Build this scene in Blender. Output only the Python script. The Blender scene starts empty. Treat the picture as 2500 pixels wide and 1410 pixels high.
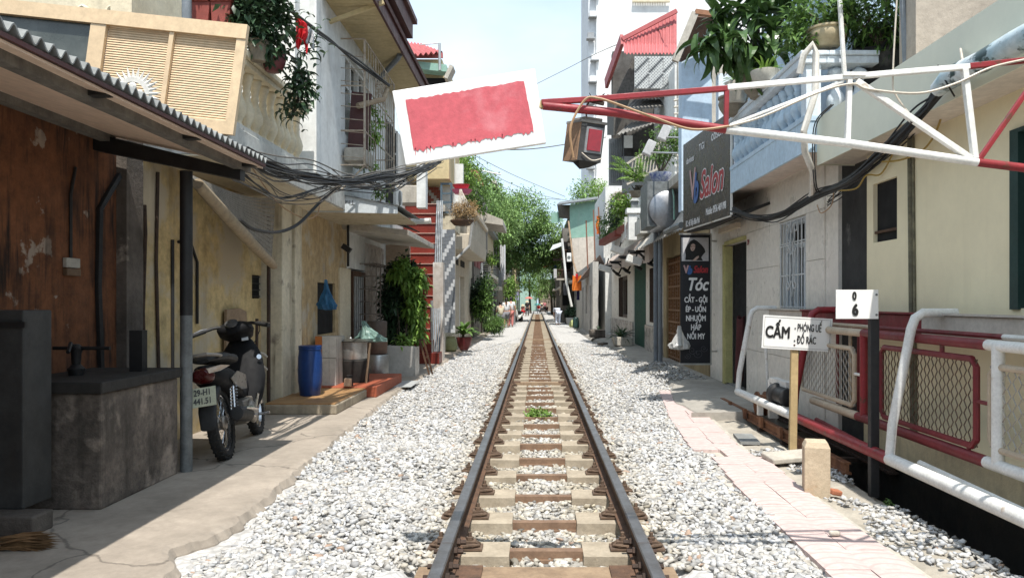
import bpy, bmesh, math, random
import numpy as np
from mathutils import Vector, Matrix, Euler
random.seed(7); RNG = np.random.default_rng(11)
scene = bpy.context.scene
COL = scene.collection
R = math.radians

# ------------------------------------------------------------------ camera, sky, sun, exposure
CX, CZ, FPX, VX, VY = -0.045, 1.46, 1850.0, 1311.0, 737.0
cam = bpy.data.cameras.new('camera')
cam.sensor_width = 36.0; cam.lens = FPX / 2500 * 36
cam.shift_x = -(VX - 1250) / 2500; cam.shift_y = (VY - 705) / 2500
cam.clip_start = 0.05; cam.clip_end = 3000
camo = bpy.data.objects.new('camera', cam); COL.objects.link(camo)
camo.location = (CX, 0, CZ); camo.rotation_euler = (R(90), 0, 0)
scene.camera = camo

SUN = Vector((-0.07, 0.483, -1.0)).normalized()          # the way the light travels
sun = bpy.data.lights.new('sun', 'SUN'); sun.energy = 3.75; sun.angle = R(0.53); sun.color = (1.0, 0.955, 0.885)
suno = bpy.data.objects.new('sun', sun); COL.objects.link(suno); suno.location = (0, -20, 40)
suno.rotation_euler = SUN.to_track_quat('-Z', 'Y').to_euler()
world = bpy.data.worlds.new('World'); scene.world = world; world.use_nodes = True
nt = world.node_tree; nt.nodes.clear()
sky = nt.nodes.new('ShaderNodeTexSky'); sky.sky_type = 'NISHITA'; sky.sun_disc = False
toS = -SUN
sky.sun_elevation = math.asin(toS.z); sky.sun_rotation = math.atan2(toS.x, toS.y)
sky.air_density = 1.0; sky.dust_density = 1.5; sky.ozone_density = 1.0
tc = nt.nodes.new('ShaderNodeTexCoord'); mp = nt.nodes.new('ShaderNodeMapping'); mp.inputs['Scale'].default_value = (1, 1, 2.2)
nz = nt.nodes.new('ShaderNodeTexNoise'); nz.inputs['Scale'].default_value = 2.1; nz.inputs['Detail'].default_value = 6
cr = nt.nodes.new('ShaderNodeValToRGB'); cr.color_ramp.elements[0].position = .42; cr.color_ramp.elements[1].position = .72
cr.color_ramp.elements[1].color = (.62, .62, .62, 1)
mx = nt.nodes.new('ShaderNodeMixRGB'); mx.inputs[2].default_value = (7.4, 7.9, 8.4, 1)
veil = nt.nodes.new('ShaderNodeMixRGB'); veil.inputs[0].default_value = .62; veil.inputs[2].default_value = (5.4, 6.9, 8.2, 1)
bg = nt.nodes.new('ShaderNodeBackground'); bg.inputs['Strength'].default_value = .107
wo = nt.nodes.new('ShaderNodeOutputWorld')
L = nt.links.new
L(tc.outputs['Generated'], mp.inputs[0]); L(mp.outputs[0], nz.inputs['Vector']); L(nz.outputs[0], cr.inputs[0])
L(sky.outputs[0], veil.inputs[1]); L(veil.outputs[0], mx.inputs[1]); L(cr.outputs[0], mx.inputs[0]); L(mx.outputs[0], bg.inputs[0]); L(bg.outputs[0], wo.inputs[0])
vs = scene.view_settings
vs.view_transform = 'Standard'; vs.look = 'None'; vs.exposure = 0.74; vs.gamma = 1.0; vs.use_curve_mapping = False
scene.cycles.max_bounces = 9; scene.cycles.diffuse_bounces = 7; scene.cycles.glossy_bounces = 3
scene.cycles.transparent_max_bounces = 6; scene.cycles.use_denoising = True

# ------------------------------------------------------------------ placing: photograph measurements turned into metres
def PX(px, y): return CX + (px - VX) * y / FPX
def PZ(py, y): return CZ - (py - VY) * y / FPX
def YX(px, x): return (x - CX) * FPX / (px - VX)
def YZ(py, z): return (CZ - z) * FPX / (py - VY)
def P(px, py, y): return Vector((PX(px, y), y, PZ(py, y)))

# ------------------------------------------------------------------ materials
MATS = {}
def mat(name, col, col2=None, scale=3.0, rough=.8, bump=.15, bscale=45, streak=0, scol=(.03, .025, .02), sscale=7, slo=.52, shi=.72,
        patch=None, pscale=2.2, plo=.56, phi=.6, metal=0, spec=.4, trans=0, vcol=False, vary=0, patchz=1.0, bdist=.01, crack=0, cscale=.9, grit=.2):
    if name in MATS: return MATS[name]
    m = bpy.data.materials.new(name); m.use_nodes = True; t = m.node_tree; N = t.nodes; N.clear(); K = t.links.new
    out = N.new('ShaderNodeOutputMaterial'); b = N.new('ShaderNodeBsdfPrincipled'); K(b.outputs[0], out.inputs[0])
    g = N.new('ShaderNodeNewGeometry')
    def noise(sc, det=5, vec=None, rg=.6):
        n = N.new('ShaderNodeTexNoise'); n.inputs['Scale'].default_value = sc; n.inputs['Detail'].default_value = det; n.inputs['Roughness'].default_value = rg
        K(vec or g.outputs['Position'], n.inputs['Vector']); return n.outputs[0]
    def ramp(src, lo, hi, a=0., z=1.):
        r = N.new('ShaderNodeMapRange'); r.inputs[1].default_value = lo; r.inputs[2].default_value = hi; r.inputs[3].default_value = a; r.inputs[4].default_value = z
        K(src, r.inputs[0]); return r.outputs[0]
    def mix(f, a, c, mode='MIX'):
        x = N.new('ShaderNodeMixRGB'); x.blend_type = mode
        if isinstance(f, (int, float)): x.inputs[0].default_value = f
        else: K(f, x.inputs[0])
        for i, s in ((1, a), (2, c)):
            if isinstance(s, tuple): x.inputs[i].default_value = (*s[:3], 1)
            else: K(s, x.inputs[i])
        return x.outputs[0]
    col2 = col2 or tuple(c * .78 for c in col)
    c = mix(ramp(noise(scale), .33, .67), tuple(col), tuple(col2))
    if grit:
        gt = N.new('ShaderNodeCombineColor'); gv = ramp(noise(scale * 6.5, 9, rg=.72), .32, .68, 1 - grit, 1 + grit * .35)
        for q_ in range(3): K(gv, gt.inputs[q_])
        c = mix(1.0, c, gt.outputs[0], 'MULTIPLY')
    if vcol:
        a = N.new('ShaderNodeVertexColor'); a.layer_name = 'col'; c = mix(1.0, c, a.outputs[0], 'MULTIPLY')
    if vary:
        c = mix(ramp(g.outputs['Random Per Island'], 0, 1), mix(vary, c, (.9, .9, .55), 'SCREEN' if vary < 0 else 'MULTIPLY'), c)
        hv = N.new('ShaderNodeHueSaturation'); K(c, hv.inputs['Color']); K(ramp(g.outputs['Random Per Island'], 0, 1, 1 - vary, 1 + vary), hv.inputs['Value']); c = hv.outputs[0]
    if patch:
        q = N.new('ShaderNodeMapping'); q.inputs['Scale'].default_value = (1, 1, patchz); K(g.outputs['Position'], q.inputs[0])
        c = mix(ramp(noise(pscale, 8, q.outputs[0]), plo, phi), c, tuple(patch))
    if streak:
        q = N.new('ShaderNodeMapping'); q.inputs['Scale'].default_value = (1, 1, .09); K(g.outputs['Position'], q.inputs[0])
        s = ramp(noise(sscale, 4, q.outputs[0]), slo, shi, 0, streak)
        w = N.new('ShaderNodeMath'); w.operation = 'MULTIPLY'; K(s, w.inputs[0]); K(ramp(noise(1.7), .35, .6), w.inputs[1])
        c = mix(w.outputs[0], c, tuple(scol))
    if crack:
        wv = N.new('ShaderNodeVectorMath'); wv.operation = 'ADD'; n3 = N.new('ShaderNodeTexNoise'); n3.inputs['Scale'].default_value = 2.4; n3.inputs['Detail'].default_value = 6; K(g.outputs['Position'], n3.inputs['Vector'])
        sc3 = N.new('ShaderNodeVectorMath'); sc3.operation = 'SCALE'; sc3.inputs['Scale'].default_value = .5; K(n3.outputs['Color'], sc3.inputs[0]); K(g.outputs['Position'], wv.inputs[0]); K(sc3.outputs[0], wv.inputs[1])
        vo = N.new('ShaderNodeTexVoronoi'); vo.feature = 'DISTANCE_TO_EDGE'; vo.inputs['Scale'].default_value = cscale; K(wv.outputs[0], vo.inputs['Vector'])
        c = mix(ramp(vo.outputs['Distance'], .002, .010, crack, 0), c, (.05, .042, .035))
    K(c, b.inputs['Base Color'])
    K(ramp(noise(scale * 2.3), .3, .7, max(.03, rough - .1), min(1, rough + .08)), b.inputs['Roughness'])
    b.inputs['Metallic'].default_value = metal; b.inputs['Specular IOR Level'].default_value = spec
    if bump:
        bp = N.new('ShaderNodeBump'); bp.inputs['Strength'].default_value = bump; bp.inputs['Distance'].default_value = bdist
        K(noise(bscale, 6, rg=.7), bp.inputs['Height']); K(bp.outputs[0], b.inputs['Normal'])
    if trans:
        tr = N.new('ShaderNodeBsdfTranslucent'); K(c, tr.inputs[0]); ms = N.new('ShaderNodeMixShader'); ms.inputs[0].default_value = trans
        K(b.outputs[0], ms.inputs[1]); K(tr.outputs[0], ms.inputs[2]); K(ms.outputs[0], out.inputs[0])
    MATS[name] = m; return m
def glass(name, col=(.02, .025, .025), rough=.08):
    m = mat(name, col, rough=rough, bump=0, spec=.6); return m

# ------------------------------------------------------------------ mesh building
def frame(d):
    d = d.normalized(); u = d.cross(Vector((0, 0, 1)) if abs(d.z) < .92 else Vector((1, 0, 0))).normalized(); return u, u.cross(d).normalized()
class MB:
    def __init__(s): s.v = []; s.f = []; s.m = []
    def add(s, vs, fs, m=0):
        b = len(s.v); s.v.extend(tuple(x) for x in vs); s.f.extend(tuple(i + b for i in f) for f in fs); s.m.extend([m] * len(fs)); return s
    def box(s, x0, y0, z0, x1, y1, z1, m=0):
        if x0 > x1: x0, x1 = x1, x0
        if y0 > y1: y0, y1 = y1, y0
        if z0 > z1: z0, z1 = z1, z0
        return s.add([(x0, y0, z0), (x1, y0, z0), (x1, y1, z0), (x0, y1, z0), (x0, y0, z1), (x1, y0, z1), (x1, y1, z1), (x0, y1, z1)],
                     [(0, 3, 2, 1), (4, 5, 6, 7), (0, 1, 5, 4), (1, 2, 6, 5), (2, 3, 7, 6), (3, 0, 4, 7)], m)
    def obox(s, c, size, rot=(0, 0, 0), m=0):
        q = Euler(rot).to_matrix() if not isinstance(rot, Matrix) else rot; a, b, e = (x / 2 for x in size); c = Vector(c)
        vs = [c + q @ Vector(p) for p in ((-a, -b, -e), (a, -b, -e), (a, b, -e), (-a, b, -e), (-a, -b, e), (a, -b, e), (a, b, e), (-a, b, e))]
        return s.add(vs, [(0, 3, 2, 1), (4, 5, 6, 7), (0, 1, 5, 4), (1, 2, 6, 5), (2, 3, 7, 6), (3, 0, 4, 7)], m)
    def bar(s, a, b, w, h, m=0, up=None):                       # square bar from a to b
        a, b = Vector(a), Vector(b); d = (b - a).normalized(); u, v = frame(d)
        vs = [p + u * i * w / 2 + v * j * h / 2 for p in (a, b) for i, j in ((-1, -1), (1, -1), (1, 1), (-1, 1))]
        return s.add(vs, [(3, 2, 1, 0), (4, 5, 6, 7), (0, 1, 5, 4), (1, 2, 6, 5), (2, 3, 7, 6), (3, 0, 4, 7)], m)
    def tube(s, pts, r, n=8, m=0, cap=True):
        pts = [Vector(p) for p in pts]; k = len(pts); rs = r if isinstance(r, (list, tuple)) else [r] * k; vs = []; u = None
        for i, p in enumerate(pts):
            d = (pts[min(i + 1, k - 1)] - pts[max(i - 1, 0)]).normalized()
            if u is None: u, w = frame(d)
            else:
                u = (u - d * u.dot(d)); u = u.normalized() if u.length > 1e-5 else frame(d)[0]; w = u.cross(d)
            vs += [p + (u * math.cos(2 * math.pi * j / n) + w * math.sin(2 * math.pi * j / n)) * rs[i] for j in range(n)]
        fs = [(i * n + j, i * n + (j + 1) % n, (i + 1) * n + (j + 1) % n, (i + 1) * n + j) for i in range(k - 1) for j in range(n)]
        if cap: fs += [tuple(range(n - 1, -1, -1)), tuple(range((k - 1) * n, k * n))]
        return s.add(vs, fs, m)
    def lathe(s, c, prof, n=20, m=0, axis=None, cap=True):
        c = Vector(c); vs = []; k = len(prof); q = Matrix.Identity(3) if axis is None else Vector(axis).to_track_quat('Z', 'Y').to_matrix()
        for r, z in prof: vs += [c + q @ Vector((r * math.cos(2 * math.pi * j / n), r * math.sin(2 * math.pi * j / n), z)) for j in range(n)]
        fs = [(i * n + j, i * n + (j + 1) % n, (i + 1) * n + (j + 1) % n, (i + 1) * n + j) for i in range(k - 1) for j in range(n)]
        if cap: fs += [tuple(range(n - 1, -1, -1)), tuple(range((k - 1) * n, k * n))]
        return s.add(vs, fs, m)
    def prism(s, poly, axis, a, b, m=0):                        # poly in the other two axes, in x,y,z order
        def p3(p, t): return (t, p[0], p[1]) if axis == 'x' else (p[0], t, p[1]) if axis == 'y' else (p[0], p[1], t)
        n = len(poly); vs = [p3(p, a) for p in poly] + [p3(p, b) for p in poly]
        return s.add(vs, [tuple(range(n)), tuple(range(2 * n - 1, n - 1, -1))] + [(i, i + n, (i + 1) % n + n, (i + 1) % n) for i in range(n)], m)
    def grid(s, fn, nu, nv, m=0):
        vs = [fn(i / nu, j / nv) for j in range(nv + 1) for i in range(nu + 1)]
        return s.add(vs, [(j * (nu + 1) + i, j * (nu + 1) + i + 1, (j + 1) * (nu + 1) + i + 1, (j + 1) * (nu + 1) + i) for j in range(nv) for i in range(nu)], m)
    def sph(s, c, r, n=10, k=7, m=0):
        rx, ry, rz = r if isinstance(r, (tuple, list)) else (r, r, r); c = Vector(c)
        return s.grid(lambda u, v: c + Vector((rx * math.cos(2 * math.pi * u) * math.sin(math.pi * (v * .998 + .001)), ry * math.sin(2 * math.pi * u) * math.sin(math.pi * (v * .998 + .001)), -rz * math.cos(math.pi * v))), n, k, m)
    def quad(s, *p, m=0): return s.add(p, [tuple(range(len(p)))], m)
    def mesh(s, name, mats):
        me = bpy.data.meshes.new(name); me.from_pydata(s.v, [], s.f)
        for x in (mats if isinstance(mats, (list, tuple)) else [mats]): me.materials.append(x)
        if any(s.m): me.polygons.foreach_set('material_index', s.m)
        bm = bmesh.new(); bm.from_mesh(me); bmesh.ops.recalc_face_normals(bm, faces=bm.faces); bm.to_mesh(me); bm.free()
        return me
INV = {}
def link(name, data, parent=None):
    o = bpy.data.objects.new(name, data); COL.objects.link(o)
    if parent is not None:
        o.parent = parent
        if parent.name in INV: o.matrix_parent_inverse = INV[parent.name]
    return o
def tag(o, label=None, cat=None, group=None, kind=None):
    for k, v in (('label', label), ('category', cat), ('group', group), ('kind', kind)):
        if v: o[k] = v
    return o
def build(name, mb, mats, parent=None, smooth=False, bevel=0, label=None, cat=None, group=None, kind=None, solid=0):
    me = mb if isinstance(mb, bpy.types.Mesh) else mb.mesh(name, mats)
    if smooth:
        me.polygons.foreach_set('use_smooth', [True] * len(me.polygons))
        if smooth != 'all': me.set_sharp_from_angle(angle=R(38))
    o = link(name, me, parent)
    if solid: x = o.modifiers.new('solid', 'SOLIDIFY'); x.thickness = solid; x.offset = 0
    if bevel:
        x = o.modifiers.new('bevel', 'BEVEL'); x.width = bevel; x.segments = 2; x.limit_method = 'ANGLE'; x.angle_limit = R(40)
    return tag(o, label, cat, group, kind)
def thing(name, label, cat, loc=(0, 0, 0), group=None, rot=(0, 0, 0), local=False, kind=None):
    o = bpy.data.objects.new(name, None); COL.objects.link(o); o.location = loc; o.rotation_euler = rot; o.empty_display_size = .1
    if not local: INV[o.name] = Matrix.Translation(-Vector(loc))
    return tag(o, label, cat, group, kind)
def inst(name, me, parent, loc, rot=(0, 0, 0), scale=(1, 1, 1)):
    o = link(name, me, parent); o.location = loc; o.rotation_euler = rot; o.scale = scale; return o
def copy_tree(o, parent=None):
    c = o.copy(); COL.objects.link(c)
    if parent is not None: c.parent = parent
    for ch in [x for x in COL.objects if x.parent == o]: copy_tree(ch, c)
    return c
def text(name, body, size, m, parent, org, right, up, xs=1.0, off=0.0, shear=0.0, align='CENTER', lift=.003, label=None):
    cu = bpy.data.curves.new('tmp', 'FONT'); cu.body = body; cu.size = size; cu.shear = shear; cu.align_x = align; cu.align_y = 'CENTER'; cu.resolution_u = 4
    o = bpy.data.objects.new('tmp', cu); COL.objects.link(o)
    me = bpy.data.meshes.new_from_object(o.evaluated_get(bpy.context.evaluated_depsgraph_get()))
    bpy.data.objects.remove(o); right = Vector(right).normalized(); up = Vector(up).normalized(); n = right.cross(up)
    org = Vector(org)
    co = np.zeros(len(me.vertices) * 3); me.vertices.foreach_get('co', co); co = co.reshape(-1, 3); fs = [tuple(q.vertices) for q in me.polygons]; V = []; F = []
    sh = [(0, 0)] if off <= 0 else [(a * off, b * off) for a, b in ((0, 0), (-1, 0), (1, 0), (0, 1), (0, -1), (.7, .7), (-.7, .7), (.7, -.7), (-.7, -.7))]
    for k, (a, b) in enumerate(sh):
        F += [tuple(i + len(V) for i in f) for f in fs]
        V += [org + right * (c[0] * xs + a) + up * (c[1] + b) + n * (lift + k * .0004) for c in co]
    me = bpy.data.meshes.new(name); me.from_pydata(V, [], F)
    me.name = name; me.materials.clear(); me.materials.append(m)
    return tag(link(name, me, parent), label)

# ------------------------------------------------------------------ leaves
def npmesh(name, V, F, m, cols=None):
    me = bpy.data.meshes.new(name); nv, nf = len(V), len(F); k = F.shape[1]
    me.vertices.add(nv); me.vertices.foreach_set('co', V.astype(np.float32).ravel())
    me.loops.add(nf * k); me.loops.foreach_set('vertex_index', F.astype(np.int32).ravel())
    me.polygons.add(nf); me.polygons.foreach_set('loop_start', np.arange(0, nf * k, k, dtype=np.int32)); me.polygons.foreach_set('loop_total', np.full(nf, k, dtype=np.int32))
    if cols is not None:
        a = me.color_attributes.new('col', 'FLOAT_COLOR', 'POINT'); a.data.foreach_set('color', cols.astype(np.float32).ravel())
    me.update(calc_edges=True); me.validate(); me.materials.append(m); return me
def unit(a): return a / np.maximum(np.linalg.norm(a, axis=1, keepdims=True), 1e-6)
def leaf_arrays(p, d, ln, w, droop=.3):
    n = len(p); d = unit(d); s = unit(np.cross(d, np.array([0, 0, 1.0]) + RNG.normal(0, .25, (n, 3)))); up = np.cross(s, d)
    ln = ln.reshape(-1, 1); mid = p + d * ln * .45 + up * ln * .06
    tip = p + d * ln * .95 - np.array([0, 0, 1.0]) * ln * droop
    V = np.stack([p, mid + s * ln * w / 2 - up * ln * .05, tip, mid - s * ln * w / 2 - up * ln * .05, mid], 1).reshape(-1, 3)
    b = (np.arange(n) * 5)[:, None]
    F = np.concatenate([b + np.array([0, 1, 4]), b + np.array([1, 2, 4]), b + np.array([2, 3, 4]), b + np.array([3, 0, 4])])
    return V, F
def clumps(center, rad, n, per, spread, ln, w=.4, droop=.3, fill=.35, outward=.6, low=-1):
    c = np.array(center, float); rad = np.array(rad, float)
    q = unit(RNG.normal(0, 1, (n, 3))); q = q[q[:, 2] > low]; n = len(q)
    rr = RNG.uniform(fill, 1, (n, 1)) ** .5
    cc = c + q * rad * rr * RNG.uniform(.82, 1.1, (n, 1))
    p = np.repeat(cc, per, 0) + RNG.normal(0, 1, (n * per, 3)) * np.array(spread)
    d = np.repeat(q, per, 0) * outward + RNG.normal(0, .7, (n * per, 3)); d[:, 2] += .1
    return leaf_arrays(p, d, ln * RNG.uniform(.6, 1.25, n * per), w, droop)
def leafmesh(name, arrs, m):
    V = []; F = []; b = 0
    for v, f in arrs: V.append(v); F.append(f + b); b += len(v)
    return npmesh(name, np.concatenate(V), np.concatenate(F), m)
def strap(ln, w, arch, seg=6, fold=.25, tw=0):                       # a long strap leaf growing from the origin along +x, arching over
    mb = MB(); vs = []
    for i in range(seg + 1):
        t = i / seg; a = arch * t; x = ln * (math.sin(a) / a if a > .01 else 1) * t; z = -ln * t * t * math.sin(arch) * .55
        x = ln * t * (1 - .35 * t * t * abs(math.sin(arch))); ww = w * (math.sin(math.pi * min(1, .18 + .82 * t)) ** .7 if t < .98 else .02)
        vs += [(x, -ww / 2, z + ww * fold), (x, 0, z), (x, ww / 2, z + ww * fold)]
    fs = []
    for i in range(seg): a = 3 * i; fs += [(a, a + 1, a + 4, a + 3), (a + 1, a + 2, a + 5, a + 4)]
    mb.add(vs, fs); return mb
def strap_plant(parent, base, n, ln, w, m, elev=(10, 70), az=(0, 360), name='leaf', arch=(.5, 1.2), variants=4):
    mes = [strap(1.0, w / ln, random.uniform(*arch)).mesh('leaf', m) for _ in range(variants)]
    for k in range(n):
        e = R(random.uniform(*elev)); a = R(random.uniform(*az)); s = ln * random.uniform(.65, 1.15)
        inst(name, mes[k % variants], parent, Vector(base) + Vector((random.gauss(0, .012), random.gauss(0, .012), 0)), (random.uniform(-.3, .3), -e, a), (s, s, s))
# ------------------------------------------------------------------ palette
concrete = mat('concrete', (.39, .335, .275), (.285, .245, .20), 1.6, .9, .35, 60, patch=(.27, .23, .19), pscale=1.1, plo=.55, phi=.75, crack=.55, cscale=.55)
counter_m = mat('counter_render', (.21, .17, .14), (.09, .075, .062), 2.6, .92, .7, 26, streak=.9, patch=(.33, .27, .22), pscale=2.4, plo=.52, phi=.62, bdist=.02, grit=.5)
concrete_old = mat('concrete_old', (.16, .135, .115), (.07, .06, .05), 2.2, .92, .7, 26, streak=.75, patch=(.36, .31, .26), pscale=3.5, plo=.6, phi=.7, bdist=.02)
conc_pale = mat('concrete_pale', (.52, .48, .41), (.40, .37, .32), 4, .9, .3, 60, streak=.4)
stone_m = mat('ballast_stone', (.92, .92, .92), (.78, .78, .77), 30, .85, .3, 90, vcol=True)
steel_rail = mat('rail_steel', (.30, .30, .31), (.20, .19, .185), 6, .38, .05, 80, metal=.8)
rust = mat('rust', (.155, .085, .05), (.075, .045, .03), 14, .85, .5, 70)
rust_dk = mat('rust_dark', (.075, .045, .032), (.035, .024, .018), 14, .8, .5, 70)
rust_br = mat('rust_bright', (.30, .14, .07), (.16, .07, .04), 9, .85, .4, 60)
tie_rust = mat('tie_bar_rust', (.26, .165, .105), (.17, .105, .068), 9, .8, .3, 50)
block_c = mat('sleeper_concrete', (.43, .365, .275), (.30, .25, .185), 5, .92, .5, 45)
wood = mat('weathered_wood', (.33, .235, .15), (.22, .15, .095), 6, .85, .4, 40, streak=.3)
wood_dk = mat('dark_wood', (.11, .055, .028), (.06, .032, .018), 5, .6, .3, 40)
wood_br = mat('brown_wood', (.27, .125, .045), (.17, .078, .03), 5, .5, .25, 40, streak=.3)
galv = mat('galvanised', (.22, .235, .235), (.13, .14, .14), 9, .55, .12, 40, metal=.3, streak=.5)
black_m = mat('black_paint', (.02, .02, .021), (.012, .012, .012), 8, .55, .1, 40)
white_p = mat('white_paint', (.80, .80, .77), (.70, .69, .65), 8, .5, .12, 40, patch=(.40, .30, .20), pscale=5, plo=.64, phi=.70)
red_p = mat('red_paint', (.30, .028, .035), (.22, .024, .03), 8, .5, .15, 40, patch=(.12, .045, .03), pscale=9, plo=.60, phi=.66)
dred_p = mat('dark_red_paint', (.20, .022, .028), (.14, .018, .022), 6, .55, .15, 40, patch=(.10, .04, .03), pscale=7, plo=.62, phi=.7)
maroon = mat('maroon', (.085, .028, .026), (.06, .022, .02), 4, .6, .1)
yellow_w = mat('yellow_stucco', (.66, .51, .26), (.56, .42, .20), 1.3, .9, .35, 30, streak=.5, scol=(.10, .06, .03), sscale=4, slo=.5, shi=.7, grit=.4, patch=(.50, .43, .31), pscale=1.4, plo=.48, phi=.58)
brown_w = mat('brown_stucco', (.20, .078, .032), (.125, .048, .02), 1.8, .9, .4, 30, streak=1.0, scol=(.018, .010, .007), sscale=16, slo=.46, shi=.60, patch=(.30, .24, .19), pscale=2.6, plo=.61, phi=.64, grit=.45)
yellow_d = mat('dirty_yellow_stucco', (.56, .43, .25), (.45, .33, .175), 1.5, .9, .4, 30, streak=.6, scol=(.08, .04, .018), sscale=5, slo=.5, shi=.7, grit=.35, patch=(.45, .40, .31), pscale=2.0, plo=.52, phi=.62)
cream_p = mat('cream_pilaster', (.66, .60, .46), (.56, .50, .37), 2, .9, .45, 30, streak=.8, scol=(.09, .065, .045), sscale=8, patch=(.22, .19, .15), pscale=5, plo=.58, phi=.72)
white_w = mat('white_stucco', (.74, .75, .73), (.66, .665, .645), .9, .9, .2, 30, streak=.35, scol=(.26, .24, .2), sscale=4)
white_st = mat('stained_white_stucco', (.62, .62, .58), (.48, .47, .43), 1.8, .9, .4, 25, streak=.8, scol=(.13, .12, .1), sscale=6, patch=(.30, .29, .27), pscale=3, plo=.62, phi=.68)
cream_b = mat('cream_plaster', (.72, .65, .49), (.62, .54, .39), 3, .85, .3, 40, streak=.22, scol=(.16, .11, .06))
yel_soff = mat('soffit_yellow', (.56, .455, .26), (.49, .395, .22), 2, .8, .1)
shut_c = mat('shutter_cream', (.70, .53, .335), (.66, .49, .31), 2, .6, .08)
dusty_glass = mat('dusty_glass', (.045, .055, .05), (.10, .11, .10), 2.5, .25, .03, 40, streak=.5, scol=(.17, .18, .175), spec=.6)
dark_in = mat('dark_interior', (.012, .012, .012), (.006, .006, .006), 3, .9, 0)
glass_dk = glass('window_glass')
yel_r = mat('pale_yellow_wall', (.84, .76, .53), (.79, .71, .49), .8, .85, .12, 30, streak=.15, scol=(.45, .38, .24), grit=.06)
fascia_r = mat('pale_green_fascia', (.74, .74, .61), (.70, .70, .575), .9, .8, .08, grit=.05)
soff_r = mat('balcony_soffit', (.72, .65, .56), (.66, .59, .50), 2, .85, .1)
blue_w = mat('blue_wall', (.54, .66, .77), (.50, .62, .73), 1.2, .85, .15, streak=.3, scol=(.17, .22, .3))
blue_l = mat('light_blue_paint', (.53, .66, .77), (.47, .60, .71), 2, .8, .15, streak=.45, scol=(.12, .16, .2))
blue_wh = mat('bluish_white_and_sunlit_blue', (.72, .79, .84), (.62, .69, .75), 3, .8, .2, streak=.15, scol=(.2, .22, .24))  # bluish white paint, also blue parts with sunlight put into the colour
marble_r = mat('beige_marble', (.82, .78, .70), (.76, .72, .645), 1.7, .35, .04, 30, patch=(.71, .66, .59), pscale=1.3, plo=.54, phi=.7)
marble_g = mat('grey_tile', (.47, .435, .40), (.39, .36, .33), 1.4, .28, .03, 30)
red_tile = mat('red_tile', (.19, .027, .017), (.14, .021, .013), 3, .45, .1)
red_step = mat('red_step', (.38, .10, .05), (.30, .075, .035), 5, .7, .2)
roof_red = mat('red_roof', (.44, .115, .115), (.36, .09, .09), 2, .6, .1)
green_c = mat('green_sheet', (.27, .45, .37), (.22, .38, .31), 3, .55, .1, streak=.35, scol=(.35, .38, .35))
green_d = mat('green_door', (.045, .125, .085), (.035, .10, .07), 3, .5, .1)
green_w = mat('dark_green_paint', (.02, .055, .05), (.014, .04, .036), 5, .5, .1)
asb = mat('fibre_cement', (.29, .30, .29), (.20, .205, .20), 4, .9, .3, 40, streak=.4)
ceil_m = mat('ceiling_board', (.78, .60, .47), (.72, .55, .42), 1.5, .8, .06)
purlin_m = mat('purlin_timber', (.19, .175, .15), (.11, .10, .088), 9, .85, .3, 40, streak=.4)
alu = mat('aluminium', (.55, .55, .53), (.40, .40, .385), 5, .42, .1, 30, metal=.75)
stainless = mat('stainless', (.30, .31, .33), (.25, .26, .28), 3, .38, .02, metal=.85)
soot = mat('soot', (.028, .024, .021), (.012, .011, .01), 8, .85, .4)
blue_pl = mat('blue_plastic', (.012, .05, .19), (.01, .04, .16), 3, .38, .05)
terra = mat('terracotta', (.27, .06, .045), (.21, .05, .038), 4, .6, .2)
maroon_gl = mat('maroon_glaze', (.22, .055, .065), (.16, .045, .05), 4, .35, .1)
clay_g = mat('grey_clay_pot', (.30, .26, .20), (.20, .17, .13), 9, .85, .4)
cable_b = mat('black_cable', (.012, .012, .013), (.02, .02, .02), 20, .55, .05)
cable_g = mat('grey_cable', (.16, .145, .125), (.09, .085, .075), 20, .7, .05)
cable_y = mat('yellow_cable', (.42, .28, .06), (.32, .21, .045), 20, .5, .05)
pvc = mat('grey_pvc', (.33, .33, .32), (.22, .22, .21), 5, .6, .12, streak=.6)
pvc_b = mat('blue_grey_pvc', (.20, .225, .25), (.15, .17, .19), 5, .5, .05)
mould = mat('mould_black', (.05, .05, .048), (.022, .022, .021), 2, .9, .5, 20, patch=(.13, .125, .115), pscale=3, plo=.6, phi=.7)
rough_gr = mat('rough_render', (.44, .385, .32), (.37, .32, .265), 2, .92, .6, 22)
pink_p = mat('pink_paver', (.60, .475, .445), (.54, .42, .395), 3, .85, .15, 50)
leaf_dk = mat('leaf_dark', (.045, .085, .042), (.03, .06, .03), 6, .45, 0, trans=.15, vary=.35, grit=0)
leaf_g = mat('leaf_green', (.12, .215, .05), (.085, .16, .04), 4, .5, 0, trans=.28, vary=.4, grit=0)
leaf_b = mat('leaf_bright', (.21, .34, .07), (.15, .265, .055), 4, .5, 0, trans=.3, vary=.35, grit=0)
leaf_t = mat('leaf_tree', (.21, .33, .11), (.15, .25, .08), .8, .55, 0, trans=.28, vary=.45, grit=0)
leaf_gl = mat('leaf_glossy', (.075, .14, .04), (.05, .10, .03), 5, .32, 0, trans=.15, grit=0)
dry_m = mat('dry_twigs', (.33, .22, .11), (.24, .155, .075), 9, .9, 0, vary=.4, grit=0)
bark = mat('bark', (.12, .095, .07), (.07, .055, .042), 8, .95, .6, 25)
skin_m = mat('skin', (.50, .30, .21), (.46, .27, .19), 9, .55, .05)
hair_m = mat('hair', (.012, .010, .009), (.02, .016, .014), 30, .5, .2)
orange_c = mat('orange_cloth', (.75, .21, .03), (.68, .18, .03), 9, .8, .1)
red_cloth = mat('red_cloth', (.62, .012, .02), (.52, .01, .018), 9, .8, .1)
white_cl = mat('white_cloth', (.72, .72, .72), (.6, .6, .62), 9, .85, .1)
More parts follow.
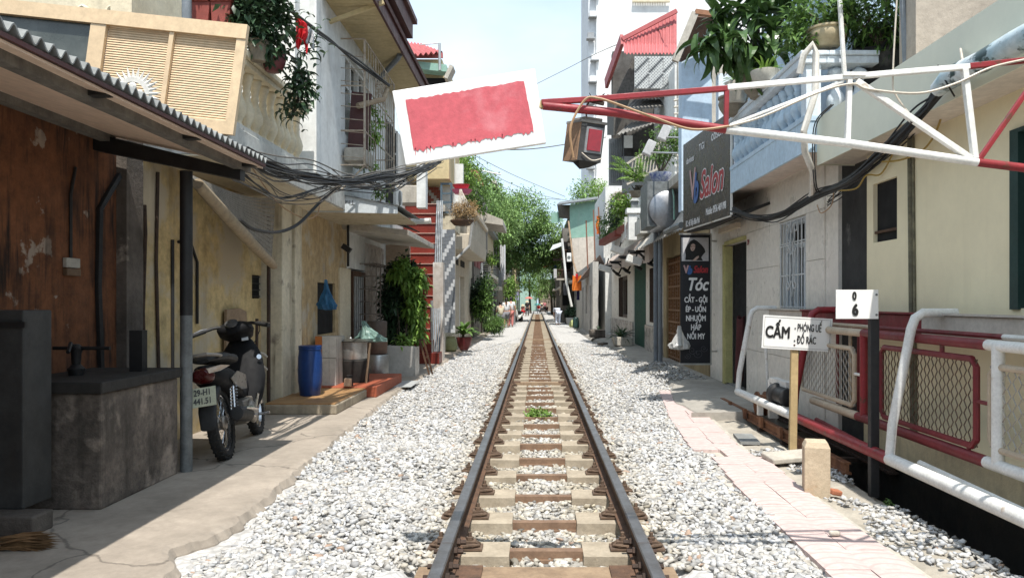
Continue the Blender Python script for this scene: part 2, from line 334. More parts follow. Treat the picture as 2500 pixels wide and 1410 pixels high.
sign_wh = mat('sign_white', (.82, .82, .80), (.78, .78, .75), 3, .5, .03, patch=(.70, .66, .56), pscale=4, plo=.66, phi=.74, grit=0)
ink = mat('black_ink', (.012, .012, .013), (.02, .02, .02), 30, .6, 0, grit=0)
ink_gr = mat('grey_ink', (.09, .09, .09), (.05, .05, .05), 30, .6, 0, grit=0)
white_ink = mat('white_print', (.78, .78, .78), (.74, .74, .74), 30, .6, 0, grit=0)
board_b = mat('board_black', (.022, .022, .023), (.03, .03, .031), 3, .3, .02, spec=.5)

# gravel beyond the reach of the single stones
def gravel_mat():
    m = bpy.data.materials.new('gravel_bed'); m.use_nodes = True; t = m.node_tree; N = t.nodes; K = t.links.new; b = N['Principled BSDF']
    g = N.new('ShaderNodeNewGeometry'); v = N.new('ShaderNodeTexVoronoi'); v.inputs['Scale'].default_value = 19; K(g.outputs['Position'], v.inputs['Vector'])
    bw = N.new('ShaderNodeRGBToBW'); K(v.outputs['Color'], bw.inputs[0])
    r = N.new('ShaderNodeValToRGB'); K(bw.outputs[0], r.inputs[0]); e = r.color_ramp.elements
    e[0].position = .1; e[0].color = (.48, .46, .43, 1); e[1].position = .75; e[1].color = (.63, .62, .60, 1)
    x = N.new('ShaderNodeMixRGB'); x.blend_type = 'MULTIPLY'; d = N.new('ShaderNodeMapRange'); d.inputs[1].default_value = 0; d.inputs[2].default_value = .75; d.inputs[3].default_value = 1.0; d.inputs[4].default_value = .65
    K(v.outputs['Distance'], d.inputs[0]); x.inputs[0].default_value = 1; K(r.outputs[0], x.inputs[1]); K(d.outputs[0], x.inputs[2]); K(x.outputs[0], b.inputs['Base Color'])
    bp = N.new('ShaderNodeBump'); bp.inputs['Strength'].default_value = 1; bp.inputs['Distance'].default_value = .035; K(d.outputs[0], bp.inputs['Height']); K(bp.outputs[0], b.inputs['Normal'])
    b.inputs['Roughness'].default_value = .92; return m
gravel_m = gravel_mat()
soil_m = mat('soil', (.20, .165, .125), (.13, .105, .08), 1.2, .95, .4, 20)
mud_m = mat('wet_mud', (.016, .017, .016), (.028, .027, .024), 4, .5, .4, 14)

# ------------------------------------------------------------------ ground
def nz2(x, y): return math.sin(x * 3.1 + y * 1.7) * .5 + math.sin(x * 7.3 - y * 4.1 + 2) * .3 + math.sin(y * 11.3 + x * 5) * .2
build('ground', MB().quad((-400, -60, -.75), (400, -60, -.75), (400, 900, -.75), (-400, 900, -.75)), soil_m, kind='structure', label='bare soil lying under the whole street')
_ny = np.arange(0, 26, .055); _n1 = RNG.normal(0, .010, len(_ny)); _my = np.arange(0, 26, .37); _m1 = RNG.normal(0, .013, len(_my))
def edge_l(y):                                                      # where the left pavement breaks off towards the ballast
    b = np.interp(y, [0, 3.9, 4.9, 6.0, 8.2, 11.5, 17, 24, 60, 140], [-1.92, -1.97, -2.0, -2.06, -2.16, -2.28, -2.3, -2.25, -2.3, -2.3])
    j = float(np.interp(y, _ny, _n1) + np.interp(y, _my, _m1)) + (.16 * math.exp(-((y - 4.35) / .22) ** 2) * -1) 
    return float(b) + j
mb = MB(); ys = [-9, 0.4] + [0.5 + i * .026 for i in range(800)] + [21.3 + i * 1.2 for i in range(100)]
vs = []
for y in ys:
    e = edge_l(y); vs += [(-7.5, y, .05), (e - .6, y, .052), (e - .04, y, .049), (e, y, .036 + .6 * float(np.interp(y + 7.7, _ny, _n1))), (e + .03 + float(np.interp(y + 3.3, _ny, _n1)) * 1.2, y, -.012), (e + .05, y, -.30)]
fs = [(i * 6 + j, (i + 1) * 6 + j, (i + 1) * 6 + j + 1, i * 6 + j + 1) for i in range(len(ys) - 1) for j in range(5)]
mb.add(vs, fs); build('pavement_left', mb, concrete, kind='structure', label='worn beige concrete pavement along the left houses')
mb = MB().grid(lambda u, v: (-2.7 + 4.7 * u, .5 + 139.5 * v ** 1.6, (-.022 if abs(-2.7 + 4.7 * u) > .72 else -.078) + .008 * nz2(u * 30, v * 400)), 40, 400)
build('ballast_bed', mb, gravel_m, kind='structure', label='bed of pale crushed stone under the railway')
mb = MB().grid(lambda u, v: (1.3 + 1.32 * u, .5 + 9.2 * v, -.03 + .012 * nz2(u * 8, v * 30) - (.0 if u < .93 else .05)), 20, 90)
mb.quad((2.62, .5, -.08), (2.62, 9.7, -.08), (2.66, 9.7, -.6), (2.66, .5, -.6))
build('verge', mb, mat('verge_concrete', (.44, .40, .335), (.31, .28, .23), 2.5, .92, .5, 35), kind='structure', label='broken concrete verge between pink path and ditch')
build('ditch_bottom', MB().grid(lambda u, v: (2.6 + .62 * u, .5 + 9.4 * v, -.46 + .03 * nz2(u * 5, v * 40)), 6, 60), mud_m, kind='structure', label='dark wet ditch bottom under the parked gate')
mb = MB(); vs = []; ys = [9.55 + i * .25 for i in range(60)] + [24.5 + i * 3 for i in range(38)]
for y in ys:
    e = float(np.interp(y, [9.5, 11.4, 13, 16.5, 24, 31, 60], [2.02, 1.98, 2.3, 2.5, 2.35, 2.15, 2.2])) + .05 * nz2(y * 1.3, 3)
    vs += [(3.5, y, .08), (e + .3, y, .075), (e, y, .03), (e - .12, y, -.12)]
mb.add(vs, [(i * 4 + j, i * 4 + j + 1, (i + 1) * 4 + j + 1, (i + 1) * 4 + j) for i in range(len(ys) - 1) for j in range(3)])
mb.quad((1.9, 9.55, .07), (3.5, 9.55, .08), (3.5, 9.55, -.5), (1.9, 9.55, -.5))
build('pavement_right', mb, mat('pavement_grey', (.40, .37, .325), (.30, .28, .245), 1.8, .9, .3, 45), kind='structure', label='grey concrete pavement along the right houses')

# pink path of single pavers with pressed fan pattern
def fan_mat():
    m = pink_p.copy(); m.name = 'pink_paver_fan'; t = m.node_tree; N = t.nodes; K = t.links.new
    b = next(n for n in N if n.type == 'BSDF_PRINCIPLED'); src = b.inputs['Base Color'].links[0].from_socket
    tcn = N.new('ShaderNodeTexCoord'); ln = N.new('ShaderNodeVectorMath'); ln.operation = 'LENGTH'
    ad = N.new('ShaderNodeVectorMath'); ad.operation = 'ADD'; ad.inputs[1].default_value = (0, .26, 0); K(tcn.outputs['Object'], ad.inputs[0]); K(ad.outputs[0], ln.inputs[0])
    s = N.new('ShaderNodeMath'); s.operation = 'MULTIPLY'; s.inputs[1].default_value = 70; K(ln.outputs['Value'], s.inputs[0])
    c = N.new('ShaderNodeMath'); c.operation = 'SINE'; K(s.outputs[0], c.inputs[0])
    r = N.new('ShaderNodeMapRange'); r.inputs[1].default_value = .62; r.inputs[2].default_value = .92; r.inputs[4].default_value = .85; K(c.outputs[0], r.inputs[0])
    x = N.new('ShaderNodeMixRGB'); K(r.outputs[0], x.inputs[0]); K(src, x.inputs[1]); x.inputs[2].default_value = (.43, .335, .315, 1); K(x.outputs[0], b.inputs['Base Color'])
    return m
fan_m = fan_mat()
path = thing('path', 'narrow footpath of worn pink pavers beside the right of the ballast', 'path', (1.78, 3, 0), kind='structure')
pm = MB().box(-.163, -.163, -.05, .163, .163, 0).mesh('paver', fan_m)
y = 2.6; k = 0
while y < 12.6:
    xl = float(np.interp(y, [2.6, 6, 7.2, 7.3, 9.5, 12.6], [1.50, 1.53, 1.60, 1.47, 1.62, 1.98]))
    n = 2 if y > 10 else 2
    for i in range(n):
        if i == 0 and 7.25 < y < 7.6: continue
        o = inst('paver', pm, path, (xl + .125 + i * .250 + .004 * nz2(y, i), y, .012 + .002 * nz2(y * 3, i * 2)), (random.gauss(0, .004), random.gauss(0, .004), random.gauss(0, .006) - (.06 if y > 8 else 0)), (.755, 1.015, 1))
    y += .334; k += 1
build('path_edge', MB().grid(lambda u, v: (float(np.interp(2.6 + 10 * v, [2.6, 6, 7.3, 9.5, 12.6], [1.46, 1.49, 1.44, 1.58, 1.94])) + .60 * u, 2.5 + 10.1 * v, -.016), 2, 40), conc_pale, path)

# ------------------------------------------------------------------ railway
track = thing('railway_track', 'single railway line with dark steel rails and concrete block sleepers', 'railway', (0, 3, 0), kind='structure')
prof = [(-.057, .02), (.057, .02), (.057, .032), (.012, .045), (.010, .108), (.033, .118), (.035, .148), (.028, .154), (-.028, .154), (-.035, .148), (-.033, .118), (-.010, .108), (-.012, .045), (-.057, .032)]
for s in (-1, 1):
    mb = MB()
    for a, b in ((.5, 4.115), (4.12, 140)):
        poly = [(s * .535 + x, z) for x, z in prof]; n = len(poly)
        mb.add([(x, a, z) for x, z in poly] + [(x, b, z) for x, z in poly], [tuple(range(n)), tuple(range(2 * n - 1, n - 1, -1))], 1)
        for i in range(n):
            j = (i + 1) % n; top = min(poly[i][1], poly[j][1]) > .14
            mb.add([(*poly[i][:1], a, poly[i][1]), (poly[i][0], b, poly[i][1]), (poly[j][0], b, poly[j][1]), (poly[j][0], a, poly[j][1])], [(0, 1, 2, 3)], 0 if top else 1)
    build('rail', mb, [steel_rail, rust], track)
    for side in (-1, 1):                                            # fish plate at the joint
        fp = build('fish_plate', MB().box(s * .535 + side * .014, 3.72, .05, s * .535 + side * .032, 4.52, .11), rust_dk, track, bevel=.004)
        for k, yy in enumerate((3.80, 3.96, 4.20, 4.36)):
            x0 = s * .535 + side * .032; mb = MB().lathe((x0, yy, .08), [(.024, 0), (.024, .018), (.014, .02), (.014, .05)], 6, axis=(side, 0, 0))
            build('bolt', mb, rust_dk, fp)
blk = MB()
for s in (-1, 1): blk.prism([(s * .215, 0), (s * .67, 0), (s * .68, -.2), (s * .205, -.2)], 'y', -.135, .135)
blkm = blk.mesh('sleeper', block_c)
barm = MB().box(-.235, -.032, -.062, .235, .032, -.008).box(-.235, -.05, -.075, .235, -.03, -.055).mesh('tie_bar', tie_rust)
fm = MB().box(-.075, -.055, 0, .06, .055, .012)                      # fastener: plate, bent clip, bolt
fm.tube([(.045, -.04, .02), (-.02, -.045, .03), (-.055, -.02, .022), (-.03, 0, .04), (-.055, .02, .022), (-.02, .045, .03), (.045, .04, .02)], .010, 6)
fm.box(-.035, -.028, .03, .035, .028, .048).lathe((0, 0, .045), [(.022, 0), (.022, .022), (.012, .024), (.012, .05)], 6)
fastm = fm.mesh('fastener', mat('dusty_rust', (.16, .105, .07), (.09, .06, .042), 20, .85, .4, 70))
woodm = MB().box(-.7, -.11, -.16, .7, .11, .004).mesh('sleeper', wood)
tpl = MB().box(-.09, -.1, .005, .16, .1, .017).mesh('tie_plate', rust)
for k in range(-3, 130):
    y = 5.14 + .667 * k
    wd = k in (-2, 13, 37) or k == -3
    yy = {-3: 3.42, -2: 4.06}.get(k, y)
    o = inst('sleeper', woodm if wd else blkm, track, (random.gauss(0, .006), yy, random.gauss(0, .004)), (0, 0, random.gauss(0, .01)))
    if not wd:
        b = inst('tie_bar', barm, o, (0, random.uniform(-.03, .0), random.uniform(-.012, .006)))
    for s in (-1, 1):
        if y < 24:
            if wd: inst('tie_plate', tpl, o, (s * .535 - (.03 if s > 0 else -.03) * 1, 0, 0), (0, 0, 0 if s < 0 else math.pi))
            else:
                inst('fastener', fastm, o, (s * .535 - s * .085, .0, .005), (0, 0, 0 if s > 0 else math.pi))
                inst('fastener', fastm, o, (s * .535 + s * .085, .0, .005), (0, 0, math.pi if s > 0 else 0))

# single ballast stones
def stone_shapes(n):
    out = []
    for _ in range(n):
        bm = bmesh.new()
        for _ in range(11):
            p = Vector((random.gauss(0, 1), random.gauss(0, 1), random.gauss(0, 1))).normalized() * random.uniform(.8, 1)
            bm.verts.new(p)
        r = bmesh.ops.convex_hull(bm, input=bm.verts); bmesh.ops.triangulate(bm, faces=bm.faces)
        bmesh.ops.delete(bm, geom=[v for v in bm.verts if not v.link_faces], context='VERTS'); bm.verts.index_update()
        out.append((np.array([v.co[:] for v in bm.verts]), np.array([[v.index for v in f.verts] for f in bm.faces]))); bm.free()
    return out
SHAPES = stone_shapes(16)
def scatter(name, x, y, z, size, cols, label, parent=None):
    Vs = []; Fs = []; Cs = []; b = 0; n = len(x); sid = RNG.integers(0, len(SHAPES), n)
    for k, (sv, sf) in enumerate(SHAPES):
        ix = np.where(sid == k)[0]; m = len(ix)
        if not m: continue
        q = unit(RNG.normal(0, 1, (m, 4))); w, a, c, d = q.T
        M3 = np.stack([1 - 2 * (c * c + d * d), 2 * (a * c - d * w), 2 * (a * d + c * w), 2 * (a * c + d * w), 1 - 2 * (a * a + d * d), 2 * (c * d - a * w), 2 * (a * d - c * w), 2 * (c * d + a * w), 1 - 2 * (a * a + c * c)], 1).reshape(-1, 3, 3)
        an = np.stack([RNG.uniform(.75, 1.35, m), RNG.uniform(.65, 1.0, m), RNG.uniform(.5, .85, m)], 1) * size[ix, None]
        v = np.einsum('nij,nkj->nki', M3, sv[None] * an[:, None, :]); v[:, :, 2] *= .62
        v += np.stack([x[ix], y[ix], z[ix]], 1)[:, None, :]
        Vs.append(v.reshape(-1, 3)); Cs.append(np.repeat(cols[ix], len(sv), 0))
        Fs.append((sf[None] + (np.arange(m) * len(sv))[:, None, None] + b).reshape(-1, 3)); b += m * len(sv)
    me = npmesh(name, np.concatenate(Vs), np.concatenate(Fs), stone_m, np.concatenate(Cs))
    return tag(link(name, me, parent), label, None, None, 'stuff')
def stone_cols(n, x=None, base=.545, tan=0):
    g = np.clip(RNG.normal(base, .10, n), .22, .75); warm = np.clip(RNG.normal(.02, .03, n), -.03, .1)
    if x is not None: warm += np.exp(-(np.abs(np.abs(x) - .4) / .38) ** 2) * .11; g -= np.exp(-(np.abs(np.abs(x) - .4) / .38) ** 2) * .10
    warm += tan; odd = RNG.random(n)
    c = np.stack([g * (1 + warm * .4), g * (1 - warm * .35), g * (1 - warm * 1.7), np.ones(n)], 1)
    c[odd < .010] = [.46, .33, .25, 1]; c[(odd > .025) & (odd < .06)] *= [.55, .55, .56, 1]
    return c
def edge_lv(y): return np.array([edge_l(t) for t in y])
n = 40000; y = 2.5 + 7.0 * RNG.random(n) ** 1.1; x = RNG.uniform(-2.35, 2.05, n)
xr = np.interp(y, [2.5, 6, 7.25, 7.35, 9.5], [1.52, 1.55, 1.62, 1.5, 1.66])
keep = (x > edge_lv(y) + .01) & (x < xr + .02) & (np.abs(np.abs(x) - .535) > .075)
kk = np.round((y - 5.14) / .667); dy = np.abs(y - 5.14 - .667 * kk); on_blk = (dy < .15) & (np.abs(x) > .2) & (np.abs(x) < .60) & (y > 4.3) & (RNG.random(n) > .10)
on_wood = (((np.abs(y - 4.06) < .13) | (np.abs(y - 3.42) < .13)) & (np.abs(x) < .92))
on_bar = (dy < .04) & (np.abs(x) < .22) & (y > 4.9)
keep &= ~on_blk & ~on_wood & ~on_bar; x = x[keep]; y = y[keep]; n = len(x)
hz = -.066 + RNG.uniform(-.012, .012, n) + .052 * (np.abs(x) > .62) + .012 * np.sin(y * 3.3 + x * 2)
hz += np.where(y > 6.3, .02, -.03) * np.clip(1 - np.abs(x - edge_lv(y)) / .25, 0, 1)
scatter('ballast_stones', x, y, hz, RNG.uniform(.022, .044, n) * np.where(RNG.random(n) < .06, 1.4, 1), stone_cols(n, x), 'loose pale crushed ballast stones around the near track')
n = 46000; y = 9.5 + 17.5 * RNG.random(n) ** .85; x = RNG.uniform(-2.35, 2.3, n)
keep = (x > edge_lv(y) + .01) & (x < np.interp(y, [9.5, 11.4, 13, 16.5, 24, 31], [1.66, 1.9, 2.25, 2.42, 2.28, 2.1])) & (np.abs(np.abs(x) - .535) > .08)
kk = np.round((y - 5.14) / .667); dy = np.abs(y - 5.14 - .667 * kk); keep &= ~((dy < .17) & (np.abs(x) > .2) & (np.abs(x) < .60)) & ~((dy < .05) & (np.abs(x) < .22))
x = x[keep]; y = y[keep]; n = len(x)
scatter('ballast_stones', x, y, -.062 + RNG.uniform(-.012, .012, n) + .05 * (np.abs(x) > .62), RNG.uniform(.028, .046, n), stone_cols(n, x), 'loose pale ballast stones further along the track')
n = 4200; y = RNG.uniform(2.9, 8.6, n); x = RNG.uniform(2.05, 2.75, n)
keep = ((x > 2.16 + .12 * np.sin(y * 2.3)) & (y > 6.3) & (y < 7.6) & (x < 2.6)) | ((y < 5.75) & (x > 2.14 + .08 * np.sin(y * 5))); keep &= ~((np.abs(x - 2.6) < .2) & (np.abs(y - 5.75) < .22))
x = x[keep]; y = y[keep]; n = len(x)
scatter('verge_stones', x, y, -.03 + RNG.uniform(-.015, .02, n) - .25 * np.clip((x - 2.58) / .17, 0, 1), RNG.uniform(.018, .042, n), stone_cols(n, base=.55), 'loose grey stones on the verge beside the ditch')
n = 1500; y = RNG.uniform(13.6, 17.5, n); x = RNG.uniform(2.1, 3.0, n); x = x[:n]
scatter('doorway_stones', x, y, .07 + RNG.uniform(-.02, .03, n) - np.clip(2.4 - x, 0, .3) * .35, RNG.uniform(.02, .045, n), stone_cols(n, base=.52), 'heap of loose stones before the carved wooden door')
# ================================================================== LEFT SIDE
XL1, XL2 = -3.72, -3.46          # wall behind the motorbike, wall past the pilaster
XB = -2.895                      # outer face of the left balcony and white bay
# ------------------------------------------------------------------ yellow house with balcony
hs = thing('house', 'old stained yellow house with white balustrade balcony on the left', 'house', (-3.7, 8, .05))
def wall_x(mb, x0, x1, y0, y1, z0, z1, holes, m=0):                 # wall slab normal to x with rectangular holes (y0,y1,z0,z1)
    yy = sorted({y0, y1, *[h[0] for h in holes], *[h[1] for h in holes]}); zz = sorted({z0, z1, *[h[2] for h in holes], *[h[3] for h in holes]})
    for a, b in zip(yy, yy[1:]):
        for c, d in zip(zz, zz[1:]):
            if any(h[0] <= (a + b) / 2 <= h[1] and h[2] <= (c + d) / 2 <= h[3] for h in holes): continue
            mb.box(x0, a, c, x1, b, d, m)
    return mb
build('wall', MB().box(XL1 - .25, -4, .05, XL1, 6.62, 3.35), brown_w, hs, label='brown painted wall with peeling patches under the shelter')
vy0, vy1 = YX(615, XL1), YX(656, XL1); vz0, vz1 = PZ(728, vy0), PZ(670, vy0)
build('wall', wall_x(MB(), XL1 - .25, XL1, 6.9, 10.1, .05, 3.2, [(vy0, vy1 - .1, vz0, vz1)]), yellow_w, hs, label='stained yellow wall with a small black vent opening')
vb = build('vent_opening', MB().box(XL1 - .24, vy0 + .003, vz0 + .003, XL1 - .03, vy1 - .103, vz1 - .003), dark_in, hs)
mb = MB()
for i in range(4): mb.box(XL1 - .028, vy0, vz0 + .02 + i * .085, XL1 - .012, vy1 - .1, vz0 + .035 + i * .085)
build('vent_bars', mb, black_m, vb)
build('corner_column', MB().box(XL1 - .05, 6.62, .05, XL1 + .09, 6.9, 3.05), concrete_old, hs)
build('pilaster', MB().box(XL1 - .1, 10.1, .05, XL2 + .02, 10.5, 3.0), cream_p, hs, bevel=.012)
build('pilaster', MB().box(XL2 - .15, 10.55, .05, XL2 + .05, 10.85, 2.95), cream_p, hs, bevel=.012)
dy0, dy1 = YX(775, XL2), YX(818, XL2)
build('wall', wall_x(MB(), XL2 - .3, XL2, 10.85, 13.6, .05, 3.0, [(dy0, dy1, PZ(815, 12.2), PZ(690, 12.2))]), yellow_d, hs, label='yellow wall with brown smoke stains and a dark hatch')
build('hatch', MB().box(XL2 - .29, dy0 + .003, PZ(814, 12.2), XL2 - .04, dy1 - .003, PZ(691, 12.2)), dark_in, hs)
# balcony slab, balusters, rail
b0, b1 = 7.02, 9.3
build('balcony_slab', MB().box(XB, b0, 2.83, XL1 - .2, 15.0, 3.13), white_st, hs, bevel=.01)
build('balcony_soffit', MB().box(XB - .02, b0, 2.815, XL1, 15.0, 2.828), cream_b, hs)
build('balcony_rail', MB().box(XB - .02, b0, 3.80, XB - .26, b1 + .2, 3.86).box(XB + .02, b0, 3.86, XB - .30, b1 + .2, 3.93), cream_b, hs, bevel=.012)
build('balcony_sill', MB().box(XB - .03, b0, 3.13, XB - .25, b1 + .2, 3.19), white_st, hs)
bal = MB().lathe((0, 0, 0), [(.062, 0), (.062, .03), (.045, .04), (.036, .07), (.05, .10), (.078, .16), (.085, .21), (.07, .27), (.045, .33), (.036, .38), (.046, .41), (.036, .43), (.040, .48), (.05, .53), (.066, .57), (.066, .61)], 14)
balm = bal.mesh('baluster', cream_b); balm.polygons.foreach_set('use_smooth', [True] * len(balm.polygons))
k = 0
for y in np.arange(b0 + .1, b1 + .1, .228): inst('baluster', balm, hs, (XB - .14, float(y), 3.19))
# white bay of the upper floor
gy0, gy1 = YX(832, XB), YX(915, XB)
build('upper_wall', wall_x(MB(), XB - .2, XB, 9.9, 15.0, 3.13, 5.55, [(gy0 + .25, gy1 - .5, 3.95, 5.2)]), white_w, hs, label='tall white rendered upper wall')
build('upper_wall', MB().box(XL1 - .3, 9.55, 3.13, XB - .2, 9.75, 5.55), white_w, hs)
build('upper_wall', MB().box(XL1 - .35, 7.15, 3.1, XL1 - .15, 9.55, 5.9), cream_b, hs, label='cream wall at the back of the balcony')
build('bay_corner', MB().box(XB - .22, 9.75, 3.13, XB + .012, 9.9, 5.55), white_w, hs)
wn = build('window', MB().box(XB - .16, gy0 + .25, 3.95, XB - .12, gy1 - .5, 5.2), glass_dk, hs)
fr = MB()
for yy in np.linspace(gy0 + .27, gy1 - .52, 4): fr.box(XB - .12, yy - .025, 3.95, XB - .05, yy + .025, 5.2)
for zz in (3.97, 4.75, 5.18): fr.box(XB - .11, gy0 + .25, zz - .02, XB - .06, gy1 - .5, zz + .02)
build('window_frame', fr, white_p, wn)
# projecting grille cage over that window
gr = thing('window_grille', 'rusty white cage grille bulging from the upper white wall', 'grille', (XB, gy0, 3.9))
xo = XB + .34; gz0, gz1 = 3.45, 5.28
cage_m = mat('cage_paint', (.50, .45, .37), (.30, .22, .15), 9, .7, .1)
mb = MB()
for zz in (gz0, 3.95, 4.6, gz1):
    mb.tube([(XB, gy0, zz), (xo, gy0, zz), (xo, gy1, zz), (XB, gy1, zz)], .012, 5)
for yy in (gy0, (gy0 * 2 + gy1) / 3, (gy0 + 2 * gy1) / 3, gy1): mb.tube([(xo, yy, gz0), (xo, yy, gz1)], .013, 5)
build('cage_frame', mb, cage_m, gr)
for i in range(13):
    yy = gy0 + (gy1 - gy0) * (i + .5) / 13; build('grille_bar', MB().tube([(xo, yy, gz0), (xo, yy, gz1)], .006, 4), cage_m, gr)
for i in range(9):
    zz = gz0 + (gz1 - gz0) * (i + .7) / 10; build('grille_bar', MB().tube([(XB, gy0, zz), (xo, gy0, zz - .03)], .006, 4), cage_m, gr)
mb = MB()
for c in (0, 1):
    for a in range(6):
        pts = []
        for t in range(20):
            r = .09 * (1 - t / 24); th = t * .55 + a; pts.append((xo + .005, (gy0 + gy1) / 2 - .2 + c * .4 + r * math.cos(th) + (a % 2) * .16 - .08, 4.85 + (a // 2) * .13 - .13 + r * math.sin(th)))
        mb.tube(pts, .005, 4)
build('scroll_ornament', mb, cage_m, gr)
for yy in (gy0 + .05, gy1 - .1): build('bracket', MB().tube([(XB, yy, gz0 - .35), (xo, yy, gz0)], .014, 5), cage_m, gr)
bxp = build('flower_box', MB().prism([(XB + .03, 3.52), (xo - .03, 3.52), (xo - .01, 3.72), (XB + .03, 3.72)], 'y', gy0 + .05, gy0 + .75), conc_pale, None, bevel=.02, label='small pale concrete box standing in the window cage', cat='flower box')
build('wooden_board', MB().obox((XB + .19, gy0 + .35, 4.12), (.30, .03, .95), (0, R(4), R(12))), maroon, None, label='dark maroon board leaning upright in the window cage', cat='board')
build('wooden_pole', MB().tube([(XB + .2, gy0 + .2, PZ(250, gy0)), (XB + .5, gy0 + .6, PZ(238, gy0 + .5)), P(945, 218, gy0 + .9)], [.045, .04, .035], 8), mat('driftwood', (.36, .28, .19), (.27, .2, .13), 12, .9, .5), None, smooth=True, label='rough wooden pole sticking out from the window cage', cat='pole')
# eaves with plank soffit
XE = -2.245; ez = 5.52
sof = MB().box(0, -.052, 0, 1, .052, .02).mesh('soffit_plank', yel_soff)
for i in range(46):
    y = 10.05 + i * .112; inst('soffit_plank', sof, hs, (XB - .02, y, ez + random.uniform(0, .004)), (0, 0, 0), (XE - XB + .01, 1, 1))
build('fascia', MB().box(XE, 9.98, ez - .03, XE + .035, 15.25, ez + .17), maroon, hs)
build('roof_edge', MB().add([(XE + .08, 9.9, ez + .18), (XE + .08, 15.3, ez + .18), (XL1 - .5, 15.3, ez + .9), (XL1 - .5, 9.9, ez + .9)], [(0, 1, 2, 3)]), maroon, hs, solid=.05)
build('dormer', MB().box(XE - .25, 10.6, ez + .35, XE + .12, 12.7, ez + .62).box(XE - .3, 10.6, ez + .62, XE + .18, 12.8, ez + .70), maroon, hs)
mb = MB().tube([P(977, 132, 12.4), P(972, 142, 12.5), P(928, 190, 13.2), (XB + .02, 13.4, PZ(196, 13.4))], .045, 8)
build('drain_pipe', mb, pvc_b, hs, smooth=True)
build('eaves_strut', MB().bar((XB, 10.4, 5.30), (XE + .1, 10.4, ez + .05), .05, .05), yel_soff, hs)
# dark tall window past the bay
wv = build('window', MB().box(XB + .002, 14.25, 3.3, XB + .014, 14.95, 4.9), dark_in, hs)
sh = thing('window_shutter', 'open white window shutter with two dark panes by the white wall', 'shutter', (XB + .05, 15, 3.3))
y = 15.05; x0, x1 = PX(943, y), PX(971, y); z0, z1 = PZ(432, y), PZ(320, y)
build('frame', MB().box(x0, y, z0, x0 + .035, y + .04, z1).box(x1 - .035, y, z0, x1, y + .04, z1).box(x0 + .035, y, z1 - .04, x1 - .035, y + .04, z1).box(x0 + .035, y, z0, x1 - .035, y + .04, z0 + .04).box(x0 + .035, y, (z0 + z1) / 2 - .02, x1 - .035, y + .04, (z0 + z1) / 2 + .02), white_p, sh)
for a, b in ((z0 + .04, (z0 + z1) / 2 - .02), ((z0 + z1) / 2 + .02, z1 - .04)): build('pane', MB().box(x0 + .035, y + .015, a, x1 - .035, y + .025, b), glass_dk, sh)

# ------------------------------------------------------------------ shutter screen above the shelter roof
Y = 6.95; scr = thing('shutter_screen', 'tilted cream louvred shutter screen with a dusty window pane above the roof', 'shutter', (PX(300, Y), Y, PZ(330, Y)))
A = P(610, 66, Y); ux = (P(0, 2, Y) - A); wd = ux.length; ux.normalize(); uz = (P(574, 332, Y) - A); ht = uz.length; uz.normalize()
def sp(a, b, n=0): q = A + ux * a + uz * b; return (q.x, Y - n, q.z)
def plate(mb, a0, b0, a1, b1, n0=0, n1=.05, m=0):
    v = [sp(a, b, n) for n in (n0, n1) for a, b in ((a0, b0), (a1, b0), (a1, b1), (a0, b1))]
    mb.add(v, [(0, 1, 2, 3), (7, 6, 5, 4), (0, 4, 5, 1), (1, 5, 6, 2), (2, 6, 7, 3), (3, 7, 4, 0)], m)
f = MB(); t = .085
lv = [(t, .66), (.70, 1.28)]
plate(f, 0, 0, wd + 1, .13, 0, .06); plate(f, 0, .13, t, ht, 0, .05); plate(f, t, ht - .12, 1.36, ht, 0, .05)
plate(f, .66, .13, .70, ht - .12, 0, .045); plate(f, 1.28, .13, 1.42, ht, 0, .05); plate(f, 1.42, .62, wd + 1, .70, 0, .045)
build('frame', f, shut_c, scr)
bk = MB(); plate(bk, t, .13, 1.28, ht - .12, -.02, -.004); build('backing', bk, shut_c, scr)
for a0, a1 in lv:
    n = 34
    for i in range(n):
        b = .135 + (ht - .26) * i / n; s_ = MB(); h = (ht - .26) / n
        v = [sp(a, bb, nn) for a in (a0 + .003, a1 - .003) for bb, nn in ((b, .002), (b + h * .96, .011), (b + h * .96, .004), (b + .004, -.003))]
        s_.add(v, [(0, 1, 5, 4), (1, 2, 6, 5), (2, 3, 7, 6), (3, 0, 4, 7), (0, 3, 2, 1), (4, 5, 6, 7)]); build('slat', s_, shut_c, scr)
g = MB(); plate(g, 1.42, .13, wd + 1, .62, -.02, .004); build('pane', g, dusty_glass, scr)
build('upper_wall', MB().box(PX(-200, 8.3), 8.3, PZ(60, 8.3), PX(405, 8.3), 8.5, PZ(-60, 8.3)), cream_b, hs, label='cream parapet behind the shutter screen')
for i, px in enumerate((203, 275, 350, 425)):
    mb = MB().tube([P(px - 16, 36, 8.25), P(px - 8, 20, 8.25), P(px, 16, 8.25), P(px + 10, 22, 8.25), P(px + 18, 40, 8.25)], .028, 7)
    build('tile_end', mb, cream_b, hs, smooth=True)
build('vent_pipe', MB().tube([P(456, 60, 7.2), P(456, -60, 7.2)], .045, 10), pvc_b, None, smooth=True, label='grey vertical pipe rising behind the shutter screen', cat='pipe')

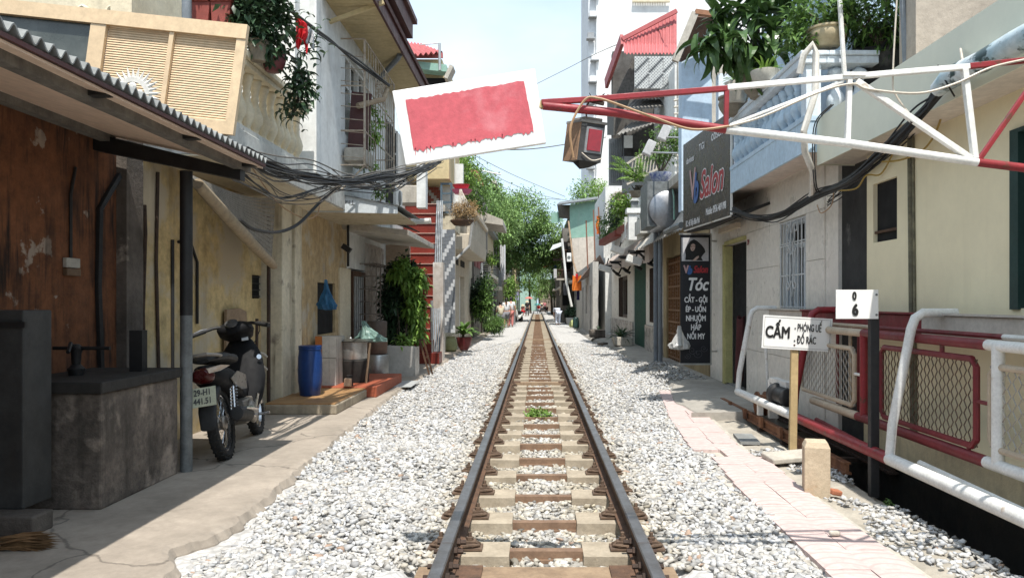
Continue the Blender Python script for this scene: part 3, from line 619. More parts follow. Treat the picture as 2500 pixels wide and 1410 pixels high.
# ------------------------------------------------------------------ lean-to shelter
XR, ZR, YE = -2.345, 2.64, 6.46
def rz(x): return ZR + .21 * (XR - x)
sl = thing('lean_to_shelter', 'lean-to shelter with corrugated roof and dark beams over the motorbike', 'shelter', (-3, 6.3, .05))
mb = MB(); n = 900; ys = [-4 + (YE + 4) * i / n for i in range(n + 1)]
for lay in (0,):
    vs = [(x, y, rz(x) + .02 + .024 * math.sin(y * 2 * math.pi / .092)) for x in (XR, -3.0, -4.3) for y in ys]
    mb.add(vs, [(j * (n + 1) + i, j * (n + 1) + i + 1, (j + 1) * (n + 1) + i + 1, (j + 1) * (n + 1) + i) for j in range(2) for i in range(n)])
build('roof_sheet', mb, asb, sl, solid=.008)
build('eaves_shadow', MB().prism([(XR - .02, rz(XR) - .035), (XR - .005, rz(XR) - .035), (XR - .005, rz(XR) - .012), (XR - .02, rz(XR) - .012)], 'y', -4, YE - .02), maroon, sl)  # maroon strip painted in for the shadow under the roof edge
build('ceiling', MB().prism([(XR - .03, rz(XR) - .035), (-4.0, rz(-4.0) - .035), (-4.0, rz(-4.0) - .05), (XR - .03, rz(XR) - .05)], 'y', -4, YE - .02), ceil_m, sl)
for x, w in ((-2.52, .07), (-3.62, .08)):
    build('purlin', MB().box(x - w / 2, -4, rz(x) - .118, x + w / 2, YE - (.0 if x > -3 else .1), rz(x) - .058), purlin_m, sl)
for y in (3.05, 4.15, 5.25, 6.3):
    build('rafter', MB().prism([(-2.385, rz(-2.385) - .062), (-2.60, rz(-2.6) - .115), (-2.60, rz(-2.6) - .056), (-2.385, rz(-2.385) - .053)], 'y', y - .035, y + .035), black_m, sl)
build('light_block_wall', MB().box(-3.72, 1.0, .05, -2.5, 1.1, 2.62), brown_w, sl)  # unseen wall, added to keep light from behind out of the shelter
build('beam', MB().prism([(-2.5, 2.47), (-3.72, 2.72), (-3.72, 2.86), (-2.5, 2.56)], 'y', 6.27, 6.37), black_m, sl)
build('post', MB().tube([(-2.97, 6.32, .05), (-2.97, 6.32, 1.35)], .049, 14), galv, sl, smooth=True)
build('post', MB().tube([(-2.97, 6.32, 1.35), (-2.97, 6.32, 2.55)], .051, 14), black_m, sl, smooth=True, label='black upper length of the shelter post')
sunp = thing('sun_ornament', 'small white metal sun with pointed rays lying on the roof edge', 'ornament', (-2.5, 5.2, 2.7))
oc = P(325, 232, 5.05); so_m = mat('white_enamel', (.72, .70, .66), (.6, .58, .53), 9, .5, .1)
mb = MB()
for i in range(17):
    a = -.15 + (math.pi + .3) * i / 16; q = Vector((math.cos(a), 0, math.sin(a))); s_ = Vector((-math.sin(a), 0, math.cos(a))) * .017
    r0 = oc + q * .105; r1 = oc + q * (.18 + .012 * (i % 2)); mb.add([r0 - s_, r0 + s_, r1, r0 + Vector((0, -.012, 0))], [(0, 1, 2), (0, 2, 3), (1, 3, 2), (0, 3, 1)])
build('rays', mb, so_m, sunp)
mb = MB()
for i in range(15):
    a0 = math.pi * i / 15; a1 = math.pi * (i + 1) / 15; mb.add([oc + Vector((r * math.cos(a), -d, r * math.sin(a))) for d in (0, .015) for a, r in ((a0, .085), (a0, .115), (a1, .115), (a1, .085))], [(0, 1, 2, 3), (4, 5, 6, 7), (0, 4, 7, 3), (1, 5, 6, 2)])
build('ring', mb, so_m, sunp)
for px, py, r in ((298, 205, .016), (325, 210, .024), (343, 226, .018)): build('boss', MB().lathe(P(px, py, 5.03), [(r, 0), (r, .01), (r * .5, .016)], 12, axis=(0, -1, 0)), so_m, sunp)

# ------------------------------------------------------------------ concrete counter, panel, small things under the shelter
ct = thing('counter', 'blackened concrete counter box standing under the shelter', 'counter', (-3.3, 5.7, .05))
build('body', MB().box(-3.72, 5.14, .05, -3.0, 6.24, .84), counter_m, ct, bevel=.015)
build('top_slab', MB().box(-3.72, 5.10, .842, -2.975, 6.27, .92), mat('sooty_slab', (.03, .027, .024), (.018, .017, .015), 6, .8, .3), ct, bevel=.01)
build('water_pump', MB().lathe((-3.45, 5.6, .92), [(.05, 0), (.06, .05), (.03, .08), (.035, .16), (.05, .2), (.02, .23)], 10).tube([(-3.62, 5.6, 1.12), (-3.2, 5.6, 1.12)], .015, 6).tube([(-3.45, 5.6, 1.1), (-3.43, 5.5, 1.16), (-3.40, 5.42, 1.1)], .014, 6), black_m, None, label='small dark hand pump standing on the concrete counter', cat='pump', smooth=True)
build('post_stub', MB().box(-3.22, 5.9, .92, -3.12, 5.98, 1.24), black_m, None, label='short dark timber stub on the concrete counter', cat='post')
dp = thing('metal_cabinet', 'tall dark dented metal cabinet at the left picture edge', 'cabinet', (-3.5, 4.8, .1))
build('body', MB().box(-4.0, 4.72, .17, PX(57, 4.72), 5.0, PZ(757, 4.72)), mat('dark_sheet', (.05, .05, .048), (.028, .028, .027), 4, .7, .3, 20, streak=.6), dp, bevel=.01)
build('rim', MB().box(-4.0, 4.70, PZ(800, 4.7), PX(60, 4.7), 4.719, PZ(785, 4.7)), black_m, dp)
build('concrete_block', MB().box(-3.7, 4.55, .05, PX(66, 4.5), 4.75, .17), concrete_old, None, bevel=.012, label='rough concrete block under the dark metal cabinet', cat='block')
bro = thing('broom', 'worn brown straw broom head lying on the pavement under the block', 'broom', (-3.2, 4.3, .05))
V, F = leaf_arrays(np.array([-3.12, 4.30, .085]) + RNG.normal(0, .012, (260, 3)), np.array([1, .15, .02]) + RNG.normal(0, .1, (260, 3)), RNG.uniform(.22, .34, 260), .03, .02)
tag(link('bristles', npmesh('bristles', V, F, mat('straw', (.20, .11, .05), (.13, .07, .03), 20, .9, 0, vary=.4)), bro), kind='stuff')
build('handle', MB().tube([(-4.1, 4.2, .1), (-3.08, 4.3, .09)], .018, 7), wood, bro)
sk = thing('socket_box', 'white switch and socket box on the brown wall', 'socket', (XL1, 6.05, 1.4))
sy0, sy1 = YX(152, XL1), YX(186, XL1)
build('switch_plate', MB().box(XL1 + .001, sy0, PZ(652, sy0), XL1 + .035, sy1, PZ(628, sy0)), mat('old_plastic', (.42, .40, .35), (.33, .31, .27), 8, .5, .1), sk, bevel=.006)
build('socket', MB().box(XL1 + .001, sy0, PZ(672, sy0), XL1 + .04, sy1, PZ(654, sy0)), mat('brown_plastic', (.16, .10, .06), (.11, .07, .04), 8, .5, .1), sk, bevel=.006)
build('conduit', MB().tube([(XL1 + .012, (sy0 + sy1) / 2, PZ(628, sy0)), (XL1 + .012, (sy0 + sy1) / 2, PZ(470, sy0)), (XL1 + .012, sy0 + .15, PZ(400, sy0))], .012, 6), cable_b, sk)
for k, (px, pts) in enumerate(((255, [(300, 420), (270, 470), (247, 510), (243, 700), (250, 900)]), (395, [(388, 420), (384, 640), (390, 900)]), (355, [(356, 500), (358, 570), (352, 760), (356, 910)]), (432, [(424, 585), (424, 900)]), (484, [(438, 590), (470, 598), (484, 640), (484, 790)]))):
    q = []
    for x_, y_ in pts:
        yy = YX(x_, XL1 + .03); q.append((XL1 + .02, yy, PZ(y_, yy)))
    build('wall_pipe', MB().tube(q, .016 if k else .03, 6), [cable_b, rust_dk, rust_dk, black_m, black_m][k], hs, smooth=True)
build('plank', MB().prism([(YX(548, XL1 + .06), .05), (YX(612, XL1 + .06), .05), (YX(600, XL1 + .06), PZ(760, 9.4)), (YX(585, XL1 + .06), PZ(752, 9.4)), (YX(552, XL1 + .06), PZ(754, 9.4))], 'x', XL1 + .04, XL1 + .07), wood, None, label='pale wooden plank leaning on the wall behind the motorbike', cat='plank')
# rolled bamboo blind
bl = thing('bamboo_blind', 'torn grey slatted blind sagging under the balcony', 'blind', (-3.3, 7.5, 2.2))
blm = mat('blind_slats', (.27, .25, .215), (.19, .175, .15), 14, .85, .2)
a0, a1, c0, c1 = P(462, 425, 6.6), P(672, 480, 9.8), P(474, 440, 6.6), P(662, 642, 9.6)
for i in range(15):
    t0 = i / 15; t1 = (i + .86) / 15
    def bp(u, t): return a0.lerp(a1, u).lerp(c0.lerp(c1, u), t) + Vector((.05 * math.sin(u * 3.1), 0, -.09 * math.sin(math.pi * u) * (1 - t * .3)))
    mb = MB().grid(lambda u, v: bp(u, t0 + (t1 - t0) * v), 10, 1); build('blind_slat', mb, blm, bl, solid=.008)
pts = [c0.lerp(c1, u) + Vector((.05 * math.sin(u * 3.1) + .03, 0, -.07 * math.sin(math.pi * u) - .03)) for u in np.linspace(0, 1, 10)]
build('blind_roll', MB().tube(pts, [.05, .055, .06, .06, .065, .06, .06, .055, .06, .05], 10), mat('blind_roll', (.40, .32, .21), (.28, .22, .15), 14, .85, .3), bl, smooth=True)
# standpipe with tap
tp = thing('water_pipe', 'rusty water pipe with two pale taps on the pilaster foot', 'pipe', (XL1 + .1, 9.9, .1))
build('pipe', MB().tube([(XL1 + .12, 9.6, .1), (XL1 + .12, 9.62, 1.25)], .02, 7).tube([(XL1 + .17, 9.9, .1), (XL1 + .17, 9.9, 2.6)], .025, 7), rust_dk, tp)
for z_ in (.62, .78): build('tap', MB().tube([(XL1 + .1, 9.5, z_ + .05), (XL1 + .2, 9.6, z_ + .03), (XL1 + .22, 9.68, z_ - .02)], .019, 7), conc_pale, tp, smooth=True)

# ------------------------------------------------------------------ steps, barrel, stove and pots
st = thing('step', 'low tan tiled concrete step at the foot of the yellow wall', 'step', (-3, 10, .05))
build('riser', MB().box(-3.46, 9.5, .05, -2.56, 11.2, .172), mat('step_concrete', (.42, .36, .27), (.26, .215, .155), 3, .9, .5, 30, streak=.5), st, bevel=.015)
build('tread', MB().box(-3.46, 9.52, .1735, -2.58, 11.2, .19), mat('tan_tile', (.40, .23, .10), (.32, .18, .08), 3, .5, .1), st)
build('step', MB().box(-3.46, 11.22, .05, -2.42, 13.3, .21), red_step, None, bevel=.012, label='red painted step past the blue barrel', cat='step')
bar = thing('barrel', 'blue plastic barrel on the tan step', 'barrel', (-3.2, 10.6, .19))
by = 10.35; bx = PX(757, by); r = 57 * by / FPX / 2
build('drum', MB().lathe((bx, by, .19), [(r * .8, 0), (r * .86, .01), (r, .2), (r * 1.02, .35), (r, .52), (r * .93, .6), (r * .93, .62)], 26), blue_pl, bar, smooth=True)
build('lid', MB().lathe((bx, by, .81), [(r * .9, 0), (r * .97, .005), (r * .97, .025), (r * .93, .03), (r * .97, .035), (r * .97, .055), (r * .85, .06), (r * .1, .05)], 26), blue_pl, bar, smooth=True)
tcn = thing('tiled_counter', 'white tiled low counter beside the blue barrel', 'counter', (-3.1, 11.5, .2))
cy = 11.4; x0, x1 = PX(770, cy), PX(821, cy); ztop = PZ(820, cy)
build('core', MB().box(x0, cy, .2, x1, cy + .5, ztop - .01), conc_pale, tcn)
ti = MB().box(-.5, -.008, -.5, .5, .008, .5); tw = ti.mesh('tile', mat('white_tile', (.62, .60, .55), (.54, .52, .47), 2, .3, .05)); to = ti.mesh('tile', mat('orange_tile', (.55, .19, .05), (.46, .16, .045), 3, .4, .05))
n = 3; w = (x1 - x0) / n
for i in range(n):
    for j, (za, zb) in enumerate(((.2, .62), (.625, ztop))):
        o = inst('tile', to if (i == 0 and j == 1) else tw, tcn, (x0 + w * (i + .5), cy - .01, (za + zb) / 2), (0, 0, 0), (w * .96, 1, (zb - za) * .985))
pot = thing('stock_pot', 'large aluminium stock pot with dark lid on the charcoal stove', 'pot', (-2.9, 12, .9))
py_ = 11.9; pxc = PX(865, py_); rr = 62 * py_ / FPX / 2; zb = PZ(876, py_); zt = PZ(836, py_)
build('pot', MB().lathe((pxc, py_, zb), [(rr * .92, 0), (rr * .97, .02), (rr, zt - zb), (rr * 1.06, zt - zb + .005), (rr * 1.06, zt - zb + .018), (rr * .9, zt - zb + .02)], 26), alu, pot, smooth=True)
build('lid', MB().lathe((pxc + .03, py_, zt + .02), [(rr * 1.3, 0), (rr * 1.32, .012), (rr * .9, .03), (rr * .1, .045)], 26), mat('dark_lid', (.12, .115, .10), (.07, .07, .06), 5, .4, .1, metal=.5), pot, smooth=True)
build('lid_knob', MB().sph((pxc - .05, py_ - .03, zt + .07), .02, 8, 6), alu, pot, smooth=True)
stv = thing('charcoal_stove', 'sooty black drum stove under the aluminium stock pot', 'stove', (pxc, py_, .21))
build('drum', MB().lathe((pxc + .02, py_, .21), [(rr * 1.0, 0), (rr * 1.04, .02), (rr * 1.06, zb - .23), (rr * .96, zb - .212)], 22), soot, stv, smooth=True)
build('stand_bar', MB().tube([(pxc - rr * 1.3, py_ - .1, .21), (pxc - rr * 1.3, py_ - .1, zt)], .022, 6), galv, stv)
build('stand_bar', MB().tube([(pxc + rr * 1.15, py_ - .2, .21), (pxc + rr * 1.35, py_ - .1, zt)], .018, 6), wood, stv)
can = build('tin_can', MB().lathe((PX(849, 11.2), 11.3, .21), [(.055, 0), (.055, .16), (.05, .162)], 12), soot, None, smooth=True, label='small soot blackened tin before the charcoal stove', cat='tin')
build('brick', MB().obox((PX(849, 11.15), 11.15, .28), (.11, .06, .12), (0, R(3), R(5))), mat('pale_brick', (.50, .36, .26), (.42, .29, .2), 8, .9, .4), None, bevel=.012, label='broken pale brick on the red step', cat='brick')
for i, (px, yb, z0, z1, rr_, mm, lab) in enumerate(((922, 13.6, .06, .52, .2, alu, 'dented grey metal pail at the bottom of the pail stack'), (920, 13.65, .525, .80, .19, mat('rusty_pail', (.20, .12, .085), (.12, .08, .06), 6, .6, .2, metal=.3), 'rusty brown pail in the middle of the pail stack'), (921, 13.7, .805, 1.12, .175, mat('dark_pail', (.13, .10, .085), (.085, .07, .06), 6, .6, .2, metal=.3), 'dark pail on top of the pail stack'))):
    build('pail', MB().lathe((PX(px, yb), yb, z0), [(rr_ * .85, 0), (rr_ * .97, .03), (rr_, (z1 - z0) * .5), (rr_ * 1.02, z1 - z0 - .02), (rr_ * .97, z1 - z0)], 20), mm, None, smooth=True, label=lab, cat='pail', group='metal pails stacked by the gate')
# aluminium planter
ap = thing('sheet_planter', 'square planter of scorched aluminium sheet before the climbing plant', 'planter', (-2.7, 15.5, .05))
ya = 14.4; x0, x1 = PX(941, ya), PX(1011, ya); z1 = PZ(845, ya)
shm = mat('planter_sheet', (.58, .56, .52), (.50, .48, .44), 2, .45, .15, 25, metal=.3, patch=(.20, .11, .06), pscale=2.2, plo=.58, phi=.64)
build('sheet', MB().prism([(x0 + .01, .05), (x1 - .01, .05), (x1 + .03, z1), (x0 - .02, z1 + .02)], 'y', ya, ya + .02).box(x1, ya + .021, .05, x1 + .02, ya + .5, z1 - .02).box(x0 - .01, ya + .021, .05, x0 + .01, ya + .5, z1), shm, ap)
build('soil', MB().box(x0 + .02, ya + .03, .06, x1, ya + .48, z1 - .06), soil_m, ap)
build('chair_frame', MB().bar((x1 + .06, ya + .25, z1 + .12), (x1 + .26, ya + .2, .06), .035, .03).bar((x1 + .14, ya + .25, z1 + .12), (x1 + .30, ya + .35, .06), .035, .03).bar((x1 + .05, ya + .27, z1 + .11), (x1 + .17, ya + .27, z1 + .11), .03, .03).bar((x1 + .16, ya + .24, .38), (x1 + .24, ya + .24, .42), .025, .025), wood_dk, None, label='folded brown wooden chair frame beside the sheet planter', cat='chair')
build('tile_mat', MB().box(PX(910, 12.6), 12.55, .052, PX(1005, 12.6), 13.5, .06), mat('bluish_tiles', (.46, .47, .46), (.36, .37, .365), 6, .5, .1), None, label='patch of pale tiles set in the pavement by the steps', cat='tiles')
# plastic bags
def bag(name, c, w, h, m, label, tw=0, depth=.5):
    c = Vector(c); mb = MB()
    prof = [(.06, 0), (.10, .12), (.13, .3), (.3, .55), (.46, .75), (.5, .88), (.38, .97), (.12, 1.0)]
    prof = [(r_ * (1 + .06 * math.sin(q * 2.3)), t_) for q, (r_, t_) in enumerate(sum([[prof[q], ((prof[q][0] + prof[q + 1][0]) / 2, (prof[q][1] + prof[q + 1][1]) / 2)] for q in range(len(prof) - 1)], []) + [prof[-1]])]
    n = 36
    vs = []
    for i, (r, t) in enumerate(prof):
        for j in range(n):
            a = 2 * math.pi * j / n; k = 1 + .2 * math.sin(a * 5 + t * 6) + .14 * math.sin(a * 11 - t * 9) + .1 * math.sin(a * 3 + i * 2.1)
            vs.append(c + Vector((math.cos(a) * r * w * k + tw * t, math.sin(a) * r * w * k * depth, -t * h)))
    mb.add(vs, [(i * n + j, i * n + (j + 1) % n, (i + 1) * n + (j + 1) % n, (i + 1) * n + j) for i in range(len(prof) - 1) for j in range(n)] + [tuple(range(n)), tuple(range((len(prof) - 1) * n, len(prof) * n))])
    return build(name, mb, m, None, smooth=True, label=label, cat='plastic bag')
bag('plastic_bag', P(795, 682, 11.6), .26, .47, mat('blue_film', (.05, .20, .38), (.03, .13, .27), 9, .35, .2, trans=.3), 'crumpled blue plastic bag hanging before the dark hatch', .03)
bag('plastic_bag', P(886, 783, 12.1), .42, .34, mat('green_film', (.28, .42, .37), (.2, .33, .29), 9, .35, .2, trans=.35), 'pale green plastic bag slumped over the stock pot lid', .17)

build('core', MB().box(-8, -4, .0, XL1 - .35, 13.6, 3.3), dark_in, hs)
# ================================================================== LEFT SIDE, past the yellow house
# awning over the stove
aw = thing('awning', 'white sheet metal awning with peeling soffit above the dirty yellow wall', 'awning', (-2.8, 11.3, 2.8))
ya = 11.25; xl, xr_ = XL2, PX(970, ya); zl, zr_ = PZ(517, ya), PZ(521, ya)
build('front_panel', MB().prism([(xl, zl), (xr_, zr_), (xr_, PZ(503, ya)), (PX(830, ya), PZ(476, ya)), (xl, PZ(470, ya))], 'y', ya, ya + .03), mat('bluish_sheet', (.60, .64, .66), (.53, .57, .59), 3, .45, .05, streak=.3), aw)
yf = 13.1
build('top_sheet', MB().add([(xl, ya - .03, PZ(470, ya)), (PX(830, ya), ya - .03, PZ(475, ya)), (xr_ + .03, ya - .03, PZ(502, ya)), (xr_ + .05, yf, PZ(502, ya)), (xl, yf, PZ(470, ya))], [(0, 1, 2, 3, 4)]), galv, aw, solid=.012)
build('soffit', MB().box(xl, ya + .031, zl - .004, xr_, yf, zl + .012), mat('peeling_soffit', (.50, .43, .30), (.40, .34, .23), 4, .9, .4, patch=(.16, .12, .08), pscale=9, plo=.62, phi=.66, patchz=5), aw)
text('lettering', 'The Best C', .105, ink_gr, aw, (PX(828, ya), ya, PZ(494, ya)), (-1, 0, 0), (0, 0, -1), xs=.95, lift=.003)
c2 = thing('canopy', 'pale concrete canopy slab below the sheet metal awning', 'canopy', (-2.7, 14, 2.7))
build('slab', MB().prism([(XL2, 2.74), (PX(1016, 14.2) + .02, 2.62), (PX(1016, 14.2) + .02, 2.72), (XL2, 2.86)], 'y', 13.25, 16.6), conc_pale, c2, bevel=.01)
build('pvc_pipe', MB().tube([P(1003, 541, 15.5), P(1052, 539, 15.5)], .06, 10), mat('white_pvc', (.70, .68, .62), (.6, .58, .52), 5, .4, .05), None, smooth=True, label='white plastic pipe end sticking out above the red stairs', cat='pipe')

# grey tiled shopfront behind the stove: door leaf, barred gate, plant cage
sf = thing('house', 'low grey tiled house front with barred gate behind the stock pot', 'house', (-3.5, 15, .05))
yA, yB = 13.62, 17.0
gy0_, gy1_ = YX(858, XL2), YX(889, XL2)
build('wall', wall_x(MB(), XL2 - .3, XL2, yA, yB, .05, 4.6, [(gy0_ - .25, gy1_, .05, PZ(655, gy0_))]), white_w, sf)
for i in range(8):
    for j in range(3):
        y0 = gy1_ + .05 + i * .3
        if y0 + .3 > yB: continue
        build('tile', MB().box(XL2 + .001, y0 + .004, .06 + j * .86, XL2 + .016, y0 + .296, .06 + (j + 1) * .86 - .006), marble_g, sf)
build('interior', MB().box(XL2 - .28, gy0_ - .3, .05, XL2 - .22, gy1_ + .1, 2.3), dark_in, sf)
build('door_leaf', MB().box(XL2 - .02, YX(826, XL2), .2, XL2 + .025, YX(853, XL2), PZ(652, YX(826, XL2))), cream_b, sf, label='stained pale yellow door leaf')
gt = build('gate', MB().box(XL2 - .02, gy0_, .2, XL2 + .03, gy0_ + .06, PZ(660, gy0_)).box(XL2 - .02, gy1_ - .07, .2, XL2 + .03, gy1_, PZ(660, gy0_)).box(XL2 - .02, gy0_ + .06, PZ(672, gy0_), XL2 + .03, gy1_ - .07, PZ(660, gy0_)), wood_dk, sf)
for i in range(6): yy = gy0_ + .1 + (gy1_ - gy0_ - .2) * i / 5; build('gate_bar', MB().tube([(XL2, yy, .25), (XL2, yy, PZ(668, gy0_))], .011, 6), alu, gt)
build('gate_sheet', MB().box(XL2 - .015, gy0_ + .06, .2, XL2 - .005, gy1_ - .07, .95), galv, gt)
pc = thing('plant_cage', 'rusty wire cage frame fixed to the grey tiled wall', 'cage', (XL2 + .2, 15.3, .4))
mb = MB(); cy0, cy1 = 14.6, 16.1; xx = XL2 + .32; ct_, cb_ = 2.2, .5
for yy in np.linspace(cy0, cy1, 5): mb.tube([(xx, yy, cb_), (xx, yy, ct_), (XL2, yy, ct_)], .013, 5)
for zz in np.linspace(cb_, ct_, 8): mb.tube([(XL2, cy0, zz), (xx, cy0, zz), (xx, cy1, zz)], .012, 5)
build('wire_frame', mb, mat('cage_grey', (.23, .20, .17), (.14, .11, .09), 9, .8, .1), pc)
build('wall_lamp', MB().tube([P(850, 545, 13.2), P(850, 650, 13.2)], .022, 6).obox(P(846, 606, 13.0), (.16, .1, .09), (0, R(35), 0)), black_m, None, label='small black lamp on the wall under the awning', cat='lamp')

# upper storey clutter above: concrete box, cabinet, air conditioner
ac1 = thing('air_conditioner', 'white air conditioner beside the upper white shutter', 'air conditioner', (-2.8, 15.4, 3.2))
y = 15.6
build('case', MB().box(PX(943, y), y, PZ(500, y), PX(968, y), y + .7, PZ(456, y)), white_p, ac1, bevel=.02)
build('fan_grille', MB().lathe((PX(968, y) + .003, y + .35, PZ(478, y)), [(.15, 0), (.15, .012), (.03, .02)], 16, axis=(1, 0, 0)), galv, ac1)
bx2 = thing('house', 'narrow white house with red tiled stairs and checkered tile wall', 'house', (-3, 18, .05))
y = 17.2
build('balcony_box', MB().box(PX(966, y), y, PZ(496, y), PX(1018, y), y + .5, PZ(452, y)), conc_pale, bx2, bevel=.02, label='mossy concrete balcony box')
build('balcony_box', MB().box(PX(1018, y), y - .05, PZ(507, y), PX(1040, y), y + .25, PZ(402, y)), white_w, bx2, label='white rendered balcony corner')
build('side_wall', MB().box(-3.9, 17.0, .05, XL2 + .02, 22.6, 5.6), white_w, bx2)
build('side_wall', MB().box(XL2 + .022, 17.0, .05, PX(1000, 17.0), 17.12, 2.75), mat('reflective_tile', (.42, .30, .20), (.36, .27, .19), 2, .25, .03), bx2)
# red stairs
sx0, sx1 = -3.42, -2.50; sy, sz = 17.55, .05; n = 15; rise, run = .262, .135
for i in range(n):
    a = sy + i * run; z1 = sz + (i + 1) * rise; sh_ = -.010 * i
    s_ = build('stair_step', MB().box(sx0, a, sz + max(0, i - 1) * rise, sx1 + sh_, a + run * 1.6, z1 - .02), red_tile, bx2)
    build('nosing', MB().box(sx0, a - .03, z1 - .018, sx1 + sh_ + .01, a + run * 1.02, z1), mat('nosing_tile', (.52, .36, .30), (.44, .28, .22), 4, .5, .1), s_)
build('stair_step', MB().box(-2.75, 17.3, .05, -2.28, 17.85, .30), red_tile, bx2, bevel=.008); build('stair_step', MB().box(-2.75, 17.4, .30, -2.47, 17.84, .58), red_tile, bx2, bevel=.008)
ty = sy + n * run; tz = sz + n * rise
build('landing', MB().box(-3.42, ty + .02, tz - .18, -2.42, ty + 1.5, tz - .01), conc_pale, bx2)
build('landing', MB().box(PX(1076, ty), ty + .1, PZ(562, ty), PX(1110, ty), ty + 1.4, PZ(526, ty)), cream_p, bx2)
build('front_wall', MB().box(-3.46, ty + 1.5, tz, -2.1, ty + 1.7, 5.3), white_w, bx2)
# checkered wall tiles, two colours, brick bond
def tile_wall(px0, px1, py0, py1, y, ca, cb, parent, cols, rows, band):
    x0, x1, z0, z1 = PX(px0, y), PX(px1, y), PZ(py1, y), PZ(py0, y); w = (x1 - x0) / cols; h = (z1 - z0) / rows
    ma = MB().box(-.5, -.006, -.5, .5, .006, .5).mesh('tile', ca); mb_ = ma.copy(); mb_.materials.clear(); mb_.materials.append(cb)
    for j in range(rows):
        off = (j % 2) * .5
        for i in range(-1, cols + 1):
            a = max(0, (i + off) * w); b = min(cols * w, (i + 1 + off) * w)
            if b - a < .02: continue
            ph = (i * 2 + (j % 2) + (j if band > 0 else -j)) % 6
            inst('tile', ma if ph < 3 else mb_, parent, (x0 + (a + b) / 2, y + random.uniform(-.002, .002), z0 + (j + .5) * h), (0, 0, 0), ((b - a) * .97, 1, h * .95))
    build('tile_backing', MB().box(x0, y + .007, z0, x1, y + .12, z1), conc_pale, parent)
tile_wall(1040, 1078, 396, 498, ty + 1.4, mat('brick_red_tile', (.33, .085, .05), (.26, .07, .04), 7, .55, .1), mat('pale_tile', (.58, .55, .49), (.5, .47, .42), 7, .5, .1), bx2, 3, 15, 1)
tile_wall(1080, 1111, 560, 812, 18.9, mat('slate_tile', (.16, .175, .19), (.12, .13, .145), 9, .5, .1), mat('light_grey_tile', (.52, .53, .53), (.44, .45, .455), 9, .5, .1), bx2, 3, 27, -1)
build('marble_pillar', MB().box(PX(1057, 18.2), 18.2, .05, PX(1082, 18.2), 18.5, PZ(640, 18.2)), mat('pillar_marble', (.50, .46, .42), (.36, .31, .26), 2, .3, .05, patch=(.62, .6, .56), pscale=3, plo=.5, phi=.6, patchz=.5), bx2)
build('white_pillar', MB().box(PX(1079, ty + 1.2), ty + 1.3, tz, PX(1109, ty + 1.2), ty + 1.42, PZ(385, ty + 1.3)), white_w, bx2)
# blue-grey landing rail and metal stringer
rl = thing('stair_railing', 'blue grey steel railing at the head of the red stairs', 'railing', (-2.5, ty, tz))
steel_b = mat('blue_grey_steel', (.085, .125, .155), (.07, .105, .13), 5, .5, .05)
mb = MB(); yy = ty + .1
xa, xb, za, zb_ = PX(1075, yy), PX(1104, yy), PZ(520, yy), PZ(446, yy)
mb.box(xa, yy, za, xa + .05, yy + .05, zb_ - .05).box(xb - .05, yy, za, xb, yy + .05, zb_ - .05).box(xa, yy, zb_ - .05, xb, yy + .05, zb_)
for k in (.0, .33, .62): mb.box(xa + .05, yy + .005, za + k * (zb_ - za), xb - .05, yy + .045, za + k * (zb_ - za) + .045)
build('rail_frame', mb, steel_b, rl)
mb = MB()
for k in range(4): mb.bar((sx1 + .02 + k * .05, sy + .15, .3), (PX(1068, yy) + k * .045, ty + .05, tz + .1), .03, .03)
build('stringer', mb, mat('bright_steel', (.10, .13, .155), (.08, .10, .125), 4, .5, .03), rl)
build('newel', MB().tube([(sx1 + .03, sy - .1, .05), (sx1 + .03, sy - .1, 1.5)], .035, 8), alu, rl, smooth=True)

build('stair_awning', MB().add([(-3.45, 15.0, 3.25), (-2.78, 15.0, 3.05), (-2.72, 17.3, 3.05), (-3.45, 17.3, 3.3)], [(0, 1, 2, 3)]), rust_dk, bx2, solid=.02)
# red tiled roof house behind
rh = thing('house', 'yellowish house with bright red tiled roof and green beam on the left', 'house', (-4, 19, .05))
y0, y1 = 16.5, 21
xe = PX(1080, 20.0)
mb = MB(); n = 26
A1, A2, B1, B2 = P(962, 92, 16.5), P(1000, 106, 19), P(985, 133, 17.0), P(1082, 130, 20.0)
mb.grid(lambda u, v: Vector(P(952, 98, 18.6)).lerp(P(1030, 108, 20.5), u).lerp(Vector(P(955, 140, 17.6)).lerp(P(1081, 127, 19.3), u), v) + Vector((0, 0, .035 * math.sin(u * 60) - .05 * ((v * 6) % 1))), 60, 24)
build('roof', mb, roof_red, rh)
yy = 19.2
build('fascia', MB().box(PX(955, yy), yy, PZ(141, yy), PX(1081, yy), yy + .06, PZ(129, yy)), roof_red, rh)
build('soffit', MB().box(PX(985, yy), yy + .1, PZ(160, yy), PX(1078, yy), yy + 2.5, PZ(141, yy) - .01), yel_soff, rh)
build('green_beam', MB().prism([(PX(1000, yy), PZ(172, yy)), (PX(1094, yy), PZ(181, yy)), (PX(1092, yy), PZ(164, yy)), (PX(1000, yy), PZ(153, yy))], 'y', yy - .2, yy + .2), green_c, rh)
build('upper_wall', MB().box(PX(985, yy), yy + .4, PZ(430, yy), PX(1092, yy), yy + 3, PZ(162, yy)), yel_soff, rh, label='shaded yellow upper wall')
build('beam_end', MB().obox(P(1098, 182, yy), (.1, .5, .35), (0, R(25), 0)), conc_pale, rh)
build('antenna_pipe', MB().tube([P(1074, 172, yy - .25), P(1073, 106, yy - .25)], .035, 7).tube([P(1024, 110, yy), P(1073, 106, yy)], .012, 5), alu, rh)
build('dark_opening', MB().box(PX(1030, yy), yy + .3, PZ(215, yy), PX(1085, yy), yy + .39, PZ(182, yy)), dark_in, rh)

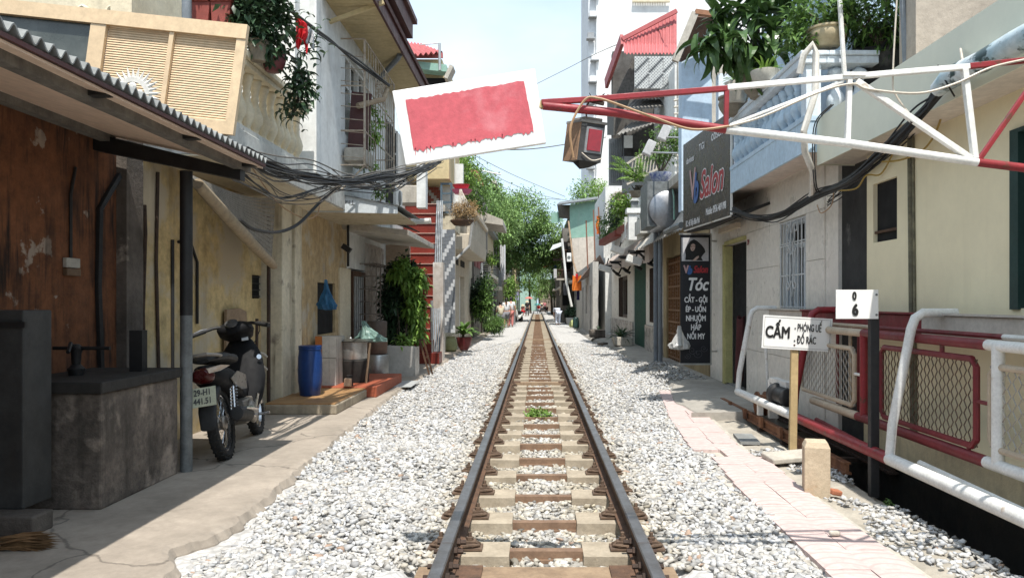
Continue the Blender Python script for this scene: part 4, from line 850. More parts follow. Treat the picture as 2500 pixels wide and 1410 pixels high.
# cream house with balcony past the stairs
ch = thing('house', 'cream house with low fluted balcony past the tiled stairs', 'house', (-2.9, 25, .05))
XC = -2.62
y0, y1 = 20.6, 30.0
cream_f = mat('cream_front', (.60, .54, .44), (.52, .46, .37), 1.5, .85, .15, streak=.4, scol=(.25, .2, .15))
build('wall', wall_x(MB(), XC - .3, XC, y0, y1, .05, 4.2, [(YX(1121, XC), YX(1134, XC), .05, 2.35), (YX(1150, XC), YX(1162, XC), .05, 2.4)]), cream_f, ch)
for a, b in ((1121, 1134), (1150, 1162)): build('door', MB().box(XC - .2, YX(a, XC), .05, XC - .15, YX(b, XC), 2.4), green_c if a > 1130 else white_p, ch)
for k, (a, b, c, d) in enumerate(((1113, 1118, 630, 645), (1124, 1133, 635, 650))):
    ya_, yb_ = YX(a, XC), YX(b, XC); build('vent', MB().box(XC + .002, ya_, PZ(d, ya_), XC + .02, yb_, PZ(c, ya_)), dark_in, ch)
build('balcony_slab', MB().prism([(XC, 3.0), (XC + .62, 3.0), (XC + .66, 3.45), (XC, 3.5)], 'y', 22.2, 28.8), cream_f, ch, bevel=.02)
build('balcony_rail', MB().box(XC + .45, 22.2, 4.12, XC + .72, 28.8, 4.25), cream_f, ch)
flute = MB().prism([(-.09, -.06), (.09, -.06), (.09, .02), (.05, .06), (-.05, .06), (-.09, .02)], 'z', 0, .67).mesh('balustrade_block', cream_f)
for i in range(24): inst('balustrade_block', flute, ch, (XC + .58, 22.35 + i * .275, 3.45), (0, 0, R(-90)))
build('upper_wall', MB().box(XC - .5, 22.0, 4.0, XC - .2, 30, 8.0), cream_f, ch)
build('pipe', MB().tube([(XC + .03, 20.7, 2.5), (XC + .3, 21.5, 2.7), (XC + .6, 22.1, 3.1), (XC + .7, 22.15, 3.9)], .04, 7), pvc, ch, smooth=True)
# dark house with red curtain, AC units, balconies further on
dh = thing('house', 'dark two storey house with maroon panels and two air conditioners', 'house', (-2.8, 34, .05))
XD = -2.55
build('wall', MB().box(XD - .4, 30.05, .05, XD, 38.5, 6.3), mat('dark_front', (.20, .18, .155), (.13, .115, .10), 1.4, .85, .2, streak=.6), dh)
for i in range(3): build('maroon_panel', MB().box(XD + .002, 30.3 + i * 1.6, 2.9, XD + .03, 31.5 + i * 1.6, 4.6), dred_p, dh)
build('canopy', MB().prism([(XD, 5.0), (XD + 1.0, 4.85), (XD + 1.0, 5.1), (XD, 5.5)], 'y', 33.5, 37.5), conc_pale, dh)
build('balcony_slab', MB().box(XD, 35.2, 2.05, XD + .75, 38.3, 2.2), conc_pale, dh)
mb = MB()
for i in range(12): mb.tube([(XD + .72, 35.3 + i * .26, 2.2), (XD + .72, 35.3 + i * .26, 2.95)], .014, 5)
mb.tube([(XD, 35.25, 2.95), (XD + .72, 35.25, 2.95), (XD + .72, 38.2, 2.95)], .02, 5)
build('balcony_railing', mb, galv, dh)
build('dark_gate', MB().box(XD + .004, 36.0, .05, XD + .03, 38.2, 1.95), dark_in, dh)
build('lintel', MB().box(XD, 35.4, 1.6, XD + .5, 38.4, 1.72), wood_dk, dh)
for k, (px, py, yy, lab) in enumerate(((1170, 660, 33.5, 'nearer of two white air conditioners on the dark left house'), (1189, 663, 34.8, 'farther of two white air conditioners on the dark left house'))):
    a = thing('air_conditioner', lab, 'air conditioner', P(px, py + 15, yy), group='air conditioners on the dark house')
    w = .62; x0 = PX(px, yy) - .25; zc = PZ(py, yy)
    build('case', MB().box(x0, yy, zc - .34, x0 + .4, yy + .25, zc + .34), white_p, a, bevel=.02)
    mb = MB()
    for i in range(7): mb.box(x0 + .03, yy - .012, zc - .28 + i * .085, x0 + .30, yy - .002, zc - .24 + i * .085)
    build('grille', mb, dark_in, a)
    build('bracket', MB().bar((x0 + .05, yy + .12, zc - .36), (x0 + .05, yy + .12, zc - .6), .05, .05).bar((x0 + .3, yy + .12, zc - .36), (x0 + .05, yy + .12, zc - .6), .04, .04), galv, a)
mb = MB().grid(lambda u, v: (PX(1220 + 13 * u, 38) + .0, 38.4 + .06 * math.sin(u * 14 + v * 2), PZ(598 + 85 * v, 38) + .05 * math.sin(u * 9)), 16, 8)
build('tarpaulin', mb, white_cl, None, solid=.01, label='long pale sheet hanging from the balcony beside the tree', cat='sheet')
# far houses on the left
def far_house(x, y0, y1, h, m, label, sgn, wins=3, floors=2, roofm=None, dpt=.35):
    t = thing('house', label, 'house', (x, y0, .05)); d = -1 if sgn < 0 else 1
    build('wall', MB().box(x, y0, .0, x + d * 4, y1, h), m, t)
    for f in range(floors):
        for w in range(wins):
            a = y0 + (y1 - y0) * (w + .25) / wins; b = a + (y1 - y0) / wins * .5; z0_ = .9 + f * 3.0 if f else .1; z1_ = z0_ + (1.35 if f else 2.1)
            if z1_ > h: continue
            wi = build('window', MB().box(x - d * .002, a, z0_, x - d * .03, b, z1_), dark_in if (w + f) % 2 else glass_dk, t)
            build('window_frame', MB().box(x - d * .032, a - .06, z1_, x - d * .08, b + .06, z1_ + .1).box(x - d * .032, a - .06, z0_ - .08, x - d * .1, b + .06, z0_), m, wi)
        build('floor_ledge', MB().box(x, y0, 2.75 + f * 3.0, x - d * dpt, y1 - .02, 2.92 + f * 3.0), conc_pale, t)
        if f: build('end_window', MB().box(x + d * .5, y0 - .02, 1.1 + f * 3, x + d * 1.4, y0 - .002, 2.3 + f * 3), dark_in, t)
    build('roof', MB().box(x - d * .3, y0 - .1, h, x + d * 4.1, y1 + .1, h + .15), roofm or galv, t)
    return t
far_house(-2.7, 39, 46, 5.2, mat('ochre_front', (.46, .38, .24), (.38, .31, .2), 1, .9, .2, streak=.5), 'ochre two storey house behind the pair of walkers', -1)
far_house(-2.9, 46.5, 56, 8.0, mat('grey_front', (.33, .32, .30), (.26, .25, .235), 1, .9, .2, streak=.6), 'grey three storey house under the tree on the left', -1, 3, 3)
far_house(-2.6, 57, 68, 6.5, cream_f, 'cream far house left of the track beyond the tree', -1, 3, 2)
far_house(-2.7, 69, 84, 9.0, white_st, 'stained white tall far house on the left', -1, 4, 3)
far_house(-2.4, 85, 104, 7.0, mat('ochre_front', (.46, .38, .24)), 'long ochre house at the far left end of the street', -1, 4, 2)
# end of the street
eg = thing('house', 'pale green building closing the far end of the street', 'house', (-1, 128, 0))
build('wall', MB().box(-3.5, 128, 0, -.05, 134, 9.5), mat('mint_front', (.33, .47, .41), (.28, .41, .355), .6, .8, .1), eg)
build('band', MB().box(-3.5, 127.9, 4.0, -.05, 127.99, 4.3), green_c, eg)
far_house(.35, 122, 130, 5.0, mat('brown_far', (.22, .17, .13), (.16, .125, .1), 1, .9, .1), 'brown low house at the far end of the street', 1, 2, 1)
# ================================================================== RIGHT SIDE
XW = 3.155                                                          # plane of the right-hand fronts
# ------------------------------------------------------------------ pale yellow house in the foreground
yh = thing('house', 'pale yellow house with long green grey balcony on the right foreground', 'house', (3.3, 5, 0))
YV = 8.25; vy0, vy1 = YX(2190, XW), YX(2132, XW)
wy0, wy1 = YX(2560, XW), YX(2476, XW)
build('wall', wall_x(MB(), XW, XW + .3, .2, 7.35, -.6, 3.1, [(vy0, vy1, PZ(588, (vy0 + vy1) / 2), PZ(440, (vy0 + vy1) / 2)), (wy0, wy1, PZ(752, wy1), PZ(322, wy1))]), yel_r, yh)
build('plinth', MB().box(XW - .03, .2, .10, XW - .002, 7.35, .34), mat('yellow_plinth', (.72, .65, .44), (.58, .52, .35), 2, .9, .4, streak=.5), yh)
build('dark_footing', MB().box(XW - .09, .2, -.6, XW - .002, 8.1, .098), mud_m, yh)  # near-black band along the wall foot, same colour as the ditch bottom
vh = build('hatch', MB().box(XW + .04, vy0 - .004, .9, XW + .29, vy1 + .004, 3.0), dark_in, yh)
build('shelf_board', MB().box(XW + .012, vy0, PZ(566, 7), XW + .038, vy1, PZ(560, 7)), wood_dk, vh)
wf = build('window', MB().box(XW + .1, wy0, PZ(752, wy1), XW + .14, wy1, PZ(322, wy1)), glass_dk, yh)
build('window_frame', MB().box(XW - .02, wy1 - .07, PZ(755, wy1), XW + .08, wy1 + .02, PZ(318, wy1)).box(XW - .02, wy0, PZ(328, wy1), XW + .08, wy1 - .07, PZ(318, wy1)), green_w, wf)
XO, ZB0, ZB1, YBE = 2.83, 2.87, 3.31, 7.78
build('balcony_slab', MB().box(XO + .012, .2, ZB0, XW + .3, YBE - .01, ZB0 + .1), soff_r, yh)
build('balcony_fascia', MB().box(XO, .2, ZB0 - .012, XO + .01, YBE, ZB1).box(XO + .01, YBE - .01, ZB0 - .012, XW + .3, YBE, ZB1).box(XO, .2, ZB1, XO + .14, YBE, ZB1 + .03), fascia_r, yh)
build('conduit', MB().tube([(XW - .015, YX(2225, XW), 2.86), (XW - .015, YX(2232, XW), .3)], .02, 6).tube([(XW - .012, YX(2232, XW), 2.86), (XW - .012, YX(2240, XW), .3)], .012, 6), mat('dirty_conduit', (.22, .20, .13), (.09, .085, .06), 12, .8, .2), yh)
# mouldy end wall and rough rendered wall above the balcony
build('upper_wall', MB().box(PX(2236, 6.6), 6.6, 3.25, PX(2236, 6.6) + 3, 6.9, 7.0), rough_gr, yh, label='rough unpainted upper wall')
build('upper_wall', MB().box(PX(2085, 8.3), 8.3, 3.1, PX(2250, 8.3), 8.6, PZ(85, 8.3)), mould, yh, label='mould blackened wall behind the balcony')
build('stair_parapet', MB().prism([(PX(2090, 7.9), 3.1), (PX(2235, 7.9), 3.1), (PX(2235, 7.9), PZ(45, 7.9)), (PX(2175, 7.9), PZ(90, 7.9)), (PX(2150, 7.9), PZ(110, 7.9)), (PX(2090, 7.9), PZ(118, 7.9))], 'y', 7.9, 8.05), mould, yh)
build('wall_pipe', MB().tube([P(2204, -20, 6.8), P(2212, 160, 6.8)], .03, 8), pvc_b, None, smooth=True, label='grey pipe standing behind the yellow balcony', cat='pipe')
# drain pipes in the gap between the two houses
for px, y, r, m, lab in ((2053, 8.25, .05, pvc, 'pale grey drain pipe nearer the salon window'), (2112, 7.75, .055, pvc, 'stained grey drain pipe beside the yellow house corner')):
    build('drain_pipe', MB().tube([(PX(px, y), y, -.1), (PX(px, y), y, 1.6), (PX(px, y) + .01, y, 2.86)], r, 10).lathe((PX(px, y), y, 1.55), [(r + .012, 0), (r + .012, .08)], 10), m, None, smooth=True, label=lab, cat='pipe', group='drain pipes between the right houses')
build('gap_wall', MB().box(XW + .06, 7.36, -.5, XW + .2, 8.1, 3.2), mould, yh)

# ------------------------------------------------------------------ salon house with blue balcony
sh_ = thing('house', 'beige tiled salon house with light blue balcony on the right', 'house', (3.3, 11, .08))
dy0, dy1 = YX(1822, XW), YX(1772, XW); wy0, wy1 = YX(1967, XW), YX(1903, XW); dzt = PZ(592, (dy0 + dy1) / 2); wzt = PZ(543, wy1); wzb = PZ(752, wy1)
build('wall', wall_x(MB(), XW + .02, XW + .3, 8.1, 14.0, -.1, 3.1, [(dy0, dy1, -.1, dzt), (wy0, wy1, wzb, wzt)]), marble_r, sh_)
pan = MB().box(-.008, -.5, -.5, .008, .5, .5).mesh('wall_panel', marble_r)
def panels(y0, y1, z0, z1):
    inst('wall_panel', pan, sh_, (XW + .010, (y0 + y1) / 2, (z0 + z1) / 2), (0, 0, 0), (1, y1 - y0 - .006, z1 - z0 - .006))
ysp = [8.45, 8.9, wy0, (wy0 + wy1) / 2, wy1, 11.0, dy0]; zsp = [.08, .75, wzb, (wzb + wzt) / 2, wzt, 3.0]
for a, b in zip(ysp, ysp[1:]):
    for c, d in zip(zsp, zsp[1:]):
        if a >= wy0 - .01 and b <= wy1 + .01 and c >= wzb - .01 and d <= wzt + .01: continue
        panels(a, b, c, d)
panels(dy1, 14.0, .08, 1.5); panels(dy1, 14.0, 1.5, 3.0); panels(dy0, dy1, dzt, 3.0)
wn = build('window', MB().box(XW + .2, wy0, wzb, XW + .23, wy1, wzt), dark_in, sh_)
mb = MB().box(XW + .08, wy0, wzb, XW + .16, wy0 + .05, wzt).box(XW + .08, wy1 - .05, wzb, XW + .16, wy1, wzt).box(XW + .08, wy0 + .05, wzt - .06, XW + .16, wy1 - .05, wzt).box(XW + .08, wy0 + .05, wzt - .36, XW + .16, wy1 - .05, wzt - .31)
for k in (1, 2): mb.box(XW + .1, wy0 + (wy1 - wy0) * k / 3 - .03, wzb, XW + .15, wy0 + (wy1 - wy0) * k / 3 + .03, wzt - .36)
build('window_frame', mb, blue_wh, wn)
wg = thing('window_grille', 'white wrought iron scroll grille before the salon window', 'grille', (XW, wy0, wzb))
grm = mat('grille_paint', (.60, .62, .62), (.5, .52, .52), 8, .5, .05); xg = XW + .01
for i in range(8): yy = wy0 + .03 + (wy1 - wy0 - .06) * i / 7; build('grille_bar', MB().tube([(xg, yy, wzb), (xg, yy, wzt - .02)], .011, 6), grm, wg)
mb = MB()
for zz in (wzb + .02, wzb + .42, wzb + .8, wzt - .3, wzt - .03): mb.box(xg - .008, wy0, zz - .008, xg + .008, wy1, zz + .008)
build('grille_rails', mb, grm, wg)
mb = MB(); yc = (wy0 + wy1) / 2
for s in (-1, 1):
    for zc, r0, up in ((wzb + .95, .11, 1), (wzb + .35, .09, -1), (wzb + .68, .08, 1)):
        mb.tube([(xg - .015, yc + s * (.02 + r0 - r0 * (1 - t / 20) * math.cos(t * .42)), zc + up * (t * .006 + r0 * (1 - t / 20) * math.sin(t * .42))) for t in range(19)], .009, 5)
    mb.tube([(xg - .015, yc + s * .1, wzt - .25), (xg - .015, yc + s * .03, wzb + .8), (xg - .015, yc + s * .07, wzb + .5), (xg - .015, yc + s * .02, wzb + .15)], .009, 5)
build('scroll_ornament', mb, grm, wg, smooth=True)
# door
build('doorway', MB().box(XW + .11, dy0 + .003, .1, XW + .32, dy1 - .064, dzt - .003), dark_in, sh_)
build('door_floor', MB().box(XW + .03, dy0, .0, XW + .3, dy1, .098), pvc, sh_)
yelp = mat('yellow_green_paint', (.56, .52, .23), (.47, .43, .18), 5, .6, .15, streak=.4)
dl = build('door_leaf', MB().box(XW - .02, dy1 - .06, .1, XW + .10, dy1 + .0, dzt - .02), yelp, sh_)
build('door_frame', MB().box(XW - .03, dy1 + .004, .08, XW + .05, dy1 + .12, dzt + .02).box(XW - .03, dy0, dzt + .002, XW + .05, dy1, dzt + .06), yelp, sh_)
for zz in (.9, 1.7): build('hinge', MB().box(XW - .04, dy1 - .05, zz, XW - .021, dy1 + .0, zz + .06), yelp, dl)
nm = MB(); text('house_number', '39', .11, red_p, sh_, (XW - .001, dy0 - .12, PZ(592, dy0 - .1)), (0, -1, 0), (0, 0, 1), off=.006)
clo = MB().grid(lambda u, v: (XW - .03 + .05 * math.sin(u * 9) - .02 * v, dy0 + .12 + .34 * u * (.6 + .4 * v), PZ(775, dy0) - 1.0 * v + .03 * math.sin(u * 12)), 14, 12)
build('hanging_coat', clo, mat('maroon_cloth', (.10, .03, .03), (.07, .022, .022), 9, .85, .1), None, solid=.012, label='maroon coat hanging in the salon doorway', cat='coat')
# balcony
XBO = 2.70; bz0, bz1 = 3.06, 4.03; by0, by1 = 7.78, 10.75
build('balcony_slab', MB().box(XBO + .03, by0 + .03, bz0 + .002, XW + .5, 14.0, bz0 + .12), mat('beige_soffit', (.74, .64, .56), (.67, .57, .5), 2, .85, .1), sh_)
build('balcony_fascia', MB().box(XBO, by0, bz0 - .06, XBO + .029, by1, bz0 + .26).box(XBO + .029, by0, bz0 - .06, XW + .3, by0 + .029, bz0 + .26), blue_l, sh_)
build('balcony_sill', MB().box(XBO - .01, by0 - .01, bz0 + .26, XBO + .2, by1, bz0 + .31), blue_l, sh_)
build('balcony_rail', MB().box(XBO - .03, by0 - .03, bz1 - .13, XBO + .22, by1, bz1 - .05).box(XBO - .05, by0 - .05, bz1 - .05, XBO + .24, by1, bz1).box(XBO + .22, by0 - .03, bz1 - .13, XW + .3, by0 + .2, bz1 - .05).box(XBO + .24, by0 - .05, bz1 - .05, XW + .3, by0 + .22, bz1), blue_wh, sh_, bevel=.01)
hh = bz1 - .13 - bz0 - .31
bl2 = MB().lathe((0, 0, 0), [(r * 1.0, z * hh / .61) for r, z in [(.075, 0), (.075, .03), (.05, .04), (.042, .07), (.06, .10), (.09, .16), (.096, .21), (.08, .27), (.05, .33), (.042, .38), (.06, .41), (.045, .43), (.06, .48), (.085, .54), (.07, .57), (.03, .60), (.02, .61)]], 12)
bm_b = bl2.mesh('baluster', blue_l); bm_b.polygons.foreach_set('use_smooth', [True] * len(bm_b.polygons)); bm_w = bm_b.copy(); bm_w.materials.clear(); bm_w.materials.append(blue_wh)
for i in range(13): inst('baluster', bm_b, sh_, (XBO + .1, by0 + .22 + i * .225, bz0 + .31))
for i in range(2): inst('baluster', bm_w, sh_, (XBO + .36 + i * .24, by0 + .1, bz0 + .31))  # end balusters whitened, sunlight on the end face put into their colour
build('balcony_post', MB().box(XBO + .02, by0 + .0, bz0 + .31, XBO + .17, by0 + .15, bz1 - .131), blue_wh, sh_)  # end post whitened for the sun in the same way
build('waste_pipe', MB().tube([P(1952, 180, 7.6), P(1962, 135, 7.55), P(1985, 108, 7.5), P(1992, 130, 7.5), P(1990, 230, 7.5), P(1962, 320, 7.5), P(1965, 370, 7.6), P(1985, 420, 7.75), P(1985, 470, 8.0), P(1970, 490, 8.5)], .034, 8), mat('cream_pvc', (.76, .73, .67), (.62, .58, .51), 7, .6, .1), None, smooth=True, label='bent cream waste pipe on the corner of the blue balcony', cat='pipe')
build('white_pole', MB().tube([P(2048, -30, 7.65), P(2062, 185, 7.65)], .025, 8), white_p, None, smooth=True, label='slim white pole rising over the blue balcony corner', cat='pole')
# blue upper walls
yb = 13.6
build('upper_wall', MB().box(PX(1664, yb), yb, 3.1, PX(1738, yb), yb + .3, PZ(100, yb)), blue_w, sh_, label='flat blue upper wall behind the signboard')
build('upper_wall', MB().box(PX(1738, yb), yb - .5, 3.1, PX(1738, yb) + .5, yb - .3, PZ(200, yb)), blue_wh, sh_, label='strip of blue upper wall whitened as if sunlit')  # blue wall strip, the sun on it put into a whiter colour
build('upper_wall', MB().box(PX(1925, 11.5), 11.5, 3.2, PX(1925, 11.5) + 1.2, 11.7, 6.6), blue_w, sh_)
build('upper_wall', MB().box(XW + .25, 8.3, 3.2, XW + .4, 13.5, 5.6), blue_w, sh_)
build('eaves', MB().add([P(1646, 148, 13.0), P(1700, 40, 13.0), P(1765, 44, 13.2), P(1735, 110, 13.55), P(1660, 150, 13.55)], [(0, 1, 4), (1, 2, 3, 4)]), wood_dk, sh_, solid=.06)
build('eaves_edge', MB().bar(P(1648, 150, 12.9), P(1697, 32, 12.9), .08, .12), conc_pale, sh_)
build('roof_edge', MB().bar(P(1697, 30, 12.9), P(1790, 42, 12.9), .1, .08), mat('tile_edge', (.35, .17, .09), (.27, .13, .07), 6, .8, .2), sh_)
# signboard: black board parallel to the track
sb = thing('signboard', 'large black salon signboard with red script lettering under the blue wall', 'sign', (2.6, 12, 2.7))
n0 = Vector((PX(1781, 10.80), 10.80, 0)); f0 = Vector((PX(1668, 13.1), 13.1, 0)); zb0, zb1 = 2.70, 4.17
rt = (n0 - f0).normalized(); nn = rt.cross(Vector((0, 0, 1)))          # reading direction far -> near, normal towards the track
if nn.x > 0: nn = -nn
wdt = (n0 - f0).length
def bo(a, z, lift=0): q = f0 + rt * a + nn * lift; return Vector((q.x, q.y, z))
mb = MB().add([bo(a, z, l) for l in (-.06, 0) for a, z in ((0, zb0), (wdt, zb0), (wdt, zb1), (0, zb1))], [(0, 1, 2, 3), (7, 6, 5, 4), (0, 4, 5, 1), (1, 5, 6, 2), (2, 6, 7, 3), (3, 7, 4, 0)])
build('board', mb, board_b, sb)
build('edge_trim', MB().bar(bo(wdt + .02, zb0, -.02), bo(wdt + .02, zb1, -.02), .03, .03).bar(bo(0, zb0 - .012, -.02), bo(wdt, zb0 - .012, -.02), .02, .02), white_p, sb)
UPV = (0, 0, 1); red_i = mat('red_print', (.40, .03, .04), (.36, .03, .035), 20, .5, 0); blue_i = mat('blue_print', (.05, .13, .36), (.045, .12, .33), 20, .5, 0)
text('lettering', 'Salon', .60, white_ink, sb, bo(1.50, 3.30), rt, UPV, xs=.86, off=.032, shear=.32, lift=.003)
text('lettering', 'Salon', .60, red_i, sb, bo(1.50, 3.30), rt, UPV, xs=.86, off=.014, shear=.32, lift=.006)
text('lettering', 'V', .72, mat('pink_print', (.52, .36, .36), (.5, .3, .3), 40, .5, 0), sb, bo(.56, 3.38), rt, UPV, xs=.75, off=.012, lift=.004)
text('lettering', 'b', .66, blue_i, sb, bo(.74, 3.30), rt, UPV, xs=.75, off=.025, shear=.25, lift=.008)
text('lettering', 'davines', .15, white_ink, sb, bo(.42, 3.84), rt, UPV, lift=.003, off=.002)
text('lettering', 'TIGI', .15, white_ink, sb, bo(1.05, 3.93), rt, UPV, lift=.003, off=.002)
text('lettering', 'obsen', .22, white_ink, sb, bo(1.78, 3.98), rt, UPV, lift=.003, off=.002)
text('lettering', 'Mobile: 0936 469 098', .155, white_ink, sb, bo(1.72, 2.86), rt, UPV, xs=.68, lift=.003, off=.003)
text('lettering', 'ĐC: 4E Điện Biên Phủ', .135, white_ink, sb, bo(.56, 2.78), rt, UPV, xs=.62, lift=.003, off=.002)
build('board_underside', MB().add([bo(0, zb0 - .03, -.07), bo(wdt, zb0 - .03, -.07), (XW, 10.4, zb0 + .12), (XW, 13.9, zb0 + .12)], [(0, 1, 2, 3)]), black_m, sh_, solid=.04)
build('tube_lamp', MB().box(XW - .16, 11.6, 2.60, XW - .08, 12.7, 2.68), mat('lamp_plastic', (.66, .55, .42), (.58, .48, .36), 5, .5, .05), None, label='long cream tube lamp fitting above the salon doorway', cat='lamp')
# hanging banner facing the street
bn = thing('banner', 'tall black salon banner with white lettering and portrait photo', 'banner', (3, 13.9, .4))
yb = 13.3; x0, x1, z0, z1 = PX(1661, yb), PX(1734, yb), PZ(886, yb), PZ(573, yb); cx_ = (x0 + x1) / 2; bw = x1 - x0
def bz(py): return PZ(py, yb)
build('cloth', MB().box(x0, yb, z0, x1, yb + .02, z1), mat('banner_black', (.012, .013, .018), (.016, .017, .022), 5, .4, .02), bn)
build('frame', MB().box(x0 - .02, yb - .01, z1, x1 + .02, yb + .03, z1 + .03).box(x1, yb - .01, z0, x1 + .025, yb + .03, z1).box(x0 - .02, yb - .01, z0 - .03, x1 + .025, yb + .03, z0), alu, bn)
build('bracket', MB().tube([(x1, yb + .03, z1 - .1), (XW, yb + .2, z1 - .1)], .015, 5).tube([(x1, yb + .03, z0 + .2), (XW, yb + .2, z0 + .2)], .015, 5), alu, bn)
RX = (1, 0, 0)
for body, py, sz_, xs in (('CẮT - GỘI', 732, .145, .82), ('ÉP - UỐN', 755, .145, .82), ('NHUỘM', 777, .15, .85), ('HẤP', 799, .15, .85), ('NỐI MY', 821, .15, .82)):
    text('lettering', body, sz_ * .92, white_ink, bn, (cx_ + .01, yb, bz(py)), RX, UPV, xs=xs * .80, off=.0038)
text('lettering', 'Tóc', .31, white_ink, bn, (cx_ + .03, yb, bz(695)), RX, UPV, xs=.75, off=.008, shear=.3)
text('lettering', 'Salon', .17, red_i, bn, (cx_ + .09, yb, bz(658)), RX, UPV, xs=.68, off=.006, shear=.3)
text('lettering', 'V', .19, mat('pink_print', (.52, .36, .36)), bn, (x0 + .1, yb, bz(658)), RX, UPV, xs=.7, off=.008)
text('lettering', 'b', .2, blue_i, bn, (x0 + .16, yb, bz(660)), RX, UPV, xs=.7, off=.012, shear=.25, lift=.006)
ph = build('photo', MB().box(x0 + .02, yb - .004, bz(637), x1 - .03, yb - .002, bz(580)), mat('photo_grey', (.46, .47, .50), (.52, .50, .50), 3, .5, 0), bn)
def disc(mb, pts, lift): mb.add([(PX(a, yb), yb - lift, bz(b)) for a, b in pts], [tuple(range(len(pts)))])
mb = MB(); disc(mb, [(1673, 634), (1674, 622), (1672, 610), (1678, 598), (1686, 588), (1694, 584), (1702, 588), (1712, 597), (1720, 607), (1722, 615), (1716, 622), (1712, 628), (1716, 636)], .006); build('print_hair', mb, ink, ph)
mb = MB(); disc(mb, [(1685, 605), (1687, 597), (1692, 594), (1697, 597), (1697, 605), (1694, 611), (1690, 613), (1687, 611)], .008)
build('print_face', mb, mat('print_skin', (.55, .40, .34), (.5, .36, .3), 9, .5, 0), ph)
mb = MB(); disc(mb, [(1690, 636), (1700, 626), (1706, 624), (1706, 628), (1698, 636)], .008); build('print_arm', mb, mat('print_skin', (.55, .40, .34)), ph)
mb = MB(); disc(mb, [(1686, 601), (1690, 600), (1690, 602), (1686, 602.6)], .010); disc(mb, [(1693, 600), (1696, 600.5), (1696, 602), (1693, 602)], .010); disc(mb, [(1689, 608), (1693, 607.5), (1692, 609.5), (1690, 609.5)], .010); build('print_features', mb, maroon, ph)
mb = MB()
for c, r, s in (((1690, 855), 10, 1), ((1705, 862), 12, -1), ((1718, 850), 9, 1), ((1680, 868), 8, -1)):
    mb.tube([(PX(c[0] + s * r * (1 - t / 24) * math.cos(t * .45), yb), yb - .004, bz(c[1] + r * (1 - t / 24) * math.sin(t * .45))) for t in range(22)], .0025, 4)
build('print_scrolls', mb, mat('grey_print', (.13, .13, .15), (.1, .1, .12), 20, .5, 0), bn)
bag('plastic_bag', (x0 - .04, 13.2, 1.05), .33, .42, mat('white_film', (.60, .60, .58), (.5, .5, .48), 9, .4, .2, trans=.2), 'white plastic bag hanging beside the black banner', .02)

# ------------------------------------------------------------------ house with carved wooden door
wh = thing('house', 'old house with carved brown wooden door and corrugated awning past the banner', 'house', (3.3, 17, .08))
y0, y1 = 14.05, 19.2
wd0, wd1 = YX(1664, XW), YX(1627, XW)
build('wall', wall_x(MB(), XW, XW + .3, y0, y1, -.1, 3.6, [(wd0, wd1, .0, 2.55)]), mat('old_ochre', (.40, .31, .17), (.30, .225, .12), 2, .9, .3, streak=.6), wh)
dd = build('door', MB().box(XW + .1, wd0, .08, XW + .14, wd1, 2.5), wood_br, wh)
for i in range(9): yy = wd0 + (wd1 - wd0) * i / 8; build('door_stile', MB().box(XW + .05, yy - .03, .08, XW + .099, yy + .03, 2.5), wood_br, dd)
for j in range(9):
    zz = .15 + j * .28; build('door_rail', MB().box(XW + .045, wd0, zz - .022, XW + .098, wd1, zz + .022), wood_br, dd)
for i in range(8):
    for j in range(8):
        if (i + j) % 2: continue
        yy = wd0 + (wd1 - wd0) * (i + .5) / 8; zz = .29 + j * .28; build('door_fret', MB().box(XW + .05, yy - .06, zz - .05, XW + .095, yy + .06, zz - .03).box(XW + .05, yy - .06, zz + .03, XW + .095, yy + .06, zz + .05), wood_br, dd)
build('hatch_frame', MB().box(XW - .03, YX(1612, XW), .5, XW - .002, YX(1602, XW), 2.4), wood_dk, wh)
build('wooden_shield', MB().box(XW - .28, YX(1618, XW - .25), PZ(652, 18.5), XW - .25, YX(1604, XW - .25), PZ(622, 18.5)), mat('ochre_board', (.45, .30, .10), (.36, .24, .08), 4, .7, .1), None, label='ochre board hanging under the corrugated awning', cat='board')
for px, yy in ((1601, 17.7), (1612, 17.5)): build('drain_pipe', MB().tube([(PX(px, yy), yy, -.05), (PX(px, yy), yy, 3.1)], .055, 9), pvc_b, None, smooth=True, label='grey drain pipe %s the carved wooden door' % ('farther left of' if px == 1601 else 'just left of'), cat='pipe', group='drain pipes by the carved door')
cor = mat('weathered_sheet', (.52, .49, .44), (.42, .39, .34), 3, .7, .15, streak=.4)
def corr(a, b, c, d, m, name, parent, n=40, amp=.02):
    a, b, c, d = map(Vector, (a, b, c, d)); return build(name, MB().grid(lambda u, v: a.lerp(b, u).lerp(d.lerp(c, u), v) + Vector((0, 0, amp * math.sin(u * n * math.pi))), n * 3, 2), m, parent, solid=.008)
corr(P(1548, 612, 20.2), P(1664, 560, 15.0), (XW + .3, 15.0, 3.95), (XW + .3, 21, 3.95), cor, 'awning_sheet', wh, 44)
build('gutter', MB().tube([P(1625, 566, 16.5), P(1655, 551, 14.6), P(1664, 549, 14.2)], .06, 8), galv, wh, smooth=True)
build('flat_roof', MB().box(XW - .3, 14.3, 3.95, XW + 3, 20.8, 4.12), conc_pale, wh)
build('parapet', MB().box(PX(1563, 19.5), 19.5, PZ(568, 19.5), PX(1605, 19.5), 20.6, PZ(533, 19.5)), white_st, wh)
tk = thing('water_tank', 'round stainless steel water tank lying on the flat roof', 'tank', (3, 16.6, 4.1))
ty_ = 16.6; tr = 48 * ty_ / FPX; tcx = PX(1630, ty_)
build('drum', MB().lathe((tcx, ty_, PZ(510, ty_)), [(.02, -.06), (tr * .6, -.04), (tr * .93, .02), (tr, .12), (tr, .4), (tr * .985, .42), (tr, .44), (tr, .8), (tr * .985, .82), (tr, .84), (tr, 1.3)], 30, axis=(0, 1, 0)), stainless, tk, smooth=True)
